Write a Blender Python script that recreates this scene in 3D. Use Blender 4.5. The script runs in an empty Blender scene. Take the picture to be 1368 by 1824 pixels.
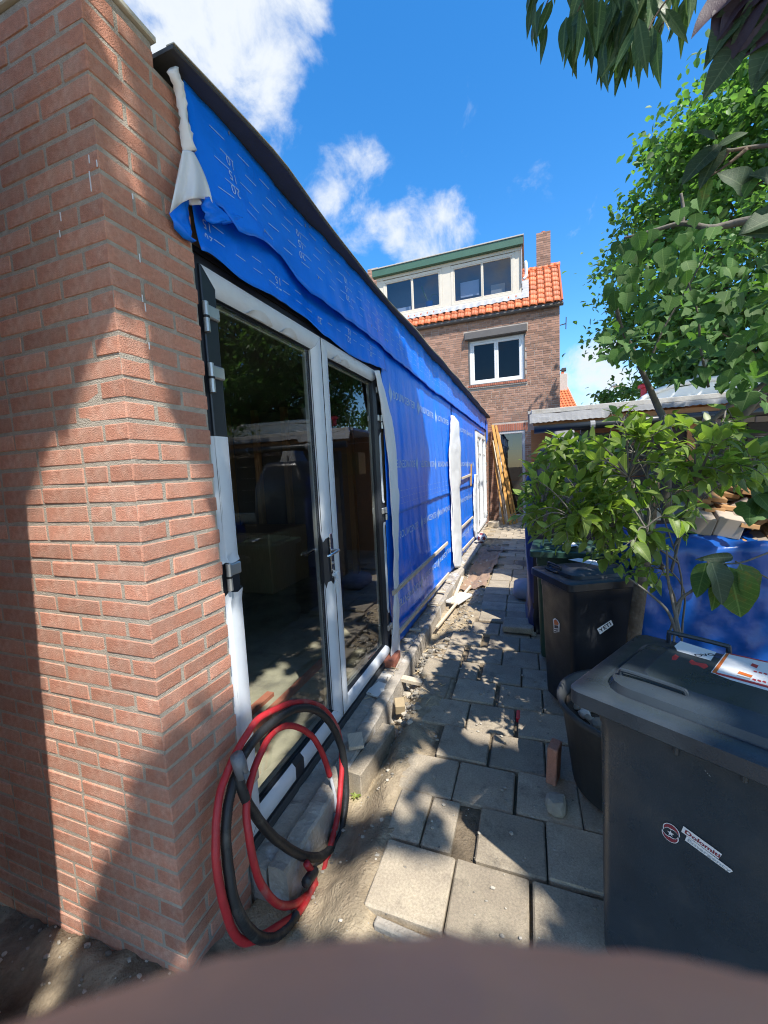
import bpy, bmesh, math, random
from mathutils import Vector, Matrix, Euler, noise

scene = bpy.context.scene
col = scene.collection
R = random.Random(11)
rad = math.radians

# ------------------------------------------------------------------ camera
CAM = Vector((0, 0, 1.63))
FPX, CX, CY = 710.0, 684.0, 912.0
_roll, _pitch = .0483, math.atan(72 / 710)
_yaw = math.atan(261 / math.hypot(710, 72))
FWD = Vector((-math.sin(_yaw) * math.cos(_pitch), math.cos(_yaw) * math.cos(_pitch), -math.sin(_pitch)))
_r0 = Vector((math.cos(_yaw), math.sin(_yaw), 0))
_u0 = _r0.cross(FWD)
RIGHT = _r0 * math.cos(_roll) - _u0 * math.sin(_roll)
UP = _u0 * math.cos(_roll) + _r0 * math.sin(_roll)
cd = bpy.data.cameras.new('camera')
cam = bpy.data.objects.new('camera', cd)
col.objects.link(cam)
m = Matrix((RIGHT, UP, -FWD)).transposed().to_4x4()
m.translation = CAM
cam.matrix_world = m
cd.sensor_fit = 'HORIZONTAL'
cd.sensor_width = 36
cd.lens = 36 * FPX / 1368
cd.clip_start = .002
cd.clip_end = 600
cd.dof.use_dof = True
cd.dof.focus_distance = 3.0
cd.dof.aperture_fstop = 29
scene.camera = cam


def ray(px, py):
    return RIGHT * ((px - CX) / FPX) - UP * ((py - CY) / FPX) + FWD


def at_x(px, py, X):
    d = ray(px, py)
    return CAM + d * ((X - CAM.x) / d.x)


def at_y(px, py, Y):
    d = ray(px, py)
    return CAM + d * ((Y - CAM.y) / d.y)


def at_z(px, py, Z):
    d = ray(px, py)
    return CAM + d * ((Z - CAM.z) / d.z)


def to_px(P):
    v = Vector(P) - CAM
    z = v.dot(FWD)
    if z <= .02:
        return None
    return (CX + FPX * v.dot(RIGHT) / z, CY - FPX * v.dot(UP) / z)


# ------------------------------------------------------------------ light
AZ, EL = rad(44), rad(57)
TO_SUN = Vector((math.sin(AZ) * math.cos(EL), -math.cos(AZ) * math.cos(EL), math.sin(EL)))
sd = bpy.data.lights.new('sun', 'SUN')
sd.energy = 4.1
sd.angle = rad(.53)
sd.color = (1, .95, .87)
sun = bpy.data.objects.new('sun', sd)
col.objects.link(sun)
sun.rotation_euler = (-TO_SUN).to_track_quat('-Z', 'Y').to_euler()
sun.location = TO_SUN * 40

world = bpy.data.worlds.new('World')
scene.world = world
world.use_nodes = True
nt = world.node_tree
nt.nodes.clear()
N = nt.nodes.new
L = nt.links.new
w_out = N('ShaderNodeOutputWorld')
w_bg = N('ShaderNodeBackground')
w_bg.inputs[1].default_value = .15
sky = N('ShaderNodeTexSky')
sky.sky_type = 'NISHITA'
sky.sun_disc = False
sky.sun_elevation = EL
sky.sun_rotation = math.pi - AZ
sky.altitude = 0
sky.air_density = 1.0
sky.dust_density = .3
sky.ozone_density = 3.0
hs = N('ShaderNodeHueSaturation')
hs.inputs['Saturation'].default_value = 1.34
hs.inputs['Value'].default_value = 1.08
L(sky.outputs[0], hs.inputs['Color'])
tc = N('ShaderNodeTexCoord')
nz = N('ShaderNodeTexNoise')
nz.noise_dimensions = '4D'
nz.inputs['W'].default_value = 5.8
nz.inputs['Scale'].default_value = 8.0
nz.inputs['Detail'].default_value = 9
nz.inputs['Roughness'].default_value = .62
nz.inputs['Distortion'].default_value = .35
L(tc.outputs['Generated'], nz.inputs['Vector'])
lo = N('ShaderNodeTexNoise')
lo.inputs['Scale'].default_value = 2.1
lo.inputs['Detail'].default_value = 2
L(tc.outputs['Generated'], lo.inputs['Vector'])


def wmath(op, a, b):
    n = N('ShaderNodeMath')
    n.operation = op
    for k, q in enumerate((a, b)):
        if isinstance(q, (int, float)):
            n.inputs[k].default_value = q
        else:
            L(q, n.inputs[k])
    return n.outputs[0]


acc = wmath('MULTIPLY', lo.outputs[0], .12)
acc = wmath('ADD', acc, nz.outputs[0])
# cumulus banks: one in front of the roof edge, a broken row above the house, one low on the right, others round the sky
banks = [((320, -60), 9, 15, .27), ((440, 30), 3, 9, .17), ((545, 320), 1, 5.5, .17), ((615, 400), 1, 5, .17), ((630, 265), 1, 5, .17),
         ((765, 430), 2, 6.5, .21), ((690, 400), 1, 3, .10), ((1060, 690), 3, 8, .26), ((1000, 455), 1, 3.5, .08)]
dirs = [(ray(*p).normalized(), a, b, s) for p, a, b, s in banks]
for k in range(11):
    a = 1.3 + k * .47
    d_ = Vector((math.sin(a) * .8, math.cos(a) * .8, .35 + .2 * (k % 3))).normalized()
    if d_.dot(FWD) < .45:
        dirs.append((d_, 5, 15, .22))
# the sky to the right is mostly clouded over (the door glass mirrors it)
dirs.append((Vector((.95, .25, .35)).normalized(), 18, 44, .20))
dirs.append((Vector((.35, -.8, .45)).normalized(), 25, 50, .16))  # unseen cloud added here and below to whiten the light in the shade
dirs.append((Vector((-.75, -.5, .5)).normalized(), 15, 35, .16))
for d, ri, ro, s in dirs:
    vm = N('ShaderNodeVectorMath')
    vm.operation = 'DOT_PRODUCT'
    L(tc.outputs['Generated'], vm.inputs[0])
    vm.inputs[1].default_value = d
    mr = N('ShaderNodeMapRange')
    mr.interpolation_type = 'SMOOTHSTEP'
    mr.inputs['From Min'].default_value = math.cos(rad(ro))
    mr.inputs['From Max'].default_value = math.cos(rad(ri))
    mr.inputs['To Max'].default_value = s
    L(vm.outputs['Value'], mr.inputs['Value'])
    acc = wmath('ADD', acc, mr.outputs[0])
mk = N('ShaderNodeMapRange')
mk.interpolation_type = 'SMOOTHSTEP'
mk.inputs['From Min'].default_value = .70
mk.inputs['From Max'].default_value = .99
L(acc, mk.inputs['Value'])
cr = N('ShaderNodeMapRange')
cr.inputs['From Min'].default_value = .74
cr.inputs['From Max'].default_value = 1.15
cr.inputs['To Min'].default_value = 1.0
cr.inputs['To Max'].default_value = .55
L(acc, cr.inputs['Value'])
cc = N('ShaderNodeMixRGB')
cc.inputs[1].default_value = (2.2, 2.6, 3.1, 1)
cc.inputs[2].default_value = (3.5, 3.65, 3.8, 1)
L(cr.outputs[0], cc.inputs[0])
mx = N('ShaderNodeMixRGB')
L(mk.outputs[0], mx.inputs[0])
L(hs.outputs[0], mx.inputs[1])
L(cc.outputs[0], mx.inputs[2])
L(mx.outputs[0], w_bg.inputs[0])
L(w_bg.outputs[0], w_out.inputs[0])

vs = scene.view_settings
vs.view_transform = 'Standard'
vs.look = 'None'
vs.gamma = 1
vs.use_curve_mapping = False
vs.exposure = .92
scene.render.engine = 'CYCLES'
scene.cycles.max_bounces = 8
scene.cycles.transparent_max_bounces = 12
scene.cycles.caustics_reflective = False
scene.cycles.caustics_refractive = False
scene.cycles.use_denoising = True
scene.cycles.denoiser = 'OPENIMAGEDENOISE'
scene.cycles.denoising_input_passes = 'RGB_ALBEDO_NORMAL'
scene.cycles.denoising_prefilter = 'NONE'
scene.cycles.filter_width = 1.1
scene.cycles.sample_clamp_indirect = 4


# ------------------------------------------------------------------ materials
def mat(name, c, rough=.6, var=.12, vscale=6, bump=0, bscale=60, metal=0, spec=.5, rnd=0, c2=None, c2scale=3, c2lo=.5, c2hi=.65,
        island=0, trans=0, coat=0, stretch=None, vcol=None, rvar=0, vein=0, stain=None):
    mt = bpy.data.materials.new(name)
    mt.use_nodes = True
    t = mt.node_tree
    b = t.nodes['Principled BSDF']
    nn, ll = t.nodes.new, t.links.new
    tcn = nn('ShaderNodeTexCoord')
    vec = tcn.outputs['Object']
    if stretch:
        mp = nn('ShaderNodeMapping')
        mp.inputs['Scale'].default_value = stretch
        ll(vec, mp.inputs[0])
        vec = mp.outputs[0]
    rgb = nn('ShaderNodeRGB')
    rgb.outputs[0].default_value = (*c, 1)
    cur = rgb.outputs[0]
    if c2 is not None:
        n2 = nn('ShaderNodeTexNoise')
        n2.inputs['Scale'].default_value = c2scale
        n2.inputs['Detail'].default_value = 7
        n2.inputs['Roughness'].default_value = .65
        ll(vec, n2.inputs['Vector'])
        mr2 = nn('ShaderNodeMapRange')
        mr2.inputs['From Min'].default_value = c2lo
        mr2.inputs['From Max'].default_value = c2hi
        ll(n2.outputs[0], mr2.inputs[0])
        m2 = nn('ShaderNodeMixRGB')
        ll(mr2.outputs[0], m2.inputs[0])
        ll(cur, m2.inputs[1])
        m2.inputs[2].default_value = (*c2, 1)
        cur = m2.outputs[0]
    if stain:
        # dark damp blotches and pitting
        n6 = nn('ShaderNodeTexNoise')
        n6.inputs['Scale'].default_value = 8
        n6.inputs['Detail'].default_value = 9
        n6.inputs['Roughness'].default_value = .75
        oi = nn('ShaderNodeObjectInfo')
        av = nn('ShaderNodeVectorMath')
        ll(vec, av.inputs[0])
        ll(oi.outputs['Location'], av.inputs[1])
        ll(av.outputs[0], n6.inputs['Vector'])
        r6 = nn('ShaderNodeMapRange')
        r6.inputs['From Min'].default_value = .53
        r6.inputs['From Max'].default_value = .72
        r6.inputs['To Max'].default_value = .75
        ll(n6.outputs[0], r6.inputs[0])
        m6 = nn('ShaderNodeMixRGB')
        ll(r6.outputs[0], m6.inputs[0])
        ll(cur, m6.inputs[1])
        m6.inputs[2].default_value = (*stain, 1)
        cur = m6.outputs[0]
    if vcol:
        at = nn('ShaderNodeVertexColor')
        at.layer_name = vcol[0]
        m3 = nn('ShaderNodeMixRGB')
        ll(at.outputs[0], m3.inputs[0])
        ll(cur, m3.inputs[1])
        m3.inputs[2].default_value = (*vcol[1], 1)
        cur = m3.outputs[0]
    if vein:
        # midrib and side veins; leaves are unit length along local y
        sx_ = nn('ShaderNodeSeparateXYZ')
        ll(tcn.outputs['Object'], sx_.inputs[0])

        def mt_(op, a_, b_=None, c_=None):
            q_ = nn('ShaderNodeMath')
            q_.operation = op
            for k_, v_ in enumerate((a_, b_, c_)):
                if v_ is None:
                    continue
                if isinstance(v_, (int, float)):
                    q_.inputs[k_].default_value = v_
                else:
                    ll(v_, q_.inputs[k_])
            return q_.outputs[0]
        ax_ = mt_('ABSOLUTE', sx_.outputs[0])
        rib_ = mt_('LESS_THAN', ax_, .014)
        ph_ = mt_('FRACT', mt_('MULTIPLY', mt_('SUBTRACT', sx_.outputs[1], mt_('MULTIPLY', ax_, .7)), 8.0))
        sv_ = mt_('MULTIPLY', mt_('LESS_THAN', ph_, .10), .55)
        m5 = nn('ShaderNodeMixRGB')
        ll(mt_('MULTIPLY', mt_('MAXIMUM', rib_, sv_), vein), m5.inputs[0])
        ll(cur, m5.inputs[1])
        m5.inputs[2].default_value = (min(1, c[0] * 2.2 + .03), min(1, c[1] * 1.8 + .03), min(1, c[2] * 2 + .02), 1)
        cur = m5.outputs[0]
    val = None
    if var:
        n1 = nn('ShaderNodeTexNoise')
        n1.inputs['Scale'].default_value = vscale
        n1.inputs['Detail'].default_value = 8
        n1.inputs['Roughness'].default_value = .7
        ll(vec, n1.inputs['Vector'])
        r1 = nn('ShaderNodeMapRange')
        r1.inputs['From Min'].default_value = .25
        r1.inputs['From Max'].default_value = .75
        r1.inputs['To Min'].default_value = 1 - var
        r1.inputs['To Max'].default_value = 1 + var
        ll(n1.outputs[0], r1.inputs[0])
        val = r1.outputs[0]
    if rnd or island:
        if island:
            src = nn('ShaderNodeNewGeometry').outputs['Random Per Island']
        else:
            src = nn('ShaderNodeObjectInfo').outputs['Random']
        k = island or rnd
        r2 = nn('ShaderNodeMapRange')
        r2.inputs['To Min'].default_value = 1 - k
        r2.inputs['To Max'].default_value = 1 + k
        ll(src, r2.inputs[0])
        if val is None:
            val = r2.outputs[0]
        else:
            mm = nn('ShaderNodeMath')
            mm.operation = 'MULTIPLY'
            ll(val, mm.inputs[0])
            ll(r2.outputs[0], mm.inputs[1])
            val = mm.outputs[0]
    if val is not None:
        h = nn('ShaderNodeHueSaturation')
        ll(cur, h.inputs['Color'])
        ll(val, h.inputs['Value'])
        cur = h.outputs[0]
    ll(cur, b.inputs['Base Color'])
    b.inputs['Roughness'].default_value = rough
    b.inputs['Metallic'].default_value = metal
    b.inputs['Specular IOR Level'].default_value = spec
    if coat:
        b.inputs['Coat Weight'].default_value = coat
    if rvar:
        n4 = nn('ShaderNodeTexNoise')
        n4.inputs['Scale'].default_value = 9
        n4.inputs['Detail'].default_value = 6
        ll(vec, n4.inputs['Vector'])
        r4 = nn('ShaderNodeMapRange')
        r4.inputs['From Min'].default_value = .3
        r4.inputs['From Max'].default_value = .7
        r4.inputs['To Min'].default_value = rough - rvar
        r4.inputs['To Max'].default_value = rough + rvar
        ll(n4.outputs[0], r4.inputs[0])
        ll(r4.outputs[0], b.inputs['Roughness'])
    if bump:
        n3 = nn('ShaderNodeTexNoise')
        n3.inputs['Scale'].default_value = bscale
        n3.inputs['Detail'].default_value = 6
        ll(vec, n3.inputs['Vector'])
        bp = nn('ShaderNodeBump')
        bp.inputs['Strength'].default_value = bump
        bp.inputs['Distance'].default_value = .01
        ll(n3.outputs[0], bp.inputs['Height'])
        ll(bp.outputs[0], b.inputs['Normal'])
    if trans:
        tl = nn('ShaderNodeBsdfTranslucent')
        g = nn('ShaderNodeMixRGB')
        g.blend_type = 'MULTIPLY'
        g.inputs[0].default_value = 1
        ll(cur, g.inputs[1])
        g.inputs[2].default_value = (2.0, 2.2, .9, 1)
        ll(g.outputs[0], tl.inputs[0])
        ms = nn('ShaderNodeMixShader')
        ms.inputs[0].default_value = trans
        ll(b.outputs[0], ms.inputs[1])
        ll(tl.outputs[0], ms.inputs[2])
        ll(ms.outputs[0], t.nodes['Material Output'].inputs[0])
    return mt


def glass_mat(name, tint=(.9, .95, .92), boost=1.6):
    mt = bpy.data.materials.new(name)
    mt.use_nodes = True
    t = mt.node_tree
    t.nodes.clear()
    nn, ll = t.nodes.new, t.links.new
    o = nn('ShaderNodeOutputMaterial')
    tr = nn('ShaderNodeBsdfTransparent')
    tr.inputs[0].default_value = (*tint, 1)
    gl = nn('ShaderNodeBsdfGlossy')
    gl.inputs['Roughness'].default_value = .0
    gl.inputs[0].default_value = (.95, .97, 1, 1)
    fr = nn('ShaderNodeFresnel')
    ge = nn('ShaderNodeNewGeometry')
    io = nn('ShaderNodeMapRange')
    io.inputs['To Min'].default_value = 1.5
    io.inputs['To Max'].default_value = 1 / 1.5
    ll(ge.outputs['Backfacing'], io.inputs[0])
    ll(io.outputs[0], fr.inputs[0])
    mu = nn('ShaderNodeMath')
    mu.operation = 'MULTIPLY'
    mu.use_clamp = True
    mu.inputs[1].default_value = boost
    ll(fr.outputs[0], mu.inputs[0])
    ms = nn('ShaderNodeMixShader')
    ll(mu.outputs[0], ms.inputs[0])
    ll(tr.outputs[0], ms.inputs[1])
    ll(gl.outputs[0], ms.inputs[2])
    ll(ms.outputs[0], o.inputs[0])
    return mt


M = {}
M['brick'] = mat('orange_brick', (.53, .250, .170), .9, .20, 70, .55, 300, rnd=.17, c2=(.56, .355, .27), c2scale=9, c2lo=.46, c2hi=.74, spec=.15)
M['mortar'] = mat('grey_mortar', (.41, .36, .295), .95, .25, 25, .6, 240, spec=.2)
M['brick_old'] = mat('old_brown_brick', (.37, .215, .155), .9, .15, 30, .3, 120, rnd=.25, c2=(.29, .185, .14), c2scale=9, c2lo=.5, c2hi=.7, spec=.2)
M['brick_old_s'] = mat('old_brown_brick_mass', (.37, .215, .155), .9, .12, 9, .3, 120, island=.27, c2=(.29, .185, .14), c2scale=1.3, c2lo=.5, c2hi=.7, spec=.2)
M['mortar_old'] = mat('pale_old_mortar', (.47, .41, .36), .95, .15, 12, spec=.2)
M['soldier'] = mat('red_brick', (.40, .15, .10), .9, .12, 20, .3, 120, rnd=.2, spec=.2)
M['slab'] = mat('concrete_slab', (.355, .300, .226), .92, .34, 110, .45, 380, rnd=.17, c2=(.45, .385, .285), c2scale=5.5, c2lo=.47, c2hi=.72, spec=.2, stain=(.13, .115, .095))
M['curb'] = mat('foundation_concrete', (.38, .34, .285), .92, .3, 7, .8, 60, c2=(.52, .51, .49), c2scale=5, c2lo=.56, c2hi=.66, spec=.2)
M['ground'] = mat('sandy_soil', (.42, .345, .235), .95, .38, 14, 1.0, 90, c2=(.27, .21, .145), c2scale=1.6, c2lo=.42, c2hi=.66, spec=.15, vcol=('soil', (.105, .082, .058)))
M['rubble'] = mat('rubble', (.33, .30, .25), .95, .15, 20, .5, 90, island=.5, spec=.2)
M['chips'] = mat('wood_chips', (.46, .36, .22), .85, .15, 20, island=.4, spec=.2)
M['foil'] = mat('blue_breather_foil', (.004, .185, .88), .32, .10, 3, .45, 13, spec=.3)
M['print'] = mat('pale_blue_print', (.40, .56, .82), .5, 0, spec=.4)
M['fleece'] = mat('white_fleece', (.74, .75, .76), .75, .05, 10, .15, 30, spec=.3)
M['epdm'] = mat('black_roof_rubber', (.052, .055, .058), .65, .2, 5, .2, 30)
M['edge_trim'] = mat('pale_roof_trim', (.55, .52, .42), .6, .1)
M['anthracite'] = mat('anthracite_pvc', (.022, .026, .034), .35, .08, 20)
M['film'] = mat('protective_film', (.66, .70, .74), .32, .06, 12, .12, 14)
M['alu'] = mat('hinge_metal', (.50, .51, .50), .38, .08, 30, metal=.7)
M['steel'] = mat('steel_handle', (.62, .62, .62), .22, .05, 30, metal=1)
M['rubber'] = mat('black_rubber_seal', (.01, .01, .011), .6, 0)
M['glass'] = glass_mat('door_glass', (.93, .96, .93), 1.35)
M['glass_house'] = glass_mat('window_glass', (.50, .56, .66), 2.2)
M['lath'] = mat('grey_timber', (.62, .53, .40), .8, .25, 5, .3, 80, stretch=(20, 1, 20), spec=.2)
M['plank'] = mat('stained_plank', (.46, .235, .055), .65, .25, 4, .2, 60, stretch=(14, 14, 1), rnd=.15, spec=.3)
M['whitewood'] = mat('white_timber', (.72, .71, .66), .6, .06, 10)
M['cream'] = mat('cream_paint', (.66, .60, .50), .55, .06, 6)
M['white'] = mat('white_pvc', (.80, .81, .82), .35, .04, 10)
M['green_fascia'] = mat('green_fascia', (.05, .125, .085), .5, .1, 4)
M['lead'] = mat('lead_flashing', (.36, .37, .39), .55, .2, 9, .3, 40, metal=.2)
M['tile'] = mat('orange_pantile', (.62, .15, .045), .55, .18, 18, .2, 90, rnd=.25, c2=(.40, .11, .05), c2scale=6, c2lo=.5, c2hi=.75)
M['shutter'] = mat('grey_shutter_box', (.12, .11, .105), .5, .1)
M['greyframe'] = mat('grey_window_frame', (.48, .50, .53), .4, .06)
M['glass_dark'] = glass_mat('bedroom_glass', (.16, .17, .17), .7)
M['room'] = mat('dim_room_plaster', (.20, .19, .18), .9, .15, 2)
M['screed'] = mat('screed_floor', (.36, .33, .25), .9, .3, 3, .2, 20, c2=(.22, .2, .16), c2scale=2)
M['stud'] = mat('timber_stud', (.40, .27, .15), .8, .2, 5, stretch=(10, 10, 1))
M['binblack'] = mat('black_bin_plastic', (.032, .044, .057), .34, .22, 7, .12, 260, rvar=.14, c2=(.060, .064, .066), c2scale=5, c2lo=.52, c2hi=.8)
M['bindark'] = mat('darker_bin_plastic', (.010, .0125, .018), .40, .22, 7, .12, 260, rvar=.12, c2=(.04, .042, .042), c2scale=5, c2lo=.55, c2hi=.8)
M['bingreen'] = mat('green_bin_plastic', (.022, .060, .042), .45, .15, 7, .1, 260, rvar=.1)
M['wheel'] = mat('wheel_rubber', (.02, .02, .02), .7, 0)
M['tub'] = mat('dark_tub_plastic', (.040, .044, .047), .6, .2, 6, .15, 120, c2=(.09, .085, .075), c2scale=4, c2lo=.5, c2hi=.8)
M['potsoil'] = mat('potting_soil', (.055, .042, .03), .95, .3, 20, .9, 60)
M['stone'] = mat('grey_stone', (.28, .26, .21), .9, .25, 12, .6, 50, rnd=.25)
M['stk_white'] = mat('sticker_white', (.74, .76, .77), .4, .04)
M['stk_navy'] = mat('sticker_navy', (.01, .014, .03), .4, 0)
M['stk_maroon'] = mat('sticker_maroon', (.22, .035, .05), .4, 0)
M['stk_grey'] = mat('sticker_grey', (.36, .40, .42), .4, 0)
M['stk_red'] = mat('sticker_red', (.52, .045, .05), .45, .1)
M['stk_orange'] = mat('sticker_orange', (.62, .15, .03), .4, .05)
M['hose_red'] = mat('red_rubber_hose', (.42, .022, .028), .5, .25, 16, .15, 80, c2=(.36, .15, .13), c2scale=10, c2lo=.55, c2hi=.75)
M['hose_black'] = mat('black_ribbed_hose', (.020, .021, .022), .5, .25, 12, .2, 60, c2=(.13, .12, .10), c2scale=8, c2lo=.56, c2hi=.8)
M['tape'] = mat('grey_duct_tape', (.17, .18, .19), .45, .2, 20, .5, 40, metal=.1)
M['pipe_white'] = mat('pale_plastic_pipe', (.66, .66, .64), .4, .05)
M['tarp'] = mat('blue_tarp', (.004, .070, .31), .33, .15, 4, .35, 16)
M['tarp_dark'] = mat('dark_blue_tarp', (.020, .030, .115), .35, .2, 4, .4, 14)
M['tarp_black'] = mat('black_foil_cover', (.008, .009, .016), .28, .2, 4, .4, 12)
M['board'] = mat('brown_board', (.36, .20, .09), .8, .25, 6, .2, 60, rnd=.3, spec=.2)
M['card'] = mat('pale_board_face', (.40, .33, .26), .8, .12, 5, rnd=.2, spec=.2)
M['fence'] = mat('dark_stained_board', (.052, .043, .037), .8, .3, 5, .35, 60, stretch=(1.2, 16, 16), rnd=.25, spec=.25)
M['orangewood'] = mat('orange_pine', (.42, .19, .07), .75, .2, 5, stretch=(1, 12, 12))
M['roofsheet'] = mat('weathered_roof_edge', (.46, .44, .40), .8, .2, 4, .3, 40, c2=(.34, .31, .26), c2scale=4, c2lo=.52, c2hi=.66)
M['roofgrey'] = mat('grey_roof_felt', (.25, .25, .25), .85, .2, 6, .2, 60)
M['gutter'] = mat('black_gutter', (.016, .02, .022), .4, .1)
M['caravan'] = mat('caravan_white', (.72, .73, .72), .4, .05)
M['caravan_dark'] = mat('caravan_grey', (.10, .10, .105), .5, .1)
M['bark'] = mat('tree_bark', (.13, .10, .075), .9, .3, 14, .8, 50, c2=(.24, .21, .17), c2scale=10, c2lo=.5, c2hi=.7, spec=.2)
M['bark_grey'] = mat('grey_young_bark', (.16, .145, .125), .85, .3, 16, .5, 50, spec=.2)
M['leaf_light'] = mat('light_shrub_leaf', (.155, .225, .052), .40, .0, 5, 0, island=.32, trans=.42)
M['leaf_obj'] = mat('light_shrub_leaf_single', (.155, .225, .052), .40, .12, 30, 0, rnd=.32, trans=.42, vein=.6, spec=.3)
M['leaf_broad'] = mat('broad_leaf', (.068, .14, .036), .6, .15, 14, .15, 40, rnd=.35, trans=.36, vein=.6, spec=.3)
M['leaf_dark'] = mat('dark_soft_leaf', (.045, .075, .038), .55, .15, 14, .2, 60, rnd=.25, trans=.2, vein=.6, spec=.3)
M['leaf_purple'] = mat('purple_leaf', (.050, .030, .045), .55, .15, 14, .2, 60, rnd=.25, trans=.15)
M['leaf_peach'] = mat('peach_leaf', (.045, .09, .035), .42, .12, 14, .1, 40, rnd=.25, trans=.25, vein=.6, spec=.3)
M['leaf_canopy'] = mat('canopy_leaf', (.05, .10, .03), .5, 0, island=.3, trans=.3)
M['leaf_far'] = mat('far_tree_leaf', (.095, .185, .055), .5, 0, island=.42, trans=.40)
M['leaf_sick'] = mat('browning_leaf', (.085, .15, .03), .5, .15, 14, .25, 40, rnd=.2, c2=(.22, .15, .03), c2scale=3, c2lo=.5, c2hi=.68, trans=.3, vein=.6, spec=.3)
M['ball'] = mat('white_ball', (.78, .76, .72), .45, .05)
M['ball_dark'] = mat('maroon_patch', (.22, .04, .05), .45, .05)
M['skin'] = mat('skin', (.86, .38, .22), .5, .1, 30, .1, 300)
M['cloth'] = mat('dark_clothing', (.06, .065, .075), .9, .1)
M['hair'] = mat('brown_hair', (.05, .032, .02), .7, .2)
M['phone'] = mat('black_phone', (.015, .015, .017), .25, 0)
M['net'] = mat('brown_fleece_cloth', (.30, .20, .135), .9, .2, 6, .4, 40)
M['iron'] = mat('cast_iron', (.17, .155, .14), .7, .2, 10, .4, 60)
M['plywood'] = mat('plywood', (.33, .22, .12), .8, .2, 4, stretch=(8, 8, 1))
M['sandbag'] = mat('grey_sandbag', (.22, .23, .27), .7, .15, 8, .4, 20)
M['red_plastic'] = mat('red_plastic', (.65, .02, .03), .35, 0)
M['wire'] = mat('black_wire', (.012, .012, .012), .5, 0)


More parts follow.
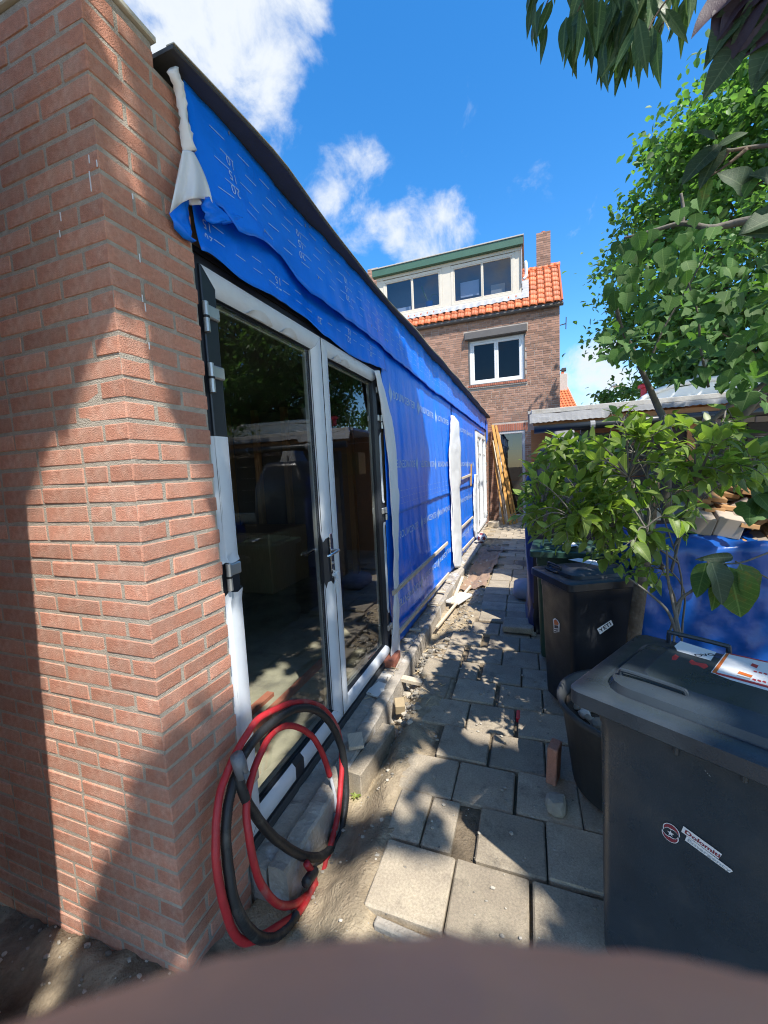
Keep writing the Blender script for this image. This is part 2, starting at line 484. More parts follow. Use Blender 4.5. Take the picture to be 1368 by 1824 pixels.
# ------------------------------------------------------------------ mesh helpers
class MB:
    def __init__(s):
        s.v, s.f, s.mi = [], [], []

    def add(s, vs_, fs, mi=0):
        o = len(s.v)
        s.v += [Vector(p) for p in vs_]
        s.f += [tuple(i + o for i in f) for f in fs]
        s.mi += [mi] * len(fs)
        return s

    def box(s, lo_, hi, mi=0, T=None, ch=0):
        x0, y0, z0 = lo_
        x1, y1, z1 = hi
        if ch <= 0:
            vs_ = [(x, y, z) for z in (z0, z1) for y in (y0, y1) for x in (x0, x1)]
            fs = [(0, 2, 3, 1), (4, 5, 7, 6), (0, 1, 5, 4), (2, 6, 7, 3), (0, 4, 6, 2), (1, 3, 7, 5)]
        else:
            vs_, fs = chamfer(lo_, hi, ch)
        if T is not None:
            vs_ = [T @ Vector(p) for p in vs_]
        return s.add(vs_, fs, mi)

    def grid(s, fn, nu, nv, mi=0, wrap=False):
        vs_ = [fn(i / nu, j / nv) for j in range(nv + 1) for i in range(nu + 1)]
        fs = []
        w = nu + 1
        for j in range(nv):
            for i in range(nu):
                fs.append((j * w + i, j * w + i + 1, (j + 1) * w + i + 1, (j + 1) * w + i))
        return s.add(vs_, fs, mi)

    def tube(s, pts, r, n=8, mi=0, caps=True):
        pts = [Vector(p) for p in pts]
        rs = r if isinstance(r, (list, tuple)) else [r] * len(pts)
        prev = None
        vs_, fs = [], []
        for i, p in enumerate(pts):
            t = (pts[min(i + 1, len(pts) - 1)] - pts[max(i - 1, 0)])
            if t.length < 1e-9:
                t = Vector((0, 0, 1))
            t.normalize()
            if prev is None:
                a = Vector((0, 0, 1)) if abs(t.z) < .9 else Vector((1, 0, 0))
                nrm = t.cross(a).normalized()
            else:
                nrm = (prev - t * prev.dot(t))
                nrm = nrm.normalized() if nrm.length > 1e-6 else t.orthogonal().normalized()
            prev = nrm
            b = t.cross(nrm)
            for k in range(n):
                a = 2 * math.pi * k / n
                vs_.append(p + (nrm * math.cos(a) + b * math.sin(a)) * rs[i])
        for i in range(len(pts) - 1):
            for k in range(n):
                k2 = (k + 1) % n
                fs.append((i * n + k, i * n + k2, (i + 1) * n + k2, (i + 1) * n + k))
        if caps:
            fs.append(tuple(range(n - 1, -1, -1)))
            e = (len(pts) - 1) * n
            fs.append(tuple(range(e, e + n)))
        return s.add(vs_, fs, mi)

    def ring(s, prof, y0, y1, z0, z1, mi=0):
        """mitred rectangular frame in a plane of constant X; prof = [(inset, X), ...]"""
        vs_, fs = [], []
        for d, x in prof:
            vs_ += [(x, y0 + d, z0 + d), (x, y1 - d, z0 + d), (x, y1 - d, z1 - d), (x, y0 + d, z1 - d)]
        for i in range(len(prof) - 1):
            for k in range(4):
                k2 = (k + 1) % 4
                fs.append((i * 4 + k, i * 4 + k2, (i + 1) * 4 + k2, (i + 1) * 4 + k))
        return s.add(vs_, fs, mi)

    def yring(s, prof, x0, x1, z0, z1, mi=0):
        """mitred rectangular frame facing -Y; prof = [(inset, Y), ...]"""
        vs_, fs = [], []
        for d, y in prof:
            vs_ += [(x0 + d, y, z0 + d), (x1 - d, y, z0 + d), (x1 - d, y, z1 - d), (x0 + d, y, z1 - d)]
        for i in range(len(prof) - 1):
            for k in range(4):
                k2 = (k + 1) % 4
                fs.append((i * 4 + k, i * 4 + k2, (i + 1) * 4 + k2, (i + 1) * 4 + k))
        return s.add(vs_, fs, mi)

    def mesh(s, name, mats, smooth=False):
        me = bpy.data.meshes.new(name)
        me.from_pydata([tuple(p) for p in s.v], [], s.f)
        for mm in (mats if isinstance(mats, (list, tuple)) else [mats]):
            me.materials.append(mm)
        if any(s.mi):
            me.polygons.foreach_set('material_index', s.mi)
        if smooth:
            me.polygons.foreach_set('use_smooth', [True] * len(me.polygons))
        me.update()
        return me

    def build(s, name, mats, parent=None, smooth=False, local=False):
        if parent is not None and not local:
            w = wloc(parent)
            s.v = [p - w for p in s.v]
            off = Vector()
        elif parent is None:
            lo_ = Vector(min(p[k] for p in s.v) for k in range(3))
            hi = Vector(max(p[k] for p in s.v) for k in range(3))
            off = Vector(((lo_.x + hi.x) / 2, (lo_.y + hi.y) / 2, lo_.z))
            s.v = [p - off for p in s.v]
        else:
            off = Vector()
        # every part keeps its origin at its own middle
        if parent is not None:
            lo_ = Vector(min(p[k] for p in s.v) for k in range(3))
            hi = Vector(max(p[k] for p in s.v) for k in range(3))
            off = (lo_ + hi) / 2
            s.v = [p - off for p in s.v]
        o = bpy.data.objects.new(name, s.mesh(name, mats, smooth))
        col.objects.link(o)
        o.location = off
        if parent is not None:
            o.parent = parent
        return o


def chamfer(lo_, hi, c):
    c = min(c, *[(hi[k] - lo_[k]) * .49 for k in range(3)])
    vs_, idx = [], {}
    for sx in (0, 1):
        for sy in (0, 1):
            for sz in (0, 1):
                s3 = (sx, sy, sz)
                for ax in range(3):
                    p = []
                    for k in range(3):
                        e = hi[k] if s3[k] else lo_[k]
                        if k != ax:
                            e += -c if s3[k] else c
                        p.append(e)
                    idx[(s3, ax)] = len(vs_)
                    vs_.append(tuple(p))
    fs = []
    for ax in range(3):
        o1, o2 = [k for k in range(3) if k != ax]
        for sgn in (0, 1):
            q = []
            for a, b in ((0, 0), (1, 0), (1, 1), (0, 1)):
                s3 = [0, 0, 0]
                s3[ax], s3[o1], s3[o2] = sgn, a, b
                q.append(idx[(tuple(s3), ax)])
            flip = (sgn == 0) != (ax == 1)
            fs.append(tuple(q[::-1]) if flip else tuple(q))
    for ax in range(3):
        o1, o2 = [k for k in range(3) if k != ax]
        for a in (0, 1):
            for b in (0, 1):
                s0, s1 = [0, 0, 0], [0, 0, 0]
                s0[o1] = s1[o1] = a
                s0[o2] = s1[o2] = b
                s1[ax] = 1
                q = (idx[(tuple(s0), o1)], idx[(tuple(s0), o2)], idx[(tuple(s1), o2)], idx[(tuple(s1), o1)])
                fs.append(q)
    for sx in (0, 1):
        for sy in (0, 1):
            for sz in (0, 1):
                fs.append(tuple(idx[((sx, sy, sz), k)] for k in range(3)))
    # consistent outward winding
    ctr = Vector([(lo_[k] + hi[k]) / 2 for k in range(3)])
    out = []
    for f in fs:
        a, b, c3 = (Vector(vs_[i]) for i in f[:3])
        n = (b - a).cross(c3 - a)
        mid = sum((Vector(vs_[i]) for i in f), Vector()) / len(f)
        out.append(f if n.dot(mid - ctr) > 0 else f[::-1])
    return vs_, out


def wloc(o):
    w = Vector()
    while o is not None:
        w += o.location
        o = o.parent
    return w


def thing(name, label, cat, loc=(0, 0, 0), rot=0, group=None):
    o = bpy.data.objects.new(name, None)
    col.objects.link(o)
    o.location = loc
    o.rotation_euler = (0, 0, rot)
    o.empty_display_size = .1
    o['label'] = label
    o['category'] = cat
    if group:
        o['group'] = group
    return o


def tag(o, label, cat, group=None):
    o['label'] = label
    o['category'] = cat
    if group:
        o['group'] = group
    return o


def part(name, me, parent, loc, rot=None):
    o = bpy.data.objects.new(name, me)
    col.objects.link(o)
    o.parent = parent
    o.location = loc
    if rot is not None:
        o.rotation_euler = rot
    return o


def struct(o):
    o['kind'] = 'structure'
    return o


def stuff(o):
    o['kind'] = 'stuff'
    return o


def fbm(x, y, z=0, o=4):
    return noise.fractal(Vector((x, y, z)), .9, 2.1, o)


def smooth_path(pts, n=6):
    pts = [Vector(p) for p in pts]
    out = []
    for i in range(len(pts) - 1):
        p0, p1, p2, p3 = pts[max(i - 1, 0)], pts[i], pts[i + 1], pts[min(i + 2, len(pts) - 1)]
        for k in range(n):
            t = k / n
            out.append(.5 * ((2 * p1) + (p2 - p0) * t + (2 * p0 - 5 * p1 + 4 * p2 - p3) * t * t + (3 * p1 - p0 - 3 * p2 + p3) * t ** 3))
    out.append(pts[-1])
    return out


def lerp_list(tab, t):
    if t <= tab[0][0]:
        return tab[0][1]
    for (a, va), (b, vb) in zip(tab, tab[1:]):
        if t <= b:
            return va + (vb - va) * (t - a) / (b - a)
    return tab[-1][1]


def text_mesh(s, size, flip=False, bold=0, res=3, space=1.0, shear=0):
    """flat lettering as (verts in the xy plane, faces), starting at x = 0, cap height about .7 * size"""
    cu = bpy.data.curves.new('lettering', 'FONT')
    cu.body = s
    cu.size = size
    cu.resolution_u = res
    cu.offset = bold
    cu.space_character = space
    cu.shear = shear
    ob = bpy.data.objects.new('lettering', cu)
    col.objects.link(ob)
    bpy.context.view_layer.update()
    dg = bpy.context.evaluated_depsgraph_get()
    me = bpy.data.meshes.new_from_object(ob.evaluated_get(dg))
    vs_ = [v.co.copy() for v in me.vertices]
    fs = [tuple(p.vertices) for p in me.polygons]
    bpy.data.objects.remove(ob)
    bpy.data.curves.remove(cu)
    bpy.data.meshes.remove(me)
    return vs_, fs


# ------------------------------------------------------------------ ground
def gh(x, y):
    n = fbm(x * 2.3, y * 2.3) * .016 + fbm(x * 9, y * 9, 3) * .013 + fbm(x * 24, y * 24, 5) * .007
    h = -.034 + .014 * max(-.4, min(1, fbm(x * 1.7 + 5, y * 1.7, 12)))
    if -.66 < x < -.42 and y < 3.4:
        h += .026 * max(0, fbm(x * 3 + 2, y * 2.4, 21)) 
    if x < -.55:
        e = lerp_list([(0, -.62), (1.2, -.62), (1.6, -.66), (2.6, -.72), (3.4, -.80), (4.5, -.66), (6, -.62), (9, -.62)], y)
        t = min(1, max(0, (e - x) / .22))
        deep = lerp_list([(.2, -.05), (.9, -.10), (1.2, -.16), (2.6, -.18), (4.2, -.14), (6.0, -.10), (8.6, -.05), (12, -.02)], y)
        h = h + (deep - h) * t * t * (3 - 2 * t)
    if x < -.9 and y < 1.0:
        t = min(1, (-.9 - x) / 1.0)
        h = -.09 - .12 * t
        h += max(0, .10 - abs(y - .84) * .4) * .45 * min(1, max(0, (-x - 1.0) * 4)) * min(1, max(0, (2.2 + x) * 3))
    if x < -1.13 and y > 1.22:
        h = -.35
    # heaped sand between the trench and the slabs
    if -.95 < x < -.45 and .6 < y < 2.9:
        h += .045 * math.exp(-((x + .72) / .10) ** 2) * (.6 + .6 * fbm(x * 3, y * 3, 9))
    lim = 40
    if abs(x) > lim or abs(y) > lim:
        n *= 0
    return h + n * (1.7 if x < -.6 else .7)


def axis(a, b, st, far):
    v = []
    p = a
    g = st
    lo_ = []
    while p > -far:
        g *= 1.6
        p -= g
        lo_.append(p)
    k = int((b - a) / st)
    v = lo_[::-1] + [a + (b - a) * i / k for i in range(k + 1)]
    p, g = b, st
    while p < far:
        g *= 1.6
        p += g
        v.append(p)
    return v


xs, ys = axis(-2.3, .6, .026, 300), axis(.2, 7.0, .03, 300)
g = MB()
for y in ys:
    for x in xs:
        g.v.append(Vector((x, y, gh(x, y))))
w = len(xs)
for j in range(len(ys) - 1):
    for i in range(w - 1):
        g.f.append((j * w + i, j * w + i + 1, (j + 1) * w + i + 1, (j + 1) * w + i))
g.mi = [0] * len(g.f)
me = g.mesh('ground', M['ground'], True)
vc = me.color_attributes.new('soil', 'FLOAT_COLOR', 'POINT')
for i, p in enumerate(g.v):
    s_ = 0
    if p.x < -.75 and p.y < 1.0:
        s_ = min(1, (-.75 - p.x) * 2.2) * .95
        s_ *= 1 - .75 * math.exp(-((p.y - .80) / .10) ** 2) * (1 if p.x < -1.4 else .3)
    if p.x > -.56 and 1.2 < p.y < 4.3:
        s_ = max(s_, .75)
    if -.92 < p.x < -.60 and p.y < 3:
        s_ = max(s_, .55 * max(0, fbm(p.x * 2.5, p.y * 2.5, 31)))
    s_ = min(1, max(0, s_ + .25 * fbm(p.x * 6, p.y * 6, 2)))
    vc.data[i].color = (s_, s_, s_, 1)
ground = bpy.data.objects.new('ground', me)
col.objects.link(ground)
struct(ground)

# ------------------------------------------------------------------ garden path of loose slabs
path = bpy.data.objects.new('garden_path', None)
col.objects.link(path)
struct(path)
rows = {
    (.90, 1.19): [(-.30, -.01), (0, .29), (.30, .59)],
    (1.225, 1.51): [(-.605, -.305), (-.298, -.012), (-.003, .285), (.292, .58)],
    (1.525, 1.80): [(-.635, -.475), (-.468, -.335), (-.232, .05), (.06, .345), (.352, .64)],
    (1.81, 2.08): [(-.67, -.383), (-.374, -.085), (-.072, .213), (.22, .51)],
    (2.09, 2.37): [(-.52, -.235), (-.222, .066), (.074, .36)],
    (2.38, 2.665): [(-.685, -.402), (-.39, -.10), (-.075, .21), (.218, .50)],
    (2.675, 2.955): [(-.785, -.585), (-.535, -.245), (-.212, .075), (.083, .37)],
    (2.965, 3.25): [(-.84, -.555), (-.540, -.395), (-.362, -.07), (-.063, .225), (.232, .52)],
    (3.265, 3.55): [(-.72, -.565), (-.515, -.232), (-.225, .06), (.068, .355)],
    (3.565, 3.845): [(-.725, -.435), (-.37, -.095), (-.088, .2), (.207, .49)],
    (3.86, 4.155): [(-.56, -.29), (-.283, 0), (.008, .29)],
    (4.24, 4.55): [(-.525, -.25), (-.243, -.035), (-.028, .25)],
    (4.56, 4.845): [(-.54, -.26), (-.253, .03)],
    (4.855, 5.15): [(-.55, -.265), (-.257, .03)],
    (5.165, 5.46): [(-.565, -.25), (-.242, .05)],
    (5.475, 5.81): [(-.545, -.27), (-.262, .03)],
    (5.825, 6.17): [(-.53, -.25), (-.242, .04)],
}
y = 6.185
k = 0
while y < 12.3:
    o_ = .15 * (k % 2)
    row = [(-.54 + o_ + .3 * q, -.247 + o_ + .3 * q) for q in range(3)]
    if y > 9.0:
        row = [(-.95 + o_ + .3 * q, -.657 + o_ + .3 * q) for q in range(5)]
    rows[(y, y + .293)] = row
    y += .305
    k += 1
for (y0, y1), row in rows.items():
    for x0, x1 in row:
        t = .045
        jx, jy = R.uniform(-.003, .003), R.uniform(-.003, .003)
        mb = MB().box((-(x1 - x0) / 2, -(y1 - y0) / 2, -t), ((x1 - x0) / 2, (y1 - y0) / 2, 0), ch=.007)
        # worn corners
        for p in mb.v:
            p.z += R.uniform(-.0012, .0012)
        o = part('paving_slab', mb.mesh('paving_slab', M['slab']), path, ((x0 + x1) / 2 + jx, (y0 + y1) / 2 + jy, R.uniform(-.007, .005)),
                 (R.uniform(-.012, .012), R.uniform(-.012, .012), R.uniform(-.012, .012)))
# one slab standing loose on top, beside the bins
o = MB().box((-.255, 3.90, .015), (.03, 4.17, .075), ch=.008).build('paving_slab', M['slab'])
tag(o, 'loose thick concrete slab raised on the path edge beside the draped cover', 'paving slab')
o = MB().box((-.55, 1.165, -.05), (-.17, 1.20, -.004), ch=.006, T=Matrix.Translation((-.36, 1.18, 0)) @ Matrix.Rotation(-.06, 4, 'Z') @ Matrix.Translation((.36, -1.18, 0))).build('kerb_strip', M['curb'], path)

# ------------------------------------------------------------------ foundation strip under the garden room
fnd = bpy.data.objects.new('foundation', None)
col.objects.link(fnd)
struct(fnd)


def sweep_y(mb, y0, y1, st, sec):
    """sec(y) -> list of (x, z); swept along y"""
    k_ = max(1, int((y1 - y0) / st))
    rows_ = [[Vector((x, y0 + (y1 - y0) * i / k_, z)) for x, z in sec(y0 + (y1 - y0) * i / k_)] for i in range(k_ + 1)]
    c = len(rows_[0])
    vs_ = [p for r in rows_ for p in r]
    fs = [(i * c + q, i * c + q + 1, (i + 1) * c + q + 1, (i + 1) * c + q) for i in range(k_) for q in range(c - 1)]
    mb.add(vs_, fs)
    mb.add([p for p in rows_[0]], [tuple(range(c - 1, -1, -1))])
    mb.add([p for p in rows_[-1]], [tuple(range(c))])
    return mb


def curb_sec(y):
    a = fbm(y * 3, 1.7) * .012
    b = fbm(y * 13, 4.1) * .006
    f = -.985 + a * .6 + (.025 * math.sin(y * .9))
    zt = .0 + b
    return [(-1.052, -.30), (-1.052 + b * .5, zt - .006), (-1.044, zt + b * .5), (-1.02, zt + .002 + fbm(y * 17, 2) * .004), (f - .012, zt + fbm(y * 23, 8) * .005), (f, zt - .012), (f + .006 + fbm(y * 9, 6) * .006, -.10), (f + .012, -.40)]


sweep_y(MB(), 1.24, 9.2, .035, curb_sec).build('curb', M['curb'], fnd)


def bed_sec(y):
    return [(-1.22, -.3), (-1.22, -.022 + fbm(y * 7, 3) * .008), (-1.15, -.016 + fbm(y * 11, 5) * .012), (-1.09, -.024 + fbm(y * 13, 7) * .012), (-1.066 + fbm(y * 5, 1) * .006, -.030), (-1.068, -.3)]


sweep_y(MB(), 1.24, 12.2, .035, bed_sec).build('mortar_bed', M['curb'], fnd)

# ------------------------------------------------------------------ bricks
BL, BH, BJ, BW = .2115, .0525, .0105, .10
CO = .0632


def brick_mesh(name, lx, ly, lz, seed, m_):
    rr = random.Random(seed)
    v_, f_ = chamfer((-lx / 2, -ly / 2, -lz / 2), (lx / 2, ly / 2, lz / 2), .0035)
    mb = MB().add(v_, f_)
    for p in mb.v:
        p.x += rr.uniform(-.0016, .0016)
        p.y += rr.uniform(-.0016, .0016)
        p.z += rr.uniform(-.0022, .0022)
    return mb.mesh(name, m_)


PX, PY, PY1 = -1.13, .887, 1.222           # outer corner of the pier, its far edge
pier = thing('brick_pier', 'tall orange brick pier at the near end of the blue-clad garden room', 'brick pier', (PX, PY, -.15))
PB = Vector((PX, PY, -.15))
ZT = 3.045
# mortar core, set back from the brick faces
core = MB().box((-3.4, PY + .0024, -.4), (PX - .0024, PY1 - .006, ZT - .075))
core.box((-3.4, PY + .0024, ZT - .075), (PX - .0024, 1.115, ZT - .004))
core.build('mortar_core', M['mortar'], pier)
MB().box((-3.4, PY - .012, ZT), (PX + .012, 1.128, ZT + .018), ch=.003).build('coping', M['edge_trim'], pier)
bm_cache = {}


def get_brick(lx, ly, key, m_):
    q = (round(lx, 3), round(ly, 3), key, m_.name)
    if q not in bm_cache:
        bm_cache[q] = brick_mesh('brick', lx, ly, BH, hash((q[0], q[1], key)) & 0xffff, m_)
    return bm_cache[q]


rb = random.Random(3)
stk = MB()
for px, py, l_ in ((158, 276, 12), (159, 305, 30), (107, 378, 14), (106, 410, 12), (172, 285, 10), (236, 345, 8)):
    p = at_y(px, py, PY - .001)
    stk.box((p.x - .0015, PY - .0022, p.z - l_ * .0018), (p.x + .0015, PY - .0004, p.z))
for px, py, l_ in ((248, 452, 14), (253, 525, 12), (258, 540, 14), (265, 610, 12)):
    p = at_x(px, py, PX + .001)
    stk.box((PX + .0004, p.y - .0015, p.z - l_ * .0018), (PX + .0022, p.y + .0015, p.z))
stuff(stk.build('lime_streak', M['fleece'], pier))
rest = MB()
cnt = 0
c = -5
while True:
    z0 = -.012 + c * CO + .006
    if z0 + BH > ZT + .001:
        break
    zc = z0 + BH / 2
    far_y = PY1 if z0 + BH < 2.97 else 1.118
    odd = c % 2
    # run along the camera-side face
    runs = []
    first = BL if odd else BW
    x = PX
    runs.append((x - first, x, 'corner'))
    x -= first + BJ
    while x > -3.3:
        l_ = BL if rb.random() > .12 else BW
        runs.append((x - l_, x, 'face'))
        x -= l_ + BJ + rb.uniform(-.0015, .0015)
    for x0, x1, kind in runs:
        dy = BW if not (kind == 'corner' and not odd) else BL
        loc = Vector(((x0 + x1) / 2, PY + dy / 2 + rb.uniform(-.0012, .0016), zc + rb.uniform(-.0012, .0012))) - PB
        me = get_brick(x1 - x0, dy, rb.randrange(4), M['brick'])
        if x1 > -2.12 and cnt < 299:
            part('brick', me, pier, loc, (0, rb.uniform(-.004, .004), rb.uniform(-.004, .004)))
            cnt += 1
        else:
            rest.add([v.co + loc + PB for v in me.vertices], [tuple(p.vertices) for p in me.polygons])
    # run along the garden-side face
    y = PY + (BW if odd else BL) + BJ
    while y < far_y - .02:
        l_ = min(BL, far_y - y)
        loc = Vector((PX - BW / 2 + rb.uniform(-.0012, .0016), y + l_ / 2, zc + rb.uniform(-.0012, .0012))) - PB
        me = get_brick(BW, l_, rb.randrange(4), M['brick'])
        if cnt < 299:
            part('brick', me, pier, loc, (rb.uniform(-.004, .004), 0, rb.uniform(-.004, .004)))
            cnt += 1
        else:
            rest.add([v.co + loc + PB for v in me.vertices], [tuple(p.vertices) for p in me.polygons])
        y += l_ + BJ
    c += 1
if rest.v:
    stuff(rest.build('brick', M['brick'], pier))
# unseen sheet added off frame left to shade a band of the pier
T = Matrix.Translation((-1.40, .35, -.19)) @ Matrix.Rotation(rad(4.9), 4, 'Y')
o = MB().box((-1.4, -.009, 0), (0, .009, 3.35), T=T).build('shade_sheet', M['plywood'])
tag(o, 'unseen plywood sheet added left of the brick pier to cast shade on it', 'plywood sheet')

# ------------------------------------------------------------------ garden room shell
XW = -1.15
room = thing('garden_room', 'long flat-roofed garden room clad in blue breather foil with black roof edge', 'building', (-1.3, 6.5, 0))
YE = 12.1


def roof_edge(y):
    return lerp_list([(1.14, -1.066), (1.7, -1.03), (2.3, -1.052), (2.95, -1.085), (4, -1.06), (7, -1.03), (12.3, -1.02)], y) + .006 * math.sin(y * 5)


rf = MB()
sweep_y(rf, 1.145, 12.25, .12, lambda y: [(-5.2, 3.03), (roof_edge(y) - .004, 3.03), (roof_edge(y), 3.033), (roof_edge(y), 3.040), (roof_edge(y) - .005, 3.043), (-5.2, 3.09)])
rf.build('roof', M['epdm'], room)
tr = MB()
sweep_y(tr, 1.146, 12.25, .12, lambda y: [(roof_edge(y) - .03, 3.046), (roof_edge(y) + .003, 3.044), (roof_edge(y) + .003, 3.0475), (roof_edge(y) - .03, 3.050)])
tr.build('roof_trim', M['edge_trim'], room)
w = MB()
w.box((-1.26, 1.23, 2.50), (XW - .035, YE, 3.028))
w.box((-1.26, 3.22, -.02), (XW - .035, 9.66, 2.499))
w.build('wall_panel', M['stud'], room)
MB().box((-5.2, 1.24, -.08), (-1.262, YE, -.03)).build('floor', M['screed'], room)
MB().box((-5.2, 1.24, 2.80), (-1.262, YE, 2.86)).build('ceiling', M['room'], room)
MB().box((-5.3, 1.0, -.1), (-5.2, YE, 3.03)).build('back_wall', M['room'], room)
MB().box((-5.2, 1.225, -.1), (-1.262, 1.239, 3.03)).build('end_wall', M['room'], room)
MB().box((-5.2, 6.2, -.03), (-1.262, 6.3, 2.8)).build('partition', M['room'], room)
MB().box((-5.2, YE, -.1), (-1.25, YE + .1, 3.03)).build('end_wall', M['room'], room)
for q in range(5):
    MB().box((-5.15 + q * .6, 5.9, -.03), (-5.06 + q * .6, 6.0, 2.8)).build('stud', M['stud'], room)
o = MB().box((-1.75, 1.9, -.03), (-1.70, 3.1, .01)).box((-1.9, 1.5, -.03), (-1.84, 2.4, 0)).build('floor_lath', M['soldier'], room)
MB().box((-4.6, 4.6, -.03), (-3.4, 5.6, .85), ch=.02).build('workbench', M['stud'], room)


# ------------------------------------------------------------------ blue breather foil
def fold(y, z):
    a = fbm(y * 1.3 + z * .25, z * .22, 2.0) * .024 + fbm(y * 3.6 + z * .8, z * .5, 6.0) * .016
    a += fbm(y * 9 + z * 2, z * 1.5, 9.0) * .0035
    return a


foil = thing('breather_foil', 'shiny blue breather foil with pale printed lettering stapled over the garden room wall', 'breather foil', (XW, 6, 0))


def foil_x(y, z, off=0, k=1.0):
    return XW - .012 + off + fold(y, z) * k


def foil_sheet(y0, y1, zlo, zhi, off, k=1, st=.035, curl=0, extra=None):
    nu = max(4, int((y1 - y0) / st))
    nv = max(4, int((zhi(y0) - zlo(y0)) / st) + 2)

    def fn(u, v):
        y_ = y0 + (y1 - y0) * u
        a, b = zlo(y_), zhi(y_)
        z_ = a + (b - a) * v
        x_ = foil_x(y_, z_, off, k)
        if curl:
            x_ += curl * max(0, 1 - (z_ - a) / .10) ** 2 * (.5 + .8 * abs(fbm(y_ * 2.2, 5)))
        if extra:
            x_ += extra(y_, z_)
        return (x_, y_, z_)
    b_ = MB().grid(fn, nu, nv)
    o_ = b_.build('foil_sheet', M['foil'], foil, True)
    md = o_.modifiers.new('thickness', 'SOLIDIFY')
    md.thickness = .0012
    return o_


def up_lo(y):
    b_ = lerp_list([(1.24, 2.62), (1.33, 2.66), (1.42, 2.60), (1.52, 2.645), (1.75, 2.69), (2.0, 2.60), (2.3, 2.615), (2.7, 2.63), (3.05, 2.635), (5, 2.622), (7, 2.63), (12.4, 2.655)], y)
    return b_ + fbm(y * 2.4, 3) * .012 + fbm(y * 7, 8) * .006


def belly(y, z):
    # the loose header sheet sags outward in long diagonal folds near the pier
    q = math.exp(-((y - 1.75) / .55) ** 2)
    d = (3.0 - z)
    return q * (.022 * math.sin((y * 7 - d * 5)) * min(1, d * 3) + .012 * abs(math.sin(y * 10 - d * 9 + 2 * fbm(y, z, 3))) * min(1, d * 4) + .028 * min(1, d * 2.6)) + .02 * min(1, d * 2.5) * math.exp(-((y - 2.6) / .7) ** 2)


foil_sheet(1.235, 12.05, up_lo, lambda y: 3.029, .036, .7, .035, .010, belly)
foil_sheet(1.232, 3.30, lambda y: 2.455 + .03 * math.exp(-((y - 1.3) / .12) ** 2) + .02 * math.sin(y * 4.2) + fbm(y * 3, 4) * .012, lambda y: 2.76, .020, .6, .03, .022,
           lambda y, z: .022 * math.sin(y * 3 + z * 9) * max(0, 2.7 - z) * 2)
foil_sheet(3.235, 6.45, lambda y: 1.235 + fbm(y * 2, 6) * .008, lambda y: 2.68, .006, .7, .035, .008)
foil_sheet(3.235, 6.45, lambda y: .005 + fbm(y * 3, 2) * .012, lambda y: 1.29, -.004, .9)
foil_sheet(6.55, 9.62, lambda y: 1.24 + fbm(y * 2, 6) * .008, lambda y: 2.68, .006, .7, .05, .008)
foil_sheet(6.55, 9.62, lambda y: .005 + fbm(y * 3, 2) * .02, lambda y: 1.29, -.004, .9, .05)
foil_sheet(9.62, 12.0, lambda y: 2.50 + fbm(y * 3, 2) * .012, lambda y: 2.68, .004, .6, .06)
foil_sheet(11.82, 12.18, lambda y: 2.28 + .1 * math.sin(y * 9), lambda y: 2.95, .055, .8, .05)

# printed matter: lettering, leaf mark, overlap dashes and scale numbers
pr = MB()


def put_text(s, y0, z0, h, rot, off, k=.7, extra=None, space=1.06, bold=0):
    v_, f_ = text_mesh(s, h / .70, bold=bold, space=space)
    out = []
    for p in v_:
        a, b = (p.x, p.y) if not rot else (-p.x, -p.y)
        y_, z_ = y0 + a, z0 + b
        x_ = foil_x(y_, z_, off, k) + (extra(y_, z_) if extra else 0) + .0026
        out.append((x_, y_, z_))
    pr.add(out, f_)


def put_poly(pts, off, k=.7, extra=None):
    out = [(foil_x(y_, z_, off, k) + (extra(y_, z_) if extra else 0) + .0026, y_, z_) for y_, z_ in pts]
    pr.add(out, [tuple(range(len(out)))])


def leaf_mark(yc, zc, s, d, off, k):
    put_poly([(yc - .32 * s * d, zc), (yc - .05 * s * d, zc + .55 * s), (yc + .02 * s * d, zc + .1 * s), (yc + .02 * s * d, zc - .2 * s), (yc - .05 * s * d, zc - .55 * s)], off, k)
    put_poly([(yc + .06 * s * d, zc + .34 * s), (yc + .34 * s * d, zc + .0 * s), (yc + .06 * s * d, zc - .42 * s)], off, k)


for zrow, rot, offs, k in ((2.29, 0, .006, .7), (1.66, 1, .006, .7), (.99, 0, -.004, .9), (.33, 1, -.004, .9)):
    for i in range(7):
        ya = 3.42 + .965 * i + (.06 if rot else 0)
        if 5.9 < ya < 6.5 or ya > 9.0 or ya + .85 > 9.6:
            continue
        if ya < 6.45 < ya + .86 or (ya > 6.0 and ya < 6.5):
            continue
        hgt = .072
        if not rot:
            leaf_mark(ya + .045, zrow + hgt / 2, .17, 1, offs, k)
            put_text('BOUWCENTER', ya + .13, zrow, hgt, 0, offs, k, space=1.08, bold=.0015)
        else:
            leaf_mark(ya + .80, zrow + hgt / 2, .17, -1, offs, k)
            put_text('BOUWCENTER', ya + .72, zrow + hgt, hgt, 1, offs, k, space=1.08, bold=.0015)
for zz in (1.375, 1.44, 1.315):
    y = 3.3
    while y < 9.5:
        if not 6.4 < y < 6.6:
            put_poly([(y, zz), (y + .055, zz), (y + .055, zz + .0035), (y, zz + .0035)], .006, .7)
        y += .10
for yy in (3.5, 4.1, 4.7, 5.3, 5.9, 7.1, 7.7):
    for zz in (1.395, 1.335):
        put_text('10' if zz > 1.36 else '15', yy, zz, .02, 1, .006, .7)
for i, zz in enumerate((2.955, 2.90, 2.845, 2.79, 2.735)):
    y = 1.34 + .04 * (i % 2)
    while y < 11.5:
        if zz > up_lo(y) + .02:
            put_poly([(y, zz), (y + .075, zz), (y + .075, zz + .0032), (y, zz + .0032)], .036, .7, belly)
        y += .15
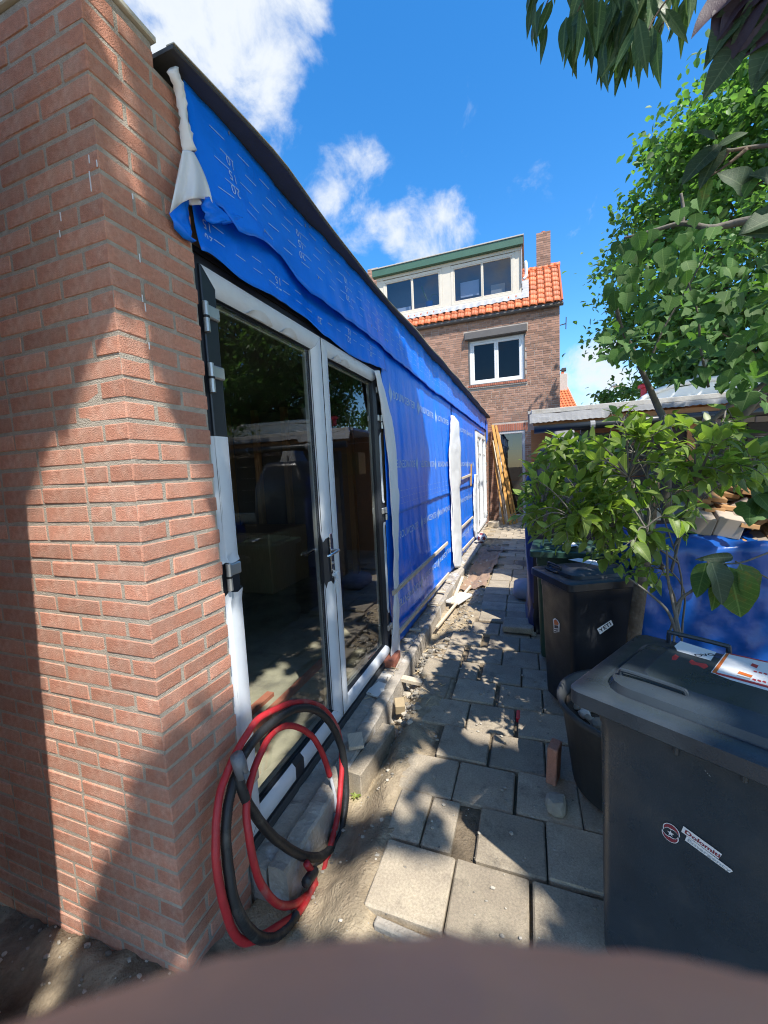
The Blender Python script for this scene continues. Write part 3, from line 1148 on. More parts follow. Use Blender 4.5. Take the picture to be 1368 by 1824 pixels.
for yy in (1.46, 1.98, 2.55, 3.15, 3.75, 4.4, 5.0, 5.6, 6.2, 7.0, 7.8):
    for s_, zz in (('10', 2.90), ('15', 2.845), ('20', 2.79)):
        if zz - .04 > up_lo(yy):
            put_text(s_, yy, zz, .036, 1, .036, .7, belly)
lowx = lambda y, z: .022 * math.sin(y * 3 + z * 9) * max(0, 2.7 - z) * 2
for i, zz in enumerate((2.60, 2.55)):
    y = 1.33
    while y < 3.2:
        if zz < up_lo(y) - .02:
            put_poly([(y, zz), (y + .06, zz), (y + .06, zz + .003), (y, zz + .003)], .020, .6, lowx)
        y += .12
for yy in (1.325, 1.80, 2.22, 2.62, 3.0):
    for s_, zz in (('15', 2.60), ('20', 2.55)):
        if zz < up_lo(yy) - .01:
            put_text(s_, yy, zz, .034, 1, .020, .6, lowx)
pr.build('printed_lettering', M['print'], foil)
st_ = MB()
for i in range(60):
    y = R.uniform(1.35, 11.5)
    z = R.choice((3.0, 3.0, 2.97, 2.72))
    x_ = foil_x(y, z, .036, .7) + belly(y, z) + .002
    st_.box((x_, y, z), (x_ + .002, y + .003, z + .014))
stuff(st_.build('staple', M['alu'], foil))


# ------------------------------------------------------------------ loose white fleece strips hung on the wall
def px_sheet(name, rws, X, bulge, label, cat, m_=None, group=None, nu=12, nv=70, twist=None, curlx=0):
    """sheet hanging in the plane X: rws = [(pixel y, left pixel x, right pixel x), ...] top to bottom"""
    LP, RP = [], []
    for py, a, b in rws:
        LP.append((py, at_x(a, py, X)))
        RP.append((py, at_x(b, py, X)))
    y0_, y1_ = rws[0][0], rws[-1][0]

    def fn(u, v):
        py = y0_ + (y1_ - y0_) * v
        a, b = lerp_list(LP, py), lerp_list(RP, py)
        p = a.lerp(b, u)
        x_ = p.x + bulge * math.sin(math.pi * u) * (1 + .5 * fbm(v * 4, 3)) + .010 * fbm(u * 2.5, v * 6, X) + .006 * fbm(u * 7, v * 19, X) + .004 * abs(fbm(u * 5 + v * 9, v * 31, X))
        if curlx:
            x_ += curlx * max(0, u - .7) ** 2 * 8
        return (x_, p.y, p.z)
    o_ = MB().grid(fn, nu, nv).build(name, m_ or M['fleece'], None, True)
    md = o_.modifiers.new('thickness', 'SOLIDIFY')
    md.thickness = .002
    tag(o_, label, cat, group)
    return o_


px_sheet('fleece_strip', [(660, 667, 677), (700, 674, 688), (745, 681, 700), (800, 690, 707), (870, 695, 711), (878, 696, 713), (1000, 700, 711), (1055, 702, 708), (1105, 701, 712), (1165, 696, 716), (1180, 697, 706)], -1.125, .012,
         'tall grey-white fleece strip hanging beside the near glass doors', 'fleece strip', curlx=-.03)
px_sheet('fleece_strip', [(741, 806, 808), (752, 804, 817), (800, 800, 821), (850, 801, 822), (868, 803, 819), (900, 805, 820), (955, 808, 822), (1000, 807, 823), (1011, 810, 822)], -1.118, .022,
         'sunlit white fleece strip hanging to the ground midway along the blue wall', 'fleece strip')
px_sheet('fleece_strip', [(740, 803, 807), (800, 800, 806), (870, 802, 807), (985, 806, 810)], -1.13, .01,
         'narrow white fleece edge just left of the sunlit strip on the blue wall', 'fleece strip', nu=3)
px_sheet('fleece_strip', [(845, 845, 850), (880, 843, 849), (945, 844, 850), (958, 846, 852)], -1.125, .01,
         'short white fleece strip beside the far glass doors', 'fleece strip', nu=3)
px_sheet('fleece_roll', [(122, 303, 315), (130, 296, 317), (160, 312, 322), (180, 316, 325), (225, 320, 333), (272, 325, 346)], -1.108, .022,
         'rolled white fleece tail hanging from the roof edge against the brick pier', 'fleece roll', nu=7, nv=20)


def fold_piece(nu=12, nv=14):
    # a white corner that folds over itself: top spine to a flared hem
    top = [(325, 268), (335, 266), (345, 272)]
    mid = [(316, 315), (345, 300), (371, 318)]
    low = [(302, 380), (342, 338), (379, 362)]

    def q(tr_, u):
        a, b, c_ = [Vector((*p, 0)) for p in tr_]
        return a * (1 - u) ** 2 + b * 2 * u * (1 - u) + c_ * u * u

    def fn(u, v):
        a, b, c_ = q(top, u), q(mid, u), q(low, u)
        p = a * (1 - v) ** 2 + b * 2 * v * (1 - v) + c_ * v * v
        X = -1.085 + .035 * v * math.sin(u * math.pi) + .022 * math.sin(u * 11 + v * 2) * v
        return at_x(p.x, p.y, X)
    return MB().grid(fn, nu, nv)


o = fold_piece().build('fleece_corner', M['fleece'], None, True)
o.modifiers.new('thickness', 'SOLIDIFY').thickness = .0015
tag(o, 'white fleece corner folded over itself at the pier top', 'fleece corner')
px_sheet('fleece_tab', [(336, 337, 350), (350, 336, 356), (366, 337, 362)], -1.10, .006, 'small white fleece tab under the folded corner at the pier top', 'fleece tab', nu=4, nv=6)
px_sheet('foil_corner', [(345, 318, 335), (380, 302, 336), (400, 306, 337), (425, 328, 340), (432, 340, 343)], -1.112, .012, 'loose blue foil corner hanging below the white fold beside the pier', 'foil corner', M['foil'], nu=6, nv=10)
px_sheet('foil_corner', [(352, 364, 372), (372, 358, 392), (392, 366, 440), (399, 376, 398)], -1.088, .010, 'bright blue foil tab curling off the header right of the white fold', 'foil corner', M['foil'], nu=8, nv=8)


# ------------------------------------------------------------------ laths nailed across the blue wall
def lath(p0, p1, h, t, label, name='batten', m_='lath', grp='laths nailed across the blue foil'):
    a, b = Vector(p0), Vector(p1)
    d = b - a
    T_ = Matrix.Translation(a) @ d.to_track_quat('Y', 'Z').to_matrix().to_4x4()
    o_ = MB().box((-t / 2, 0, -h / 2), (t / 2, d.length, h / 2), ch=.003, T=T_).build(name, M[m_])
    return tag(o_, label, 'batten', grp)


XB = XW + .030
lath(at_x(700, 1057, XB), at_x(797, 967, XB), .042, .022, 'upper of the two pale battens nailed across the near shaded blue foil')
lath(at_x(710, 1127, XB), at_x(799, 1022, XB), .045, .022, 'lower of the two pale battens on the near blue foil, along its foot')
lath(at_x(822, 940, XB), at_x(842, 921, XB), .045, .022, 'sunlit wooden batten right of the white fleece strip, above the lowest one')
lath(at_x(824, 980, XB), at_x(844, 958, XB), .045, .022, 'sunlit wooden batten at the foot of the foil right of the white strip')
lath(at_x(823, 852, XB), at_x(840, 845, XB), .045, .022, 'short wooden batten at mid height meeting the upright one by the far doors')
lath(at_x(839, 866, XB + .012), at_x(839.5, 827, XB + .012), .06, .024, 'short upright brown batten on the foil left of the far doors', m_='plank')


# ------------------------------------------------------------------ glass double doors
def hinge(parent, y, z, side, X, s=1.0):
    b = MB()
    b.tube([(X + .012, y, z - .055 * s), (X + .012, y, z - .004)], .0115, 10)
    b.tube([(X + .012, y, z + .004), (X + .012, y, z + .055 * s)], .0115, 10)
    b.box((X - .004, y if side > 0 else y - .075, z - .002 + .004), (X + .014, y + .075 if side > 0 else y, z + .052), ch=.005)
    o_ = b.build('hinge', M['alu'], parent)
    MB().tube([(X + .012, y, z - .0045), (X + .012, y, z + .0045)], .0125, 10).build('hinge_ring', M['rubber'], o_)
    return o_


def film_sheet(parent, secs, jag0=0, jag1=0, seed=0, n=22, edge=0):
    """secs: cross-section [(X, y)] (vertical piece) swept from z0 to z1: secs = (pts, z0, z1)"""
    pts, z0, z1 = secs
    rr = random.Random(seed)
    line = []
    for p_, q_ in zip(pts, pts[1:]):
        line += [p_, ((p_[0] + q_[0]) / 2, (p_[1] + q_[1]) / 2)]
    line.append(pts[-1])
    m_ = len(line)
    b0 = [rr.uniform(0, jag0) if jag0 >= 0 else abs(y_ - edge) for x_, y_ in line]
    b1 = [rr.uniform(0, jag1) if jag1 >= 0 else abs(y_ - edge) for x_, y_ in line]
    jag0, jag1 = max(0, jag0), max(0, jag1)
    vs_ = []
    for j in range(n + 1):
        v = j / n
        for i, (x_, y_) in enumerate(line):
            z_ = (z0 + b0[i]) * (1 - v) + (z1 - b1[i]) * v
            end = (jag0 and v < .02) or (jag1 and v > .98)
            vs_.append((x_ + .0014 + (rr.uniform(.001, .012) if end else 0) + .0012 * fbm(y_ * 20, z_ * 4, seed), y_, z_))
    fs = [(j * m_ + i, j * m_ + i + 1, (j + 1) * m_ + i + 1, (j + 1) * m_ + i) for j in range(n) for i in range(m_ - 1)]
    o_ = MB().add(vs_, fs).build('protective_film', M['film'], parent, True)
    return o_


def double_door(name, label, Y0, Y1, Z0, Z1, XF, mf, ml, near):
    d = thing(name, label, 'glass doors', (XF, (Y0 + Y1) / 2, Z0))
    MB().ring([(0, XF - .065), (0, XF), (.002, XF + .002), (.043, XF + .002), (.046, XF), (.046, XF - .065)], Y0, Y1, Z0, Z1).build('door_frame', mf, d)
    if near:
        MB().box((XF - .03, Y0, Z0 - .05), (XF + .012, Y1, Z0 - .001), ch=.004).build('threshold', M['epdm'], d)
        MB().box((XF - .04, Y0 - .02, Z1 + .001), (XF + .008, Y1 + .02, Z1 + .022)).build('head_seal', M['rubber'], d)
    ym = (Y0 + Y1) / 2 - .02
    XS = XF + .014
    leaves = []
    for a, b in ((Y0 + .038, ym - .002), (ym + .002, Y1 - .038)):
        z0, z1 = Z0 + .028, Z1 - .036
        prof = [(0, XS - .05), (0, XS - .004), (.004, XS), (.070, XS), (.092, XS - .022), (.092, XS - .034), (.098, XS - .034), (.098, XS - .05), (0, XS - .055)]
        lf = MB().ring(prof, a, b, z0, z1).build('door_leaf', ml, d)
        i_ = .0975
        XG = XS - .036
        MB().add([(XG, a + i_, z0 + i_), (XG, b - i_, z0 + i_), (XG, b - i_, z1 - i_), (XG, a + i_, z1 - i_)], [(0, 1, 2, 3)]).build('glass_pane', M['glass'], lf)
        MB().ring([(.0975, XG - .001), (.0975, XG - .028), (.112, XG - .030), (.112, XG - .018)], a, b, z0, z1).build('glass_spacer', M['alu'] if near else ml, lf)
        leaves.append((lf, a, b, z0, z1))
    MB().box((XS - .006, ym - .006, Z0 + .03), (XS + .0005, ym + .006, Z1 - .04), ch=.004).build('meeting_seal', M['rubber'] if near else ml, d)
    return d, leaves, XS


XF = XW - .016
dd, lv, XS = double_door('glass_double_doors', 'near pair of dark glass doors with torn pale protective film beside the brick pier', 1.229, 3.205, .03, 2.478, XF, M['anthracite'], M['anthracite'], True)
(lf, a, b, z0, z1), (lg, a2, b2, y0_, y1_) = lv


def stile(a_, side):
    # cross-section over the flat face and on to the bevel, from the outer edge inward
    if side > 0:
        return [(XS - .002, a_ + .002), (XS, a_ + .006), (XS, a_ + .070), (XS - .021, a_ + .0915), (XS - .033, a_ + .0925)]
    return [(XS - .002, a_ - .002), (XS, a_ - .006), (XS, a_ - .070), (XS - .021, a_ - .0915), (XS - .033, a_ - .0925)]


def rail_film(parent, a_, b_, zo, sgn, seed, mitre=.090, ch0=1, ch1=1):
    """film on a top (sgn -1) or bottom (sgn +1) rail with mitred ends"""
    pts = [(XS - .002, .002), (XS, .006), (XS, .070), (XS - .020, .090)]
    n = 26
    vs_ = []
    for x_, d_ in pts:
        for k_ in range(n + 1):
            u = k_ / n
            y_ = (a_ + d_ * ch0) * (1 - u) + (b_ - d_ * ch1) * u
            vs_.append((x_ + .0014 + .001 * fbm(y_ * 6, d_ * 20, seed), y_, zo + sgn * d_))
    fs = [(j * (n + 1) + i, j * (n + 1) + i + 1, (j + 1) * (n + 1) + i + 1, (j + 1) * (n + 1) + i) for j in range(3) for i in range(n)]
    return MB().add(vs_, fs).build('protective_film', M['film'], parent, True)


rail_film(lf, a, b, z1, -1, 1)
rail_film(lf, a, a + .36, z0, 1, 2, ch1=0)
rail_film(lf, a + .44, b, z0, 1, 2, ch0=0)
rail_film(lg, a2, b2 - .01, z1, -1, 3)
rail_film(lg, a2, b2, z0, 1, 4)
wide = [(XF + .0035, 1.232), (XF + .0035, a - .003)] + stile(a, 1)
film_sheet(lf, (wide, 1.285, 1.80), .01, .0, 5)
film_sheet(lf, (wide, z0 + .004, 1.185), -1, .03, 6, edge=a)
film_sheet(lf, (stile(b, -1), 1.22, z1 - .001), .06, -1, 7, edge=b)
film_sheet(lf, (stile(b, -1), z0 + .001, .985), -1, .05, 8, edge=b)
film_sheet(lg, (stile(a2, 1), z0 + .001, z1 - .001), -1, -1, 9, edge=a2)
film_sheet(lg, ([(XS, b2 - .010), (XS, b2 - .055)], 1.36, 1.96), .02, .02, 10)
film_sheet(lg, ([(XS, b2 - .010), (XS, b2 - .060)], .40, 1.215), .03, .02, 11)
# crumpled film bunched below the handle
cr_ = MB()
for k in range(9):
    p = Vector((XS + .012, b - .022 + R.uniform(-.02, .02), .985 + R.uniform(-.03, .05)))
    q = [p + Vector((R.uniform(-.008, .022), R.uniform(-.03, .03), R.uniform(-.03, .03))) for _ in range(4)]
    cr_.add(q, [(0, 1, 2), (0, 2, 3)])
cr_.build('crumpled_film', M['film'], lf)
# bubbles where the film lifts off the top rails
for y_, s_ in ((1.62, .07), (1.86, .055), (2.52, .06), (2.40, .04)):
    MB().grid(lambda u, v: (XS - .016 + .020 * v + .010 * math.sin(u * math.pi), y_ + (u - .5) * 2.6 * s_, z1 - .092 + .034 * math.sin(u * math.pi) ** .7 * v), 10, 4).build('lifted_film', M['film'], lf if y_ < 2.2 else lg, True)
for z in (2.245, 2.02, 1.235, .30):
    hinge(lf, a - .002, z, 1, XS)
for z in (2.262, 2.04, 1.275, .262):
    hinge(lg, b2 + .002, z, -1, XS)
# lever handle on a long steel plate
hb = MB().box((XS + .001, b - .052, 1.03), (XS + .009, b - .018, 1.27), ch=.004)
hp = hb.build('handle_plate', M['steel'], lf)
MB().tube(smooth_path([(XS + .009, b - .035, 1.165), (XS + .05, b - .035, 1.165), (XS + .058, b - .045, 1.165), (XS + .058, b - .15, 1.158), (XS + .048, b - .165, 1.156)], 4), .0085, 10).build('lever', M['steel'], hp)
MB().tube([(XS + .009, b - .035, 1.085), (XS + .016, b - .035, 1.085)], .009, 10).build('lock_cylinder', M['alu'], hp)
MB().tube(smooth_path([(XS - .05, b - .035, 1.165), (XS - .10, b - .035, 1.165), (XS - .105, b - .05, 1.165), (XS - .105, b - .16, 1.155)], 4), .0085, 8).build('inside_lever', M['steel'], lf)

dd2, lv2, XS2 = double_door('glass_double_doors', 'far pair of white glass doors at the house end of the blue wall', 9.72, 11.72, .06, 2.47, XW + .005, M['white'], M['white'], False)
for (l2, a_, b_, za, zb) in lv2:
    for yy in ((a_ + .0, 1), (b_, -1)):
        MB().box((XS2 + .001, yy[0] + (.02 if yy[1] > 0 else -.062), za + .1), (XS2 + .006, yy[0] + (.062 if yy[1] > 0 else -.02), zb - .3), ch=.002).build('protective_film', M['fleece'], l2)
    MB().box((XS2 - .03, a_ + .1, 1.95), (XS2 - .012, b_ - .1, 1.98), ch=.003).build('glazing_bar', M['white'], l2)
    for z in (2.2, 1.7, 1.2, .3):
        hinge(l2, a_ if l2 is lv2[0][0] else b_, z, 1 if l2 is lv2[0][0] else -1, XS2)
MB().box((XS2 + .001, lv2[1][1] + .02, 1.0), (XS2 + .01, lv2[1][1] + .06, 1.25), ch=.003).build('handle_plate', M['anthracite'], lv2[1][0])

# ------------------------------------------------------------------ the brick house
YH = 12.70
house = thing('brick_house', 'brown brick house with orange tiled roof and wide dormer at the end of the path', 'house', (-1.8, YH, 0))
HB = wloc(house)
HX0, HX1, HZ = -4.75, .868, 6.02
# openings (x0, x1, z0, z1)
W1 = (-1.675, -.055, 4.10, 5.43)
W2 = (-.865, -.088, .06, 2.655)
holes = [W1, W2]
wb = MB()
yb0, yb1 = YH + .008, YH + .24
xsplit = sorted({HX0, HX1, W1[0], W1[1], W2[0], W2[1]})
for xa, xb in zip(xsplit, xsplit[1:]):
    zs = [(-.3, HZ + .02)]
    for h in holes:
        if xa >= h[0] - 1e-6 and xb <= h[1] + 1e-6:
            nz_ = []
            for p, q in zs:
                if h[2] > p:
                    nz_.append((p, min(q, h[2])))
                if h[3] < q:
                    nz_.append((max(p, h[3]), q))
            zs = nz_
    for p, q in zs:
        wb.box((xa, yb0, p), (xb, yb1, q))
wb.build('wall_core', M['mortar_old'], house)
MB().box((HX1 - .24, yb1, -.3), (HX1 - .004, 18.5, HZ + .02)).box((HX0, yb1, -.3), (HX0 + .24, 18.5, HZ + .02)).build('side_wall', M['brick_old_s'], house)
rooms = MB()
for x0, x1, z0_, z1_ in ((-3.5, .6, 3.0, 5.9), (-1.2, .6, -.05, 2.9)):
    rooms.box((x0, YH + 3.0, z0_), (x1, YH + 3.1, z1_)).box((x0, YH + .25, z0_ - .1), (x1, YH + 3.1, z0_)).box((x0, YH + .25, z1_), (x1, YH + 3.1, z1_ + .1))
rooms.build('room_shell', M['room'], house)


def in_hole(x0, x1, z0_, z1_):
    for h in holes + [(-1.80, .03, 5.40, 5.66), (-1.74, .0, 3.98, 4.11), (-1.02, .07, 2.64, 2.875)]:
        if x1 > h[0] and x0 < h[1] and z1_ > h[2] and z0_ < h[3]:
            return h
    return None


cand = []
rh = random.Random(5)
nco = int((HZ + .1) / CO)
for c in range(nco + 1):
    z0_ = -.1 + c * CO
    x = HX1 - .006
    first = (BL, BW, BL, .155)[c % 4]
    l_ = first
    while x > HX0:
        xa, xb = x - l_, x
        vis = (z0_ > 3.0 and xa > -3.9) or xa > -1.3
        if vis:
            h = in_hole(xa, xb, z0_, z0_ + BH)
            if not h:
                cand.append((xa, xb, z0_))
            else:
                if xa < h[0] - .03:
                    cand.append((xa, h[0] - .004, z0_))
                if xb > h[1] + .03:
                    cand.append((h[1] + .004, xb, z0_))
        x -= l_ + BJ
        l_ = BL if (rh.random() > .28) else BW
cand.sort(key=lambda q: (Vector(((q[0] + q[1]) / 2, YH, q[2])) - CAM).length - (2 if q[2] > 3.2 else 0))
mass = MB()
for i, (xa, xb, z0_) in enumerate(cand):
    dy = rh.uniform(-.002, .003)
    if i < 292:
        l_ = xb - xa
        me = get_brick(round(l_ / .02) * .02 if l_ < .19 else BL, BW, rh.randrange(3), M['brick_old'])
        part('brick', me, house, Vector(((xa + xb) / 2, YH + BW / 2 + dy, z0_ + BH / 2)) - HB)
    else:
        mass.box((xa, YH + dy, z0_ + rh.uniform(-.002, .002)), (xb, YH + .05, z0_ + BH + rh.uniform(-.002, .002)))
stuff(mass.build('brick', M['brick_old_s'], house))


def facade_window(x0, x1, z0_, z1_, Y, mf, sashes, wf=.075, ws=.06, glass='glass_house', fd=.08, name='window'):
    fr = MB().yring([(0, Y + fd), (0, Y), (.004, Y - .004), (wf - .004, Y - .004), (wf, Y), (wf, Y + fd)], x0, x1, z0_, z1_)
    f = fr.build(name, mf, house)
    n = len(sashes)
    for (u0, u1) in sashes:
        a_, b_ = x0 + wf + (x1 - x0 - 2 * wf) * u0 + .002, x0 + wf + (x1 - x0 - 2 * wf) * u1 - .002
        MB().yring([(0, Y + fd), (0, Y + .006), (.005, Y), (ws - .01, Y), (ws, Y + .012), (ws, Y + .05)], a_, b_, z0_ + wf + .002, z1_ - wf - .002).build('sash', mf, f)
        MB().add([(a_ + ws, Y + .03, z0_ + wf + ws), (b_ - ws, Y + .03, z0_ + wf + ws), (b_ - ws, Y + .03, z1_ - wf - ws), (a_ + ws, Y + .03, z1_ - wf - ws)], [(0, 1, 2, 3)]).build('pane', M[glass], f)
    return f


facade_window(W1[0] + .03, W1[1] - .03, W1[2] + .012, W1[3] - .012, YH + .05, M['white'], ((0, .5), (.5, 1)), glass='glass_dark')
MB().yring([(0, YH + .11), (0, YH - .006), (.03, YH - .006), (.03, YH + .11)], W1[0] - .0, W1[1] + .0, W1[2], W1[3]).build('window_reveal', M['shutter'], house)
sh = MB().box((-1.775, YH - .13, 5.425), (.005, YH + .0, 5.64), ch=.02)
sh.build('shutter_box', M['shutter'], house)
MB().box((-1.78, YH - .03, 5.642), (.01, YH + .0, 5.652)).build('shutter_flashing', M['lead'], house)
x = -1.72
while x < -.03:
    MB().box((x, YH - .045, 4.035), (x + .052, YH + .06, 4.10), ch=.004).build('sill_brick', M['soldier'], house)
    x += .0615
MB().box((-1.73, YH - .03, 4.0), (-.01, YH + .0, 4.033)).build('sill_bed', M['mortar_old'], house)
x = -1.01
while x < .03:
    MB().box((x, YH - .003, 2.662), (x + .052, YH + .05, 2.868), ch=.003).build('lintel_brick', M['soldier'], house)
    x += .0635
facade_window(W2[0], W2[1], W2[2], W2[3], YH + .02, M['greyframe'], ((0, 1),), .07, .012, 'glass_house', name='garden_door')
MB().box((-.9, YH - .05, -.04), (-.05, YH + .05, .055), ch=.006).build('door_step', M['curb'], house)
# curtain, sill plant behind the garden door glass
MB().grid(lambda u, v: (-.80 + .35 * u, YH + .35 + .03 * math.sin(u * 22), 2.2 + .4 * v), 24, 3).build('curtain', M['tarp_dark'], house, True)
MB().box((-.62, YH + 1.8, 1.1), (-.28, YH + 2.2, 2.15)).build('cupboard', M['orangewood'], house)

# gutter, eaves
YG = YH - .13
gb = MB()
gb.grid(lambda u, v: (HX0 - .1 + (HX1 + .09 - HX0 + .1) * u, YG + .065 - .065 * math.cos(v * math.pi) * 1, 6.04 - .065 * math.sin(v * math.pi)), 6, 8)
o = gb.build('gutter', M['shutter'], house, True)
o.modifiers.new('thickness', 'SOLIDIFY').thickness = .006
MB().box((HX0 - .1, YH - .13, 6.045), (HX1 + .08, YH + .01, 6.062)).build('soffit', M['shutter'], house)

# roof plane and pantiles
SL = rad(48)
RY0, RZ0 = YH - .14, 6.075
RY1 = 13.93


def roof_pt(x, s_, up=0):
    return Vector((x, RY0 + s_ * math.cos(SL) - up * math.sin(SL), RZ0 + s_ * math.sin(SL) + up * math.cos(SL)))


SMAX = (RY1 - RY0) / math.cos(SL)
MB().add([roof_pt(HX0 - .1, 0, -.02), roof_pt(HX1 + .05, 0, -.02), roof_pt(HX1 + .05, SMAX, -.02), roof_pt(HX0 - .1, SMAX, -.02)], [(0, 1, 2, 3)]).add(
    [roof_pt(HX0 - .1, SMAX, -.02), roof_pt(HX1 + .05, SMAX, -.02), (HX1 + .05, 17.5, 5.6), (HX0 - .1, 17.5, 5.6)], [(0, 1, 2, 3)]).build('roof_deck', M['brick_old_s'], house)
gv = MB()
gv.add([(HX1 - .02, YH, HZ), (HX1 - .02, 17.5, HZ - .3), tuple(roof_pt(HX1 - .02, SMAX, -.03))], [(0, 1, 2)])
gv.build('gable', M['brick_old_s'], house)
TW, TE = .205, .27


def tile_mesh():
    n = 9
    vs_, fs = [], []
    for s_ in (0, 1):
        for i in range(n + 1):
            u = i / n
            prof = .020 * math.sin(2 * math.pi * (u - .08)) + .012 * math.sin(4 * math.pi * u)
            vs_.append(((u - .5) * TW * 1.08, s_ * (TE + .05), prof + (.016 if s_ == 0 else 0)))
    for i in range(n):
        fs.append((i, i + 1, n + 2 + i, n + 1 + i))
    o_ = len(vs_)
    for i in range(n + 1):
        vs_.append((vs_[i][0], 0, vs_[i][2] - .022))
    for i in range(n):
        fs.append((o_ + i, o_ + i + 1, i + 1, i))
    return MB().add(vs_, fs).mesh('roof_tile', M['tile'], True)


tm = tile_mesh()
TR = Matrix(((1, 0, 0), (0, math.cos(SL), -math.sin(SL)), (0, math.sin(SL), math.cos(SL)))).to_euler()
DR = -.135                    # right cheek of the dormer
YD = 13.02
s_d = (YD - RY0) / math.cos(SL)
nrow = int(SMAX / TE) + 1
ntile = 0
for r in range(nrow):
    s_ = r * TE
    x = HX1 - .06
    while x > HX0:
        vis = x > DR + .02 or s_ < s_d - .1
        if vis and x > -4.0 and ntile < 299:
            p = roof_pt(x, s_, .02 + rh.uniform(-.003, .004)) - HB
            part('roof_tile', tm, house, p, (TR.x + rh.uniform(-.012, .012), 0, rh.uniform(-.012, .012)))
            ntile += 1
        x -= TW
rt = MB()
for k in range(6):
    x = DR + .06 + k * .17
    if x < HX1:
        rt.tube([roof_pt(x, SMAX, .0), roof_pt(x + .19, SMAX, .0)], [.085, .095], 10)
rt.build('ridge_tile', M['tile'], house, True)
# verge
MB().tube([roof_pt(HX1 + .055, 0, .02), roof_pt(HX1 + .055, SMAX, .02)], .03, 6).build('verge', M['tile'], house)

# dormer
DX0, DX1 = -4.62, DR
dz0, dz1 = 6.52, 8.06
D = MB()
D.box((DX0, YD + .5, 6.3), (DX1, 15.5, 8.0)).box((DX0, YD + .06, 7.95), (DX1, YD + .499, 8.0)).box((DX0, YD + .06, 6.3), (DX1, YD + .499, 6.4)).box((DX0, YD + .06, 6.401), (DX0 + .1, YD + .499, 7.949)).box((DX1 - .1, YD + .06, 6.401), (DX1, YD + .499, 7.949))
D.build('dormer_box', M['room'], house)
ds = 1.0252
wins = []


def dx(v):
    return v * ds


def dz(v):
    return 1.63 + (v - 1.63) * ds


zt, zb = dz(7.66), dz(6.52)
MB().box((DX0, YD - .03, zt + .02), (DX1, YD + .058, dz(7.77))).box((DX0, YD - .012, dz(6.46)), (DX0 + .22, YD + .058, zt + .018)).box((DX1 - .18, YD - .012, dz(6.46)), (DX1, YD + .058, zt + .018)).box(
    (dx(-2.40), YD - .016, dz(6.46)), (dx(-2.14), YD + .058, zt + .018)).build('dormer_face', M['cream'], house)
for x0, x1, mid in ((dx(-4.30), dx(-2.40), .5), (dx(-2.14), dx(-.30), .5)):
    facade_window(x0 + .003, x1 - .003, zb, zt, YD - .02, M['cream'], ((0, .5), (.5, 1)), .08, .035, 'glass_house')
MB().box((DX0 - .05, YD - .07, dz(6.44)), (DX1 + .03, YD + .04, dz(6.49)), ch=.006).build('dormer_sill', M['cream'], house)
MB().box((DX0 - .1, YD - .16, dz(7.775)), (DX1 + .06, YD + .03, dz(7.985)), ch=.004).build('fascia', M['green_fascia'], house)
MB().box((DX0 - .12, YD - .18, dz(7.986)), (DX1 + .08, 15.6, dz(8.02)), ch=.004).build('dormer_roof', M['roofsheet'], house)
MB().box((DX1 + .001, YD - .08, dz(6.75)), (DX1 + .02, YD + 1.2, dz(7.99))).build('dormer_cheek', M['lead'], house)
fl = MB()
fl.grid(lambda u, v: tuple(roof_pt(DX0 + (DX1 + .02 - DX0) * u, s_d - .28 + .34 * v + .03 * fbm(u * 30, 2), .055 + .012 * math.sin(u * 130) * (1 - v))), 120, 3)
fl.grid(lambda u, v: tuple(roof_pt(DX1 + .01 + .19 * u, s_d - .28 + 1.0 * v, .06 + .010 * math.sin(v * 40) * u)), 4, 24)
fl.build('lead_flashing', M['lead'], house, True)
MB().tube(smooth_path([(DX1 + .11, YD - .05, dz(7.32)), (DX1 + .13, YD - .06, dz(7.25)), (DX1 + .13, YD - .05, dz(6.95)), (DX1 + .06, YD - .06, dz(6.86))], 5), .045, 10).build('downpipe', M['white'], house, True)
for x0, x1, h0, h1, mm in ((-4.1, -3.5, .1, .35, 'white'), (-3.2, -2.7, .05, .25, 'lath'), (-1.9, -1.35, .3, .75, 'white'), (-1.0, -.6, .1, .5, 'lath'), (-2.0, -1.3, .1, .14, 'white')):
    MB().box((dx(x0), YD + .28, zb + h0), (dx(x1), YD + .32, zb + h1), T=Matrix.Identity(4)).build('sill_clutter', M[mm], house)
# pot plant behind the second dormer pane
pt = thing('pot_plant', 'small plant in a blue pot behind the second dormer window from the left', 'pot plant', (dx(-2.86), YD + .18, zb + .12))
b_ = MB()
for k in range(10):
    a0, a1 = k / 10 * 2 * math.pi, (k + 1) / 10 * 2 * math.pi
    q = [(.09, 0), (.13, .2), (.115, .2), (.1, .16)]
    for (r0, h0), (r1, h1) in zip(q, q[1:]):
        b_.add([(r0 * math.cos(a0), r0 * math.sin(a0), h0), (r0 * math.cos(a1), r0 * math.sin(a1), h0), (r1 * math.cos(a1), r1 * math.sin(a1), h1), (r1 * math.cos(a0), r1 * math.sin(a0), h1)], [(0, 1, 2, 3)])
b_.build('pot', M['tarp'], pt, local=True)
b_ = MB()
b_.tube(smooth_path([(0, 0, .15), (-.12, 0, .4), (-.25, 0, .75)], 4), [.018] * 4 + [.03] * 4 + [.01], 6)
b_.tube(smooth_path([(0, 0, .15), (.06, 0, .35), (.16, 0, .42), (.28, 0, .36)], 4), .014, 6)
b_.build('stem', M['leaf_obj'], pt, local=True)
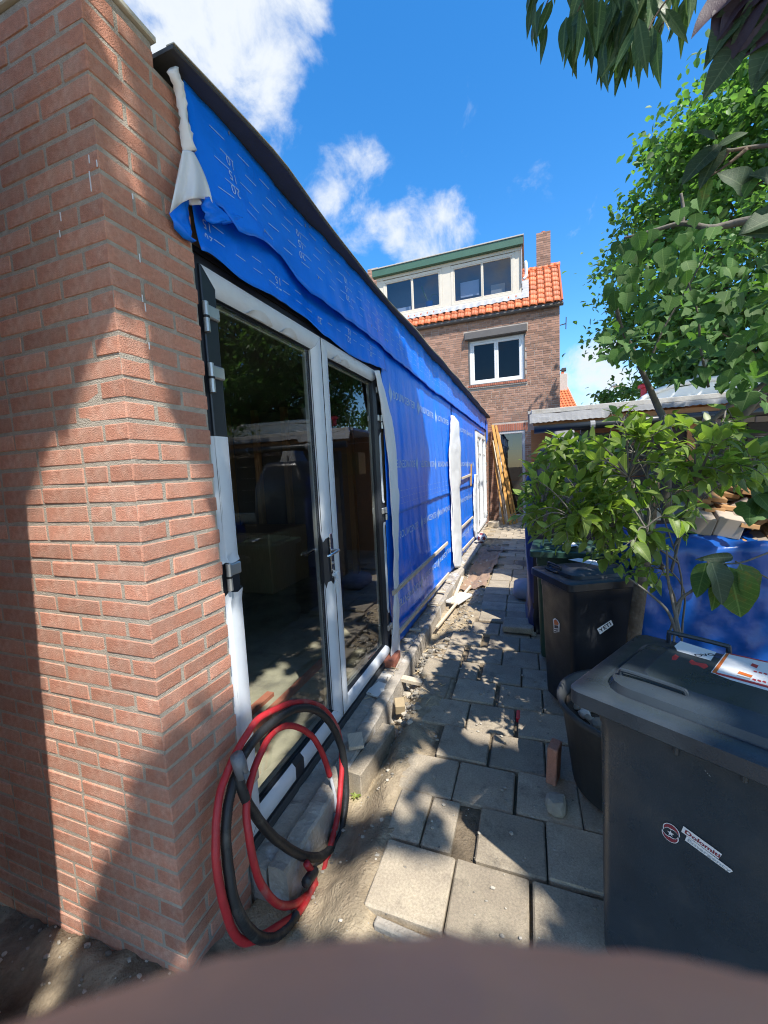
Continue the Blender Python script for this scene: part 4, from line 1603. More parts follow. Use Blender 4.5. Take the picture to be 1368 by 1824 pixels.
# chimneys
for cx0, cx1, czb, czt, nm in ((.30, .70, 7.35, 8.60, 1), (-5.25, -4.87, 7.0, 8.72, 0)):
    ch_ = MB().box((cx0 + .006, 13.86, czb - .5), (cx1 - .006, 14.24, czt))
    c_ = ch_.build('chimney', M['mortar_old'], house)
    b_ = MB()
    for k in range(int((czt - czb + .3) / CO)):
        z0_ = czb - .25 + k * CO
        for j, (xa, xb) in enumerate(((cx0, cx0 + .19), (cx0 + .2, cx1)) if k % 2 else ((cx0, cx0 + .095), (cx0 + .105, cx0 + .29), (cx0 + .30, cx1))):
            b_.box((xa, 13.852, z0_), (xb, 13.9, z0_ + BH))
            b_.box((cx1 - .04, 13.91 + .1 * j, z0_), (cx1 + .002, 14.0 + .1 * j, z0_ + BH))
    stuff(b_.build('brick', M['brick_old_s'], c_))
    if nm:
        MB().tube([((cx0 + cx1) / 2, 14.05, czt), ((cx0 + cx1) / 2, 14.05, czt + .10)], .07, 10).build('chimney_pot', M['tile'], c_)
        MB().box((cx0 - .03, 13.80, czb - .06), (cx1 + .03, 13.85, czb + .06)).build('chimney_flashing', M['lead'], c_)
# fixings on the gable edge: a bracket and a lamp
MB().tube([(HX1, YH + .1, 5.50), (HX1 + .17, YH + .1, 5.52)], .014, 6).tube([(HX1 + .16, YH + .05, 5.36), (HX1 + .17, YH + .05, 5.68)], .014, 6).build('wall_bracket', M['epdm'], house)
lp = MB().tube([(HX1, YH + .1, 4.26), (HX1 + .06, YH + .08, 4.26)], .018, 6).box((HX1 + .04, YH - .06, 4.20), (HX1 + .16, YH + .06, 4.29), ch=.01)
lp.build('flood_lamp', M['epdm'], house)
# brick return at the end of the garden room
rt_ = MB().box((XW - .2, 11.80, -.2), (XW + .006, YH - .002, 3.2))
rw = rt_.build('return_wall', M['mortar_old'], house)
b_ = MB()
for k in range(52):
    z0_ = -.08 + k * CO
    y = 11.80 + (.0 if k % 2 else .11)
    while y < YH - .05:
        y1_ = min(y + BL, YH - .012)
        b_.box((XW - .05, y, z0_), (XW + .013, y1_, z0_ + BH))
        y += BL + BJ
stuff(b_.build('brick', M['brick_old_s'], rw))

# ------------------------------------------------------------------ planks leaning in the corner, and small things by the far doors
for i, (bx, by, tx, ty, tz, wd, m_, lb) in enumerate((
        (-.475, 11.45, -1.0, 12.60, 2.86, .075, 'plank', 'widest orange plank leaning in the corner, front of the bundle'),
        (-.385, 11.60, -.905, 12.63, 2.84, .065, 'plank', 'orange plank leaning in the corner, right behind the widest one'),
        (-.31, 11.78, -.845, 12.655, 2.62, .045, 'plank', 'narrow orange plank at the right edge of the leaning bundle'),
        (-.66, 11.55, -1.03, 12.60, 2.36, .045, 'plank', 'thin short orange lath leaning left of the wide planks'),
        (-.60, 11.66, -1.00, 12.64, 2.40, .04, 'lath', 'thin grey lath leaning between the thin orange one and the wide planks'),
        (-.56, 11.9, -.80, 12.66, 1.75, .06, 'whitewood', 'short white board leaning behind the orange planks'))):
    a_, b_ = Vector((bx, by, -.02)), Vector((tx, ty, tz))
    d_ = b_ - a_
    zax = d_.normalized()
    xax = Vector((1, .2, 0))
    xax = (xax - zax * xax.dot(zax)).normalized()
    yax = zax.cross(xax)
    T_ = Matrix((xax, yax, zax)).transposed().to_4x4()
    T_.translation = a_
    o = MB().box((-wd / 2, -.02, 0), (wd / 2, .02, d_.length), ch=.003, T=T_).build('leaning_plank', M[m_])
    tag(o, lb, 'plank', 'planks leaning in the corner')
tag(MB().box((-1.06, 11.1, -.02), (-.78, 11.45, .11), ch=.008).build('timber_block', M['lath']), 'pale timber block lying at the foot of the far glass doors', 'timber block')
# ball
bc = Vector((-.965, 8.72, .105))
bmx = bmesh.new()
bmesh.ops.create_icosphere(bmx, subdivisions=3, radius=.112)
ico = [Vector(q).normalized() for a_ in (-1, 1) for b_ in (-1.618, 1.618) for q in ((0, a_, b_), (a_, b_, 0), (b_, 0, a_))]
me = bpy.data.meshes.new('ball')
for f in bmx.faces:
    f.smooth = True
    c_ = f.calc_center_median().normalized()
    f.material_index = 1 if max(c_.dot(q) for q in ico) > .93 else 0
bmx.to_mesh(me)
bmx.free()
me.materials.append(M['ball'])
me.materials.append(M['ball_dark'])
o = bpy.data.objects.new('football', me)
col.objects.link(o)
o.location = bc
tag(o, 'white football with maroon patches lying by the far doors', 'football')


# ------------------------------------------------------------------ wheelie bins
def rrect(x0, x1, y0, y1, r, z, n=4):
    pts = []
    for cx_, cy_, a0 in ((x1 - r, y0 + r, -90), (x1 - r, y1 - r, 0), (x0 + r, y1 - r, 90), (x0 + r, y0 + r, 180)):
        for k_ in range(n + 1):
            a_ = rad(a0 + 90 * k_ / n)
            pts.append(Vector((cx_ + r * math.cos(a_), cy_ + r * math.sin(a_), z)))
    return pts


def loft(mb, rings, cap0=True, cap1=True):
    n = len(rings[0])
    vs_ = [p for r_ in rings for p in r_]
    fs = [(i * n + k_, i * n + (k_ + 1) % n, (i + 1) * n + (k_ + 1) % n, (i + 1) * n + k_) for i in range(len(rings) - 1) for k_ in range(n)]
    if cap0:
        fs.append(tuple(range(n - 1, -1, -1)))
    if cap1:
        fs.append(tuple(range((len(rings) - 1) * n, len(rings) * n)))
    mb.add(vs_, fs)
    return mb


def wheelie_bin(label, loc, rot, W, D, H, body_m, lid_m, ov=.055, grip=None, bar=None, grp='wheelie bins', lean=.0, tp=.028):
    t = thing('wheelie_bin', label, 'wheelie bin', loc, rot, grp)
    r_ = .035
    b = MB()
    loft(b, [rrect(lean + tp * 1.2, W - tp, tp, D - tp * 2.4, r_, .04), rrect(lean + tp, W - tp * .9, tp * .9, D - tp * 2.2, r_, .075),
             rrect(.004 + lean * .3, W - .004, .004, D - .01, r_, H - .12), rrect(0, W, 0, D, r_, H - .11), rrect(0, W, 0, D, r_, H - .045), rrect(-.03, W + .03, -.03, D + .03, r_, H - .040), rrect(-.03, W + .03, -.03, D + .03, r_, H - .022)])
    # short stiffening ribs below the rim
    body = b.build('body', body_m, t, True, local=True)
    md = body.modifiers.new('edge', 'EDGE_SPLIT')
    md.split_angle = rad(38)
    # lid: skirt, flat margin, gutter and a raised rounded panel
    o_ = ov
    L_ = MB()
    e = .035
    loft(L_, [rrect(-o_ + .004, W + o_ - .004, -o_ + .004, D + o_ - .004, e, H - .052), rrect(-o_, W + o_, -o_, D + o_, e, H - .048), rrect(-o_, W + o_, -o_, D + o_, e, H - .006),
              rrect(-o_ + .008, W + o_ - .008, -o_ + .008, D + o_ - .008, e, H), rrect(-o_ + .055, W + o_ - .055, -o_ + .055, D + o_ - .06, .07, H + .002), rrect(-o_ + .060, W + o_ - .060, -o_ + .060, D + o_ - .065, .07, H - .004),
              rrect(-o_ + .070, W + o_ - .070, -o_ + .070, D + o_ - .075, .07, H - .003), rrect(-o_ + .078, W + o_ - .078, -o_ + .078, D + o_ - .085, .07, H + .020), rrect(-o_ + .092, W + o_ - .092, -o_ + .092, D + o_ - .10, .07, H + .027),
              rrect(-o_ + .14, W + o_ - .14, -o_ + .14, D + o_ - .14, .06, H + .033), rrect(-o_ + .150, W + o_ - .150, -o_ + .150, D + o_ - .15, .05, H + .040), rrect(-o_ + .17, W + o_ - .17, -o_ + .17, D + o_ - .17, .04, H + .041)], cap0=False)
    lid = L_.build('lid', lid_m, t, True, local=True)
    md = lid.modifiers.new('edge', 'EDGE_SPLIT')
    md.split_angle = rad(32)
    # moulded grip near the front and a bar at the back
    q = MB()
    gx, gy, gl = grip if grip else (W * .30, .045, .075)
    zg = H + .014
    q.tube(smooth_path([(gx - gl, gy, zg), (gx - gl, gy, zg + .024), (gx - gl * .75, gy, zg + .030), (gx + gl * .75, gy, zg + .030), (gx + gl, gy, zg + .024), (gx + gl, gy, zg)], 4), .007, 8)
    q.box((gx - gl, gy - .004, zg - .006), (gx + gl, gy + .060, zg + .014), ch=.006)
    q.box((gx - gl * .9, gy - .034, zg - .012), (gx + gl * .9, gy - .006, zg - .001), ch=.004)
    q.build('grip', lid_m, lid, local=True).location -= lid.location
    q = MB()
    bx_ = bar if bar else W * .36
    yb = D + o_ - .03
    q.tube(smooth_path([(bx_ - .085, yb, H - .01), (bx_ - .085, yb, H + .035), (bx_ - .07, yb, H + .042), (bx_ + .07, yb, H + .042), (bx_ + .085, yb, H + .035), (bx_ + .085, yb, H - .01)], 4), .008, 8)
    q.build('hinge_bar', lid_m, lid, local=True).location -= lid.location
    for sx in (.03, W - .08):
        MB().tube([(sx, D - .06, .10), (sx + .05, D - .06, .10)], .10, 20).build('wheel', M['wheel'], t, local=True)
    return t, body, lid


nb, nbody, nlid = wheelie_bin('large dark grey wheelie bin with stickers in the right foreground', (.186, 1.300, 0), rad(-31.5), .68, .46, .945, M['binblack'], M['binblack'], ov=.060, grp=None, tp=.014, grip=(.125, .075, .082), bar=.135)
b2, b2body, b2lid = wheelie_bin('black wheelie bin with two small stickers standing behind the dark tub', (.062, 2.915, 0), rad(-63), .385, .50, .915, M['bindark'], M['bindark'], ov=.045, grp=None)
b3, b3body, b3lid = wheelie_bin('green wheelie bin behind the black one with its lid closed', (.048, 3.37, 0), rad(-4), .47, .45, .945, M['bingreen'], M['bingreen'], ov=.045, grp=None)


def sticker_text(mb, s, x, z, h, ang, dy, mi, bold=0, shear=0, space=1.0, sx=1.0, width=None):
    v_, f_ = text_mesh(s, h / .70, bold=bold, shear=shear, space=space)
    if width:
        sx = width / max(p.x for p in v_)
    ca, sa = math.cos(ang), math.sin(ang)
    mb.add([(x + p.x * sx * ca - p.y * sa, dy, z + p.x * sx * sa + p.y * ca) for p in v_], f_, mi)


def poly(mb, pts, dy, mi, x=0, z=0, ang=0):
    ca, sa = math.cos(ang), math.sin(ang)
    mb.add([(x + a_ * ca - b_ * sa, dy, z + a_ * sa + b_ * ca) for a_, b_ in pts], [tuple(range(len(pts)))], mi)


# ski-brand sticker on the big bin; positions measured along its front
def on_front(t, px, py):
    """pixel -> local (x, z) on a bin's front plane y = 0"""
    mi_ = t.matrix_basis.copy()
    n = mi_.to_3x3() @ Vector((0, -1, 0))
    p0 = t.location
    d = ray(px, py)
    q = CAM + d * ((p0 - CAM).dot(n) / d.dot(n))
    return mi_.inverted() @ q


bpy.context.view_layer.update()
A_ = on_front(nb, 1215, 1482)
B_ = on_front(nb, 1305, 1548)
ang = math.atan2(B_.z - A_.z, B_.x - A_.x)
ln = math.hypot(B_.x - A_.x, B_.z - A_.z)
hh = ln * .14
s_ = MB()
dy0 = -.0015 + .010
dy0 = -.002


def front_y(z):
    # the front leans in towards the foot
    return .004 + (.0126 - .004) * max(0, min(1, (.825 - z) / .75))


sy = front_y(A_.z) - .003
ox, oz = A_.x, A_.z
pl = lambda pts, d_, mi: poly(s_, pts, sy - d_, mi, ox, oz, ang)
pl([(-.002, -hh * .25), (ln * .74, -hh * .25), (ln * .76, hh * 1.05), (-.002, hh * 1.1)], 0, 0)
pl([(ln * .10, -hh * 1.35), (ln * .98, -hh * 1.25), (ln * 1.02, -hh * .55), (ln * .98, -hh * .42), (ln * .10, -hh * .28)], .0002, 0)
sticker_text(s_, 'Dolomiti', ox + .004, oz, hh * .72, ang, sy - .0008, 1, bold=.0005, width=ln * .71)
sticker_text(s_, 'Emergency', ox + ln * .13 + math.sin(ang) * hh * 1.12, oz + ln * .13 * math.sin(ang) - hh * 1.1 * math.cos(ang), hh * .58, ang, sy - .0008, 2, bold=.0002, width=ln * .86)
# the crescent emblem left of the words
C_ = on_front(nb, 1194, 1485)
Ca, Cb = on_front(nb, 1177, 1485), on_front(nb, 1209, 1485)
cxx, czz = C_.x, C_.z
rr_ = (Cb.x - Ca.x) * .56


def cres(r0, a0, a1, wmax, dx_, dz_, mi, d_):
    n = 14
    out = []
    for k_ in range(n + 1):
        t_ = k_ / n
        a = rad(a0 + (a1 - a0) * t_)
        out.append((cxx + dx_ + r0 * math.cos(a), czz + dz_ + r0 * math.sin(a)))
    inn = []
    for k_ in range(n + 1):
        t_ = k_ / n
        a = rad(a0 + (a1 - a0) * t_)
        r1 = r0 - wmax * math.sin(math.pi * t_)
        inn.append((cxx + dx_ + r1 * math.cos(a), czz + dz_ + r1 * math.sin(a)))
    vs_ = [(p[0], sy - d_, p[1]) for p in out + inn]
    s_.add(vs_, [(k_, k_ + 1, n + 2 + k_, n + 1 + k_) for k_ in range(n)], mi)


cres(rr_ * .86, -20, 205, rr_ * .74, rr_ * .05, rr_ * .32, 0, .0004)
cres(rr_ * .86, 160, 385, rr_ * .74, -rr_ * .05, -rr_ * .32, 0, .0004)
cres(rr_ * .76, -10, 195, rr_ * .52, rr_ * .05, rr_ * .34, 1, .0010)
cres(rr_ * .76, 170, 375, rr_ * .52, -rr_ * .05, -rr_ * .34, 1, .0010)
s_.add([(cxx + a_ * rr_ * .34, sy - .0016, czz + b_ * rr_ * .34) for a_, b_ in ((1, .3), (.3, .35), (0, 1), (-.3, .35), (-1, .3), (-.4, -.2), (-.6, -1), (0, -.45), (.6, -1), (.4, -.2))], [tuple(range(10))], 0)
so = s_.build('emblem_sticker', [M['stk_white'], M['stk_maroon'], M['stk_grey']], nb, local=True)


# stickers on the big lid, lettering worn
def lid_xy(t, px, py, z):
    return t.matrix_basis.inverted() @ at_z(px, py, z)


ZL = .945 + .0405
l_ = MB()


def lid_quad(pxs, mi, dz_=0):
    l_.add([tuple(Vector((p.x, p.y, ZL + dz_))) for p in (lid_xy(nb, a_, b_, ZL) for a_, b_ in pxs)], [tuple(range(len(pxs)))], mi)


lid_quad([(1201, 1151), (1212, 1142), (1276, 1162), (1266, 1177), (1207, 1160)], 0, .0006)
lid_quad([(1266, 1198), (1292, 1163), (1380, 1182), (1410, 1190), (1400, 1240), (1300, 1211)], 0, .0006)
lid_quad([(1268, 1198), (1294, 1164), (1299, 1165), (1275, 1200)], 3, .0012)
lid_quad([(1275, 1201), (1276, 1198), (1395, 1229), (1394, 1233)], 2, .0012)
lid_quad([(1299, 1164), (1300, 1166), (1400, 1188), (1400, 1186)], 2, .0012)
lid_quad([(1313, 1200), (1317, 1196), (1341, 1204), (1338, 1208)], 3, .0014)
lid_quad([(1313, 1203), (1312, 1204), (1336, 1211), (1337, 1209)], 4, .0014)
for k in range(3):
    lid_quad([(1342 + 9 * k, 1197 + 2 * k), (1343 + 9 * k, 1195 + 2 * k), (1349 + 9 * k, 1197 + 2 * k), (1348 + 9 * k, 1199 + 2 * k)], 2, .0014)
    lid_quad([(1340 + 9 * k, 1211 + 2 * k), (1341 + 9 * k, 1209 + 2 * k), (1347 + 9 * k, 1211 + 2 * k), (1346 + 9 * k, 1214 + 2 * k)], 2, .0014)
lid_quad([(1337, 1186), (1340, 1182), (1351, 1186), (1348, 1191)], 2, .0014)
lid_quad([(1197, 1170), (1203, 1166), (1210, 1170), (1204, 1176), (1197, 1176)], 2, .0006)
lid_quad([(1227, 1179), (1232, 1175), (1240, 1180), (1258, 1183), (1262, 1188), (1254, 1192), (1244, 1186), (1232, 1184)], 2, .0006)
P_ = lid_xy(nb, 1236, 1164, ZL)
Q_ = lid_xy(nb, 1252, 1170, ZL)
v_, f_ = text_mesh('OVG', .030, bold=.0006)
a0 = math.atan2(Q_.y - P_.y, Q_.x - P_.x)
# the house mark reads across the label
l_.add([(P_.x + p.x * math.cos(a0 + 1.2) - p.y * math.sin(a0 + 1.2) * .8 + .012, P_.y - .022 + p.x * math.sin(a0 + 1.2) + p.y * math.cos(a0 + 1.2) * .8, ZL + .0012) for p in v_], f_, 1)
l_.build('lid_sticker', [M['stk_white'], M['stk_navy'], M['stk_red'], M['stk_orange'], M['stk_grey']], nb, local=True)
for (pa, pb_) in (((1206, 1298), (1206, 1345)), ((1329, 1340), (1329, 1394))):
    p, q = on_front(nb, *pa), on_front(nb, *pb_)
    o = MB().box((p.x - .006, -.010, q.z), (p.x + .006, .010, p.z), ch=.004).build('rib', M['binblack'], nbody, local=True)
    o.location -= nbody.location
# scratches on the front of the bin
sc_ = MB()
for px, py, qx, qy in ((1224, 1350, 1230, 1355), (1232, 1358, 1240, 1366), (1258, 1344, 1272, 1352), (1254, 1372, 1266, 1386), (1290, 1362, 1293, 1380), (1296, 1366, 1300, 1376), (1288, 1384, 1290, 1394)):
    p, q = on_front(nb, px, py), on_front(nb, qx, qy)
    for k in range(3):
        a_ = p.lerp(q, k / 3 + R.uniform(0, .1))
        b_ = p.lerp(q, k / 3 + R.uniform(.15, .3))
        y_ = front_y(a_.z) - .0016
        sc_.add([(a_.x, y_, a_.z), (b_.x, y_, b_.z), (b_.x, y_, b_.z + .0014), (a_.x, y_, a_.z + .0014)], [(0, 1, 2, 3)])
stuff(sc_.build('scratch', M['stk_grey'], nb, local=True))


# stickers on the black bin: one white label with lettering on its right face, one small bird shape on its front
def on_plane(t, px, py, P0, n_):
    mi_ = t.matrix_basis
    p0 = mi_ @ Vector(P0)
    n = mi_.to_3x3() @ Vector(n_)
    d = ray(px, py)
    return mi_.inverted() @ (CAM + d * ((p0 - CAM).dot(n) / d.dot(n)))


bw = .385
qd = [on_plane(b2, a_, b_, (bw, 0, 0), (1, 0, 0)) for a_, b_ in ((1065, 1121), (1090, 1105), (1094, 1114), (1070, 1131))]
xs_ = bw + .0025 - .004 - (.028 * .9 - .004) * max(0, (.81 - qd[0].z) / .735)
y_ = MB()
y_.add([(xs_, p.y, p.z) for p in qd], [(0, 3, 2, 1)], 0)
ax_, bx_ = qd[3], qd[2]
a2_ = math.atan2(bx_.z - ax_.z, bx_.y - ax_.y)
L2_ = math.hypot(bx_.z - ax_.z, bx_.y - ax_.y)
v_, f_ = text_mesh('YETI', 1, bold=.02, space=1.05)
wv = max(p.x for p in v_)
hv = max(p.y for p in v_)
H2_ = math.hypot(qd[0].z - qd[3].z, qd[0].y - qd[3].y)
y_.add([(xs_ + .001, ax_.y + (.1 * L2_ + p.x / wv * L2_ * .8) * math.cos(a2_) - (.2 * H2_ + p.y / hv * H2_ * .58) * math.sin(a2_), ax_.z + (.1 * L2_ + p.x / wv * L2_ * .8) * math.sin(a2_) + (.2 * H2_ + p.y / hv * H2_ * .58) * math.cos(a2_)) for p in v_], f_, 1)
y_.build('label_sticker', [M['stk_white'], M['stk_navy']], b2, local=True)
e_ = MB()


def pq(pts, mi, d_):
    out = []
    for a_, b_ in pts:
        p = on_plane(b2, a_, b_, (0, 0, 0), (0, -1, 0))
        out.append((p.x, .004 + .0212 * max(0, min(1, (.81 - p.z) / .735)) - .003 - d_, p.z))
    e_.add(out, [tuple(range(len(out)))], mi)


pq([(983, 1103), (987, 1101), (992, 1105), (995, 1111), (994, 1126), (984, 1127), (984, 1116)], 0, 0)
pq([(985, 1105), (988, 1103.5), (991, 1106), (993.5, 1111), (992, 1114), (985.5, 1113)], 1, .0006)
pq([(985.5, 1113.5), (992, 1114.5), (993, 1120), (985.5, 1119)], 2, .0006)
pq([(985, 1120.5), (993, 1121.5), (993, 1123), (987, 1124.8), (993, 1125), (993, 1126), (984.8, 1126), (984.8, 1124.6), (990.5, 1122.6), (985, 1122.3)], 2, .0006)
e_.build('bird_sticker', [M['stk_white'], M['stk_orange'], M['stk_navy']], b2, local=True)
# label on the green and the black lids
for t_, pts, Hh in ((b2, [(1012, 997), (1030, 994), (1075, 1000), (1068, 1008)], .915 + .0412), (b3, [(1000, 968), (1022, 966), (1030, 972), (1006, 975)], .945 + .0412)):
    k_ = MB()
    k_.add([tuple(Vector((p.x, p.y, Hh))) for p in (lid_xy(t_, a_, b_, Hh) for a_, b_ in pts)], [(0, 1, 2, 3)])
    k_.build('lid_sticker', M['stk_white'], t_, local=True)

# ------------------------------------------------------------------ round tub full of rubble
tub = thing('planter_tub', 'round dark plastic tub filled with soil and stones between the bins', 'planter tub', (.47, 2.12, 0))
prof = [(.25, 0), (.27, .02), (.322, .415), (.342, .423), (.347, .438), (.342, .452), (.325, .452), (.315, .42), (.30, .37)]
b_ = MB()
NT = 40
b_.v = [Vector((r_ * math.cos(2 * math.pi * k / NT), r_ * math.sin(2 * math.pi * k / NT), z_)) for r_, z_ in prof for k in range(NT)]
b_.f = [(i * NT + k, i * NT + (k + 1) % NT, (i + 1) * NT + (k + 1) % NT, (i + 1) * NT + k) for i in range(len(prof) - 1) for k in range(NT)]
b_.mi = [0] * len(b_.f)
b_.build('tub', M['tub'], tub, True, local=True)
b_ = MB().grid(lambda u, v: (.30 * u * math.cos(v * 2 * math.pi), .30 * u * math.sin(v * 2 * math.pi), .398 + .03 * fbm(u * 3 * math.cos(v * 6.283), u * 3 * math.sin(v * 6.283), 3)), 10, 30)
b_.build('soil', M['potsoil'], tub, True, local=True)


def stone(mb, c_, s3, seed, sub=2, mi=0):
    bm_ = bmesh.new()
    bmesh.ops.create_icosphere(bm_, subdivisions=sub, radius=1)
    rr = random.Random(seed)
    off = rr.uniform(0, 50)
    rot = Euler((rr.uniform(0, 6), rr.uniform(0, 6), rr.uniform(0, 6))).to_matrix()
    vs_ = []
    for v in bm_.verts:
        p = v.co.copy()
        p = p * (1 + .30 * fbm(p.x * 1.1 + off, p.y * 1.1, p.z * 1.1, 3))
        for k_ in range(3):                     # broken flat faces
            p[k_] = max(-.72, min(.72, p[k_])) if k_ != 1 else p[k_]
        p = rot @ p
        vs_.append(Vector((p.x * s3[0], p.y * s3[1], p.z * s3[2])) + Vector(c_))
    fs = [tuple(v.index for v in f.verts) for f in bm_.faces]
    bm_.free()
    mb.add(vs_, fs, mi)
    return mb


for k, (px, py, s_) in enumerate(((1062, 1298, .055), (1028, 1272, .032), (1012, 1258, .028), (1020, 1284, .022), (1045, 1262, .03), (1040, 1290, .022), (1004, 1244, .02), (1058, 1258, .028))):
    p = at_z(px, py, .415)
    q_ = p - Vector((.47, 2.12, 0))
    hq = math.hypot(q_.x, q_.y)
    if hq > .245:
        q_.x *= .245 / hq
        q_.y *= .245 / hq
    stone(MB(), tuple(q_), (s_, s_ * .9, s_ * .75), k).build('stone', M['stone'] if k != 1 else M['roofsheet'], tub, local=True)
for nm, pxs, z_, sz, rt, lb, ct, m_ in (
        ('loose_brick', (985, 1388), .0, (.05, .095, .20), -.3, 'pale orange brick standing on end against the dark tub', 'brick', 'brick'),):
    p = at_z(*pxs, 0)
    o = MB().box((-sz[0] / 2, -sz[1] / 2, 0), (sz[0] / 2, sz[1] / 2, sz[2]), ch=.005, T=Matrix.Translation(p) @ Matrix.Rotation(rt, 4, 'Z') @ Matrix.Rotation(.05, 4, 'Y')).build(nm, M[m_])
    tag(o, lb, ct)
p = at_z(990, 1432, .03)
tag(stone(MB(), p + Vector((0, 0, .0)), (.06, .055, .05), 77).build('broken_stone', M['stone']), 'broken grey stone in front of the standing brick by the tub', 'stone')

# ------------------------------------------------------------------ blue tarpaulin over a stack, boards on top
tz = 1.10


def tarp_fn(u, v):
    # u across the front and round the left side, v from foot over the front edge to the back
    L1, L2 = .9, 1.5
    s_ = u * (L1 + L2)
    if s_ < L1:
        x, y = .66 + .0, 2.78 + (L1 - s_)
    else:
        x, y = .66 + (s_ - L1), 2.78
    n = fbm(x * 2.2 + y * 2, v * 2.5, 1) * .06 + fbm(x * 6 + v * 3, v * 5 + y * 5, 4) * .028 + fbm(x * 15 + v * 8, v * 9, 7) * .009
    z = (tz + .03) * min(1, v / .8)
    if v > .8:
        t_ = (v - .8) / .2
        cxm, cym = 1.5, 3.3
        return (x + (cxm - x) * t_ * .9, y + (cym - y) * t_ * .9, tz + .03 + .04 * fbm(x * 4, y * 4, t_ * 2) + .02 * t_)
    k_ = .03 * math.sin(v / .8 * math.pi)
    return (x - n * (1 if s_ < L1 else .2) - k_, y - n * (1 if s_ >= L1 else .2) - k_ * .5 - .02 * (1 - v), z + .012 * fbm(x * 5, 2, v))


o = MB().grid(tarp_fn, 90, 46).build('blue_tarpaulin', M['tarp'], None, True)
tag(o, 'glossy blue tarpaulin draped over a stack behind the bins', 'tarpaulin')
o.modifiers.new('thickness', 'SOLIDIFY').thickness = .002
tag(MB().box((.74, 2.86, 0), (2.1, 3.7, 1.08), ch=.01).build('stacked_timber', M['board']), 'timber stack hidden under the blue tarpaulin', 'timber stack')
rbx = random.Random(21)
ends = [(1252, 935, 'card', .085), (1290, 950, 'card', .085)]
# two pale panels lying on edge at the left, then a loose heap of short brown offcuts
for k, (x_, z_, w_, h_, m_, tw, lb) in enumerate((
        (.955, 1.215, .15, .11, 'card', .10, 'left pale board face at the end of the wood pile on the blue tarpaulin'),
        (1.105, 1.200, .13, .12, 'card', .10, 'second pale board face from the left on the wood pile'),)):
    T_ = Matrix.Translation((x_, 2.86, z_)) @ Matrix.Rotation(-tw, 4, 'Z') @ Matrix.Rotation(.22, 4, 'Y') @ Matrix.Rotation(.25, 4, 'X')
    tag(MB().box((-w_ / 2, 0, -h_ / 2), (w_ / 2, .35, h_ / 2), ch=.004, T=T_).build('stacked_board', M[m_]), lb, 'board', 'boards piled on the blue tarpaulin')
for k in range(30):
    r_, c_ = divmod(k, 6)
    x_ = 1.16 + .075 * c_ + rbx.uniform(-.02, .02) - .035 * r_
    z_ = 1.145 + .052 * r_ + .012 * c_ + rbx.uniform(-.008, .008) - .05 * (r_ == 0)
    T_ = Matrix.Translation((x_, 2.84 + .04 * r_ + rbx.uniform(-.05, .05), z_)) @ Matrix.Rotation(rbx.uniform(-.25, .25), 4, 'Z') @ Matrix.Rotation(rbx.uniform(-.7, .3) if r_ < 4 else .2, 4, 'Y') @ Matrix.Rotation(rbx.uniform(-.08, .2), 4, 'X')
    tag(MB().box((-.05, 0, -.013), (.05, .5, .013), ch=.002, T=T_).build('stacked_board', M['board' if rbx.random() > .25 else 'card']), 'short offcut board, ' + ('leftmost', 'second from left', 'third from left', 'third from right', 'second from right', 'rightmost')[c_] + ' in the ' + ('lowest', 'second', 'middle', 'fourth', 'top')[r_] + ' row of the heap', 'board', 'offcut boards heaped on the blue tarpaulin')
for k in range(4):
    T_ = Matrix.Translation((1.02 + .05 * k, 3.0 + .05 * k, 1.30 + .030 * k)) @ Matrix.Rotation(.1 - .06 * k, 4, 'Z') @ Matrix.Rotation(.12, 4, 'Y')
    tag(MB().box((-.1, 0, -.012), (.7, .10, .012), ch=.002, T=T_).build('stacked_board', M['card']), ('lowest', 'second lowest', 'second highest', 'topmost')[k] + ' of the four flat pale boards across the offcut heap', 'board', 'flat boards across the offcut heap')

# ------------------------------------------------------------------ cabinet under a dark draped cover
cv = thing('draped_cover', 'tall object under a black and dark blue plastic cover beside the path', 'draped cover', (.32, 4.3, 0))


def cover_ring(z_, k_):
    ins = lerp_list([(0, .0), (.3, .012), (1.2, .0), (1.5, .03), (1.68, .10), (1.80, .16)], z_)
    pts = rrect(-.035 + ins, .78 - ins, 3.96 + ins * .6, 4.75 - ins, .10, z_, 10)
    out = []
    for i, p in enumerate(pts):
        n = .030 * fbm(p.x * 4 + p.y * 4, z_ * .7, 2) + .014 * fbm(p.x * 13 + p.y * 13, z_ * 1.6, 5)
        if z_ < .35:
            n += .035 * fbm(p.x * 9 + p.y * 9, z_ * 6, 8)
        d_ = (Vector((p.x, p.y, 0)) - Vector((.37, 4.35, 0))).normalized()
        out.append(p + d_ * n - Vector((.32, 4.3, 0)))
    return out


b_ = MB()
loft(b_, [cover_ring(z_, 0) for z_ in [i * .06 for i in range(31)]], cap0=False)
for i, f in enumerate(b_.f):
    c_ = sum((b_.v[k] for k in f), Vector()) / len(f)
    b_.mi[i] = 1 if c_.x < -.32 + .03 else 0
b_.build('cover', [M['tarp_black'], M['tarp_dark']], cv, True, local=True)
h_ = MB()
loft(h_, [rrect(-.13, .13, -.2, .1, .03, 1.78), rrect(-.10, .10, -.18, .08, .03, 1.86), rrect(-.085, .085, -.16, .06, .03, 1.93)])
h_.box((-.012, -.203, 1.83), (.012, -.15, 1.87))
h_.build('cap', M['roofgrey'], cv, local=True)

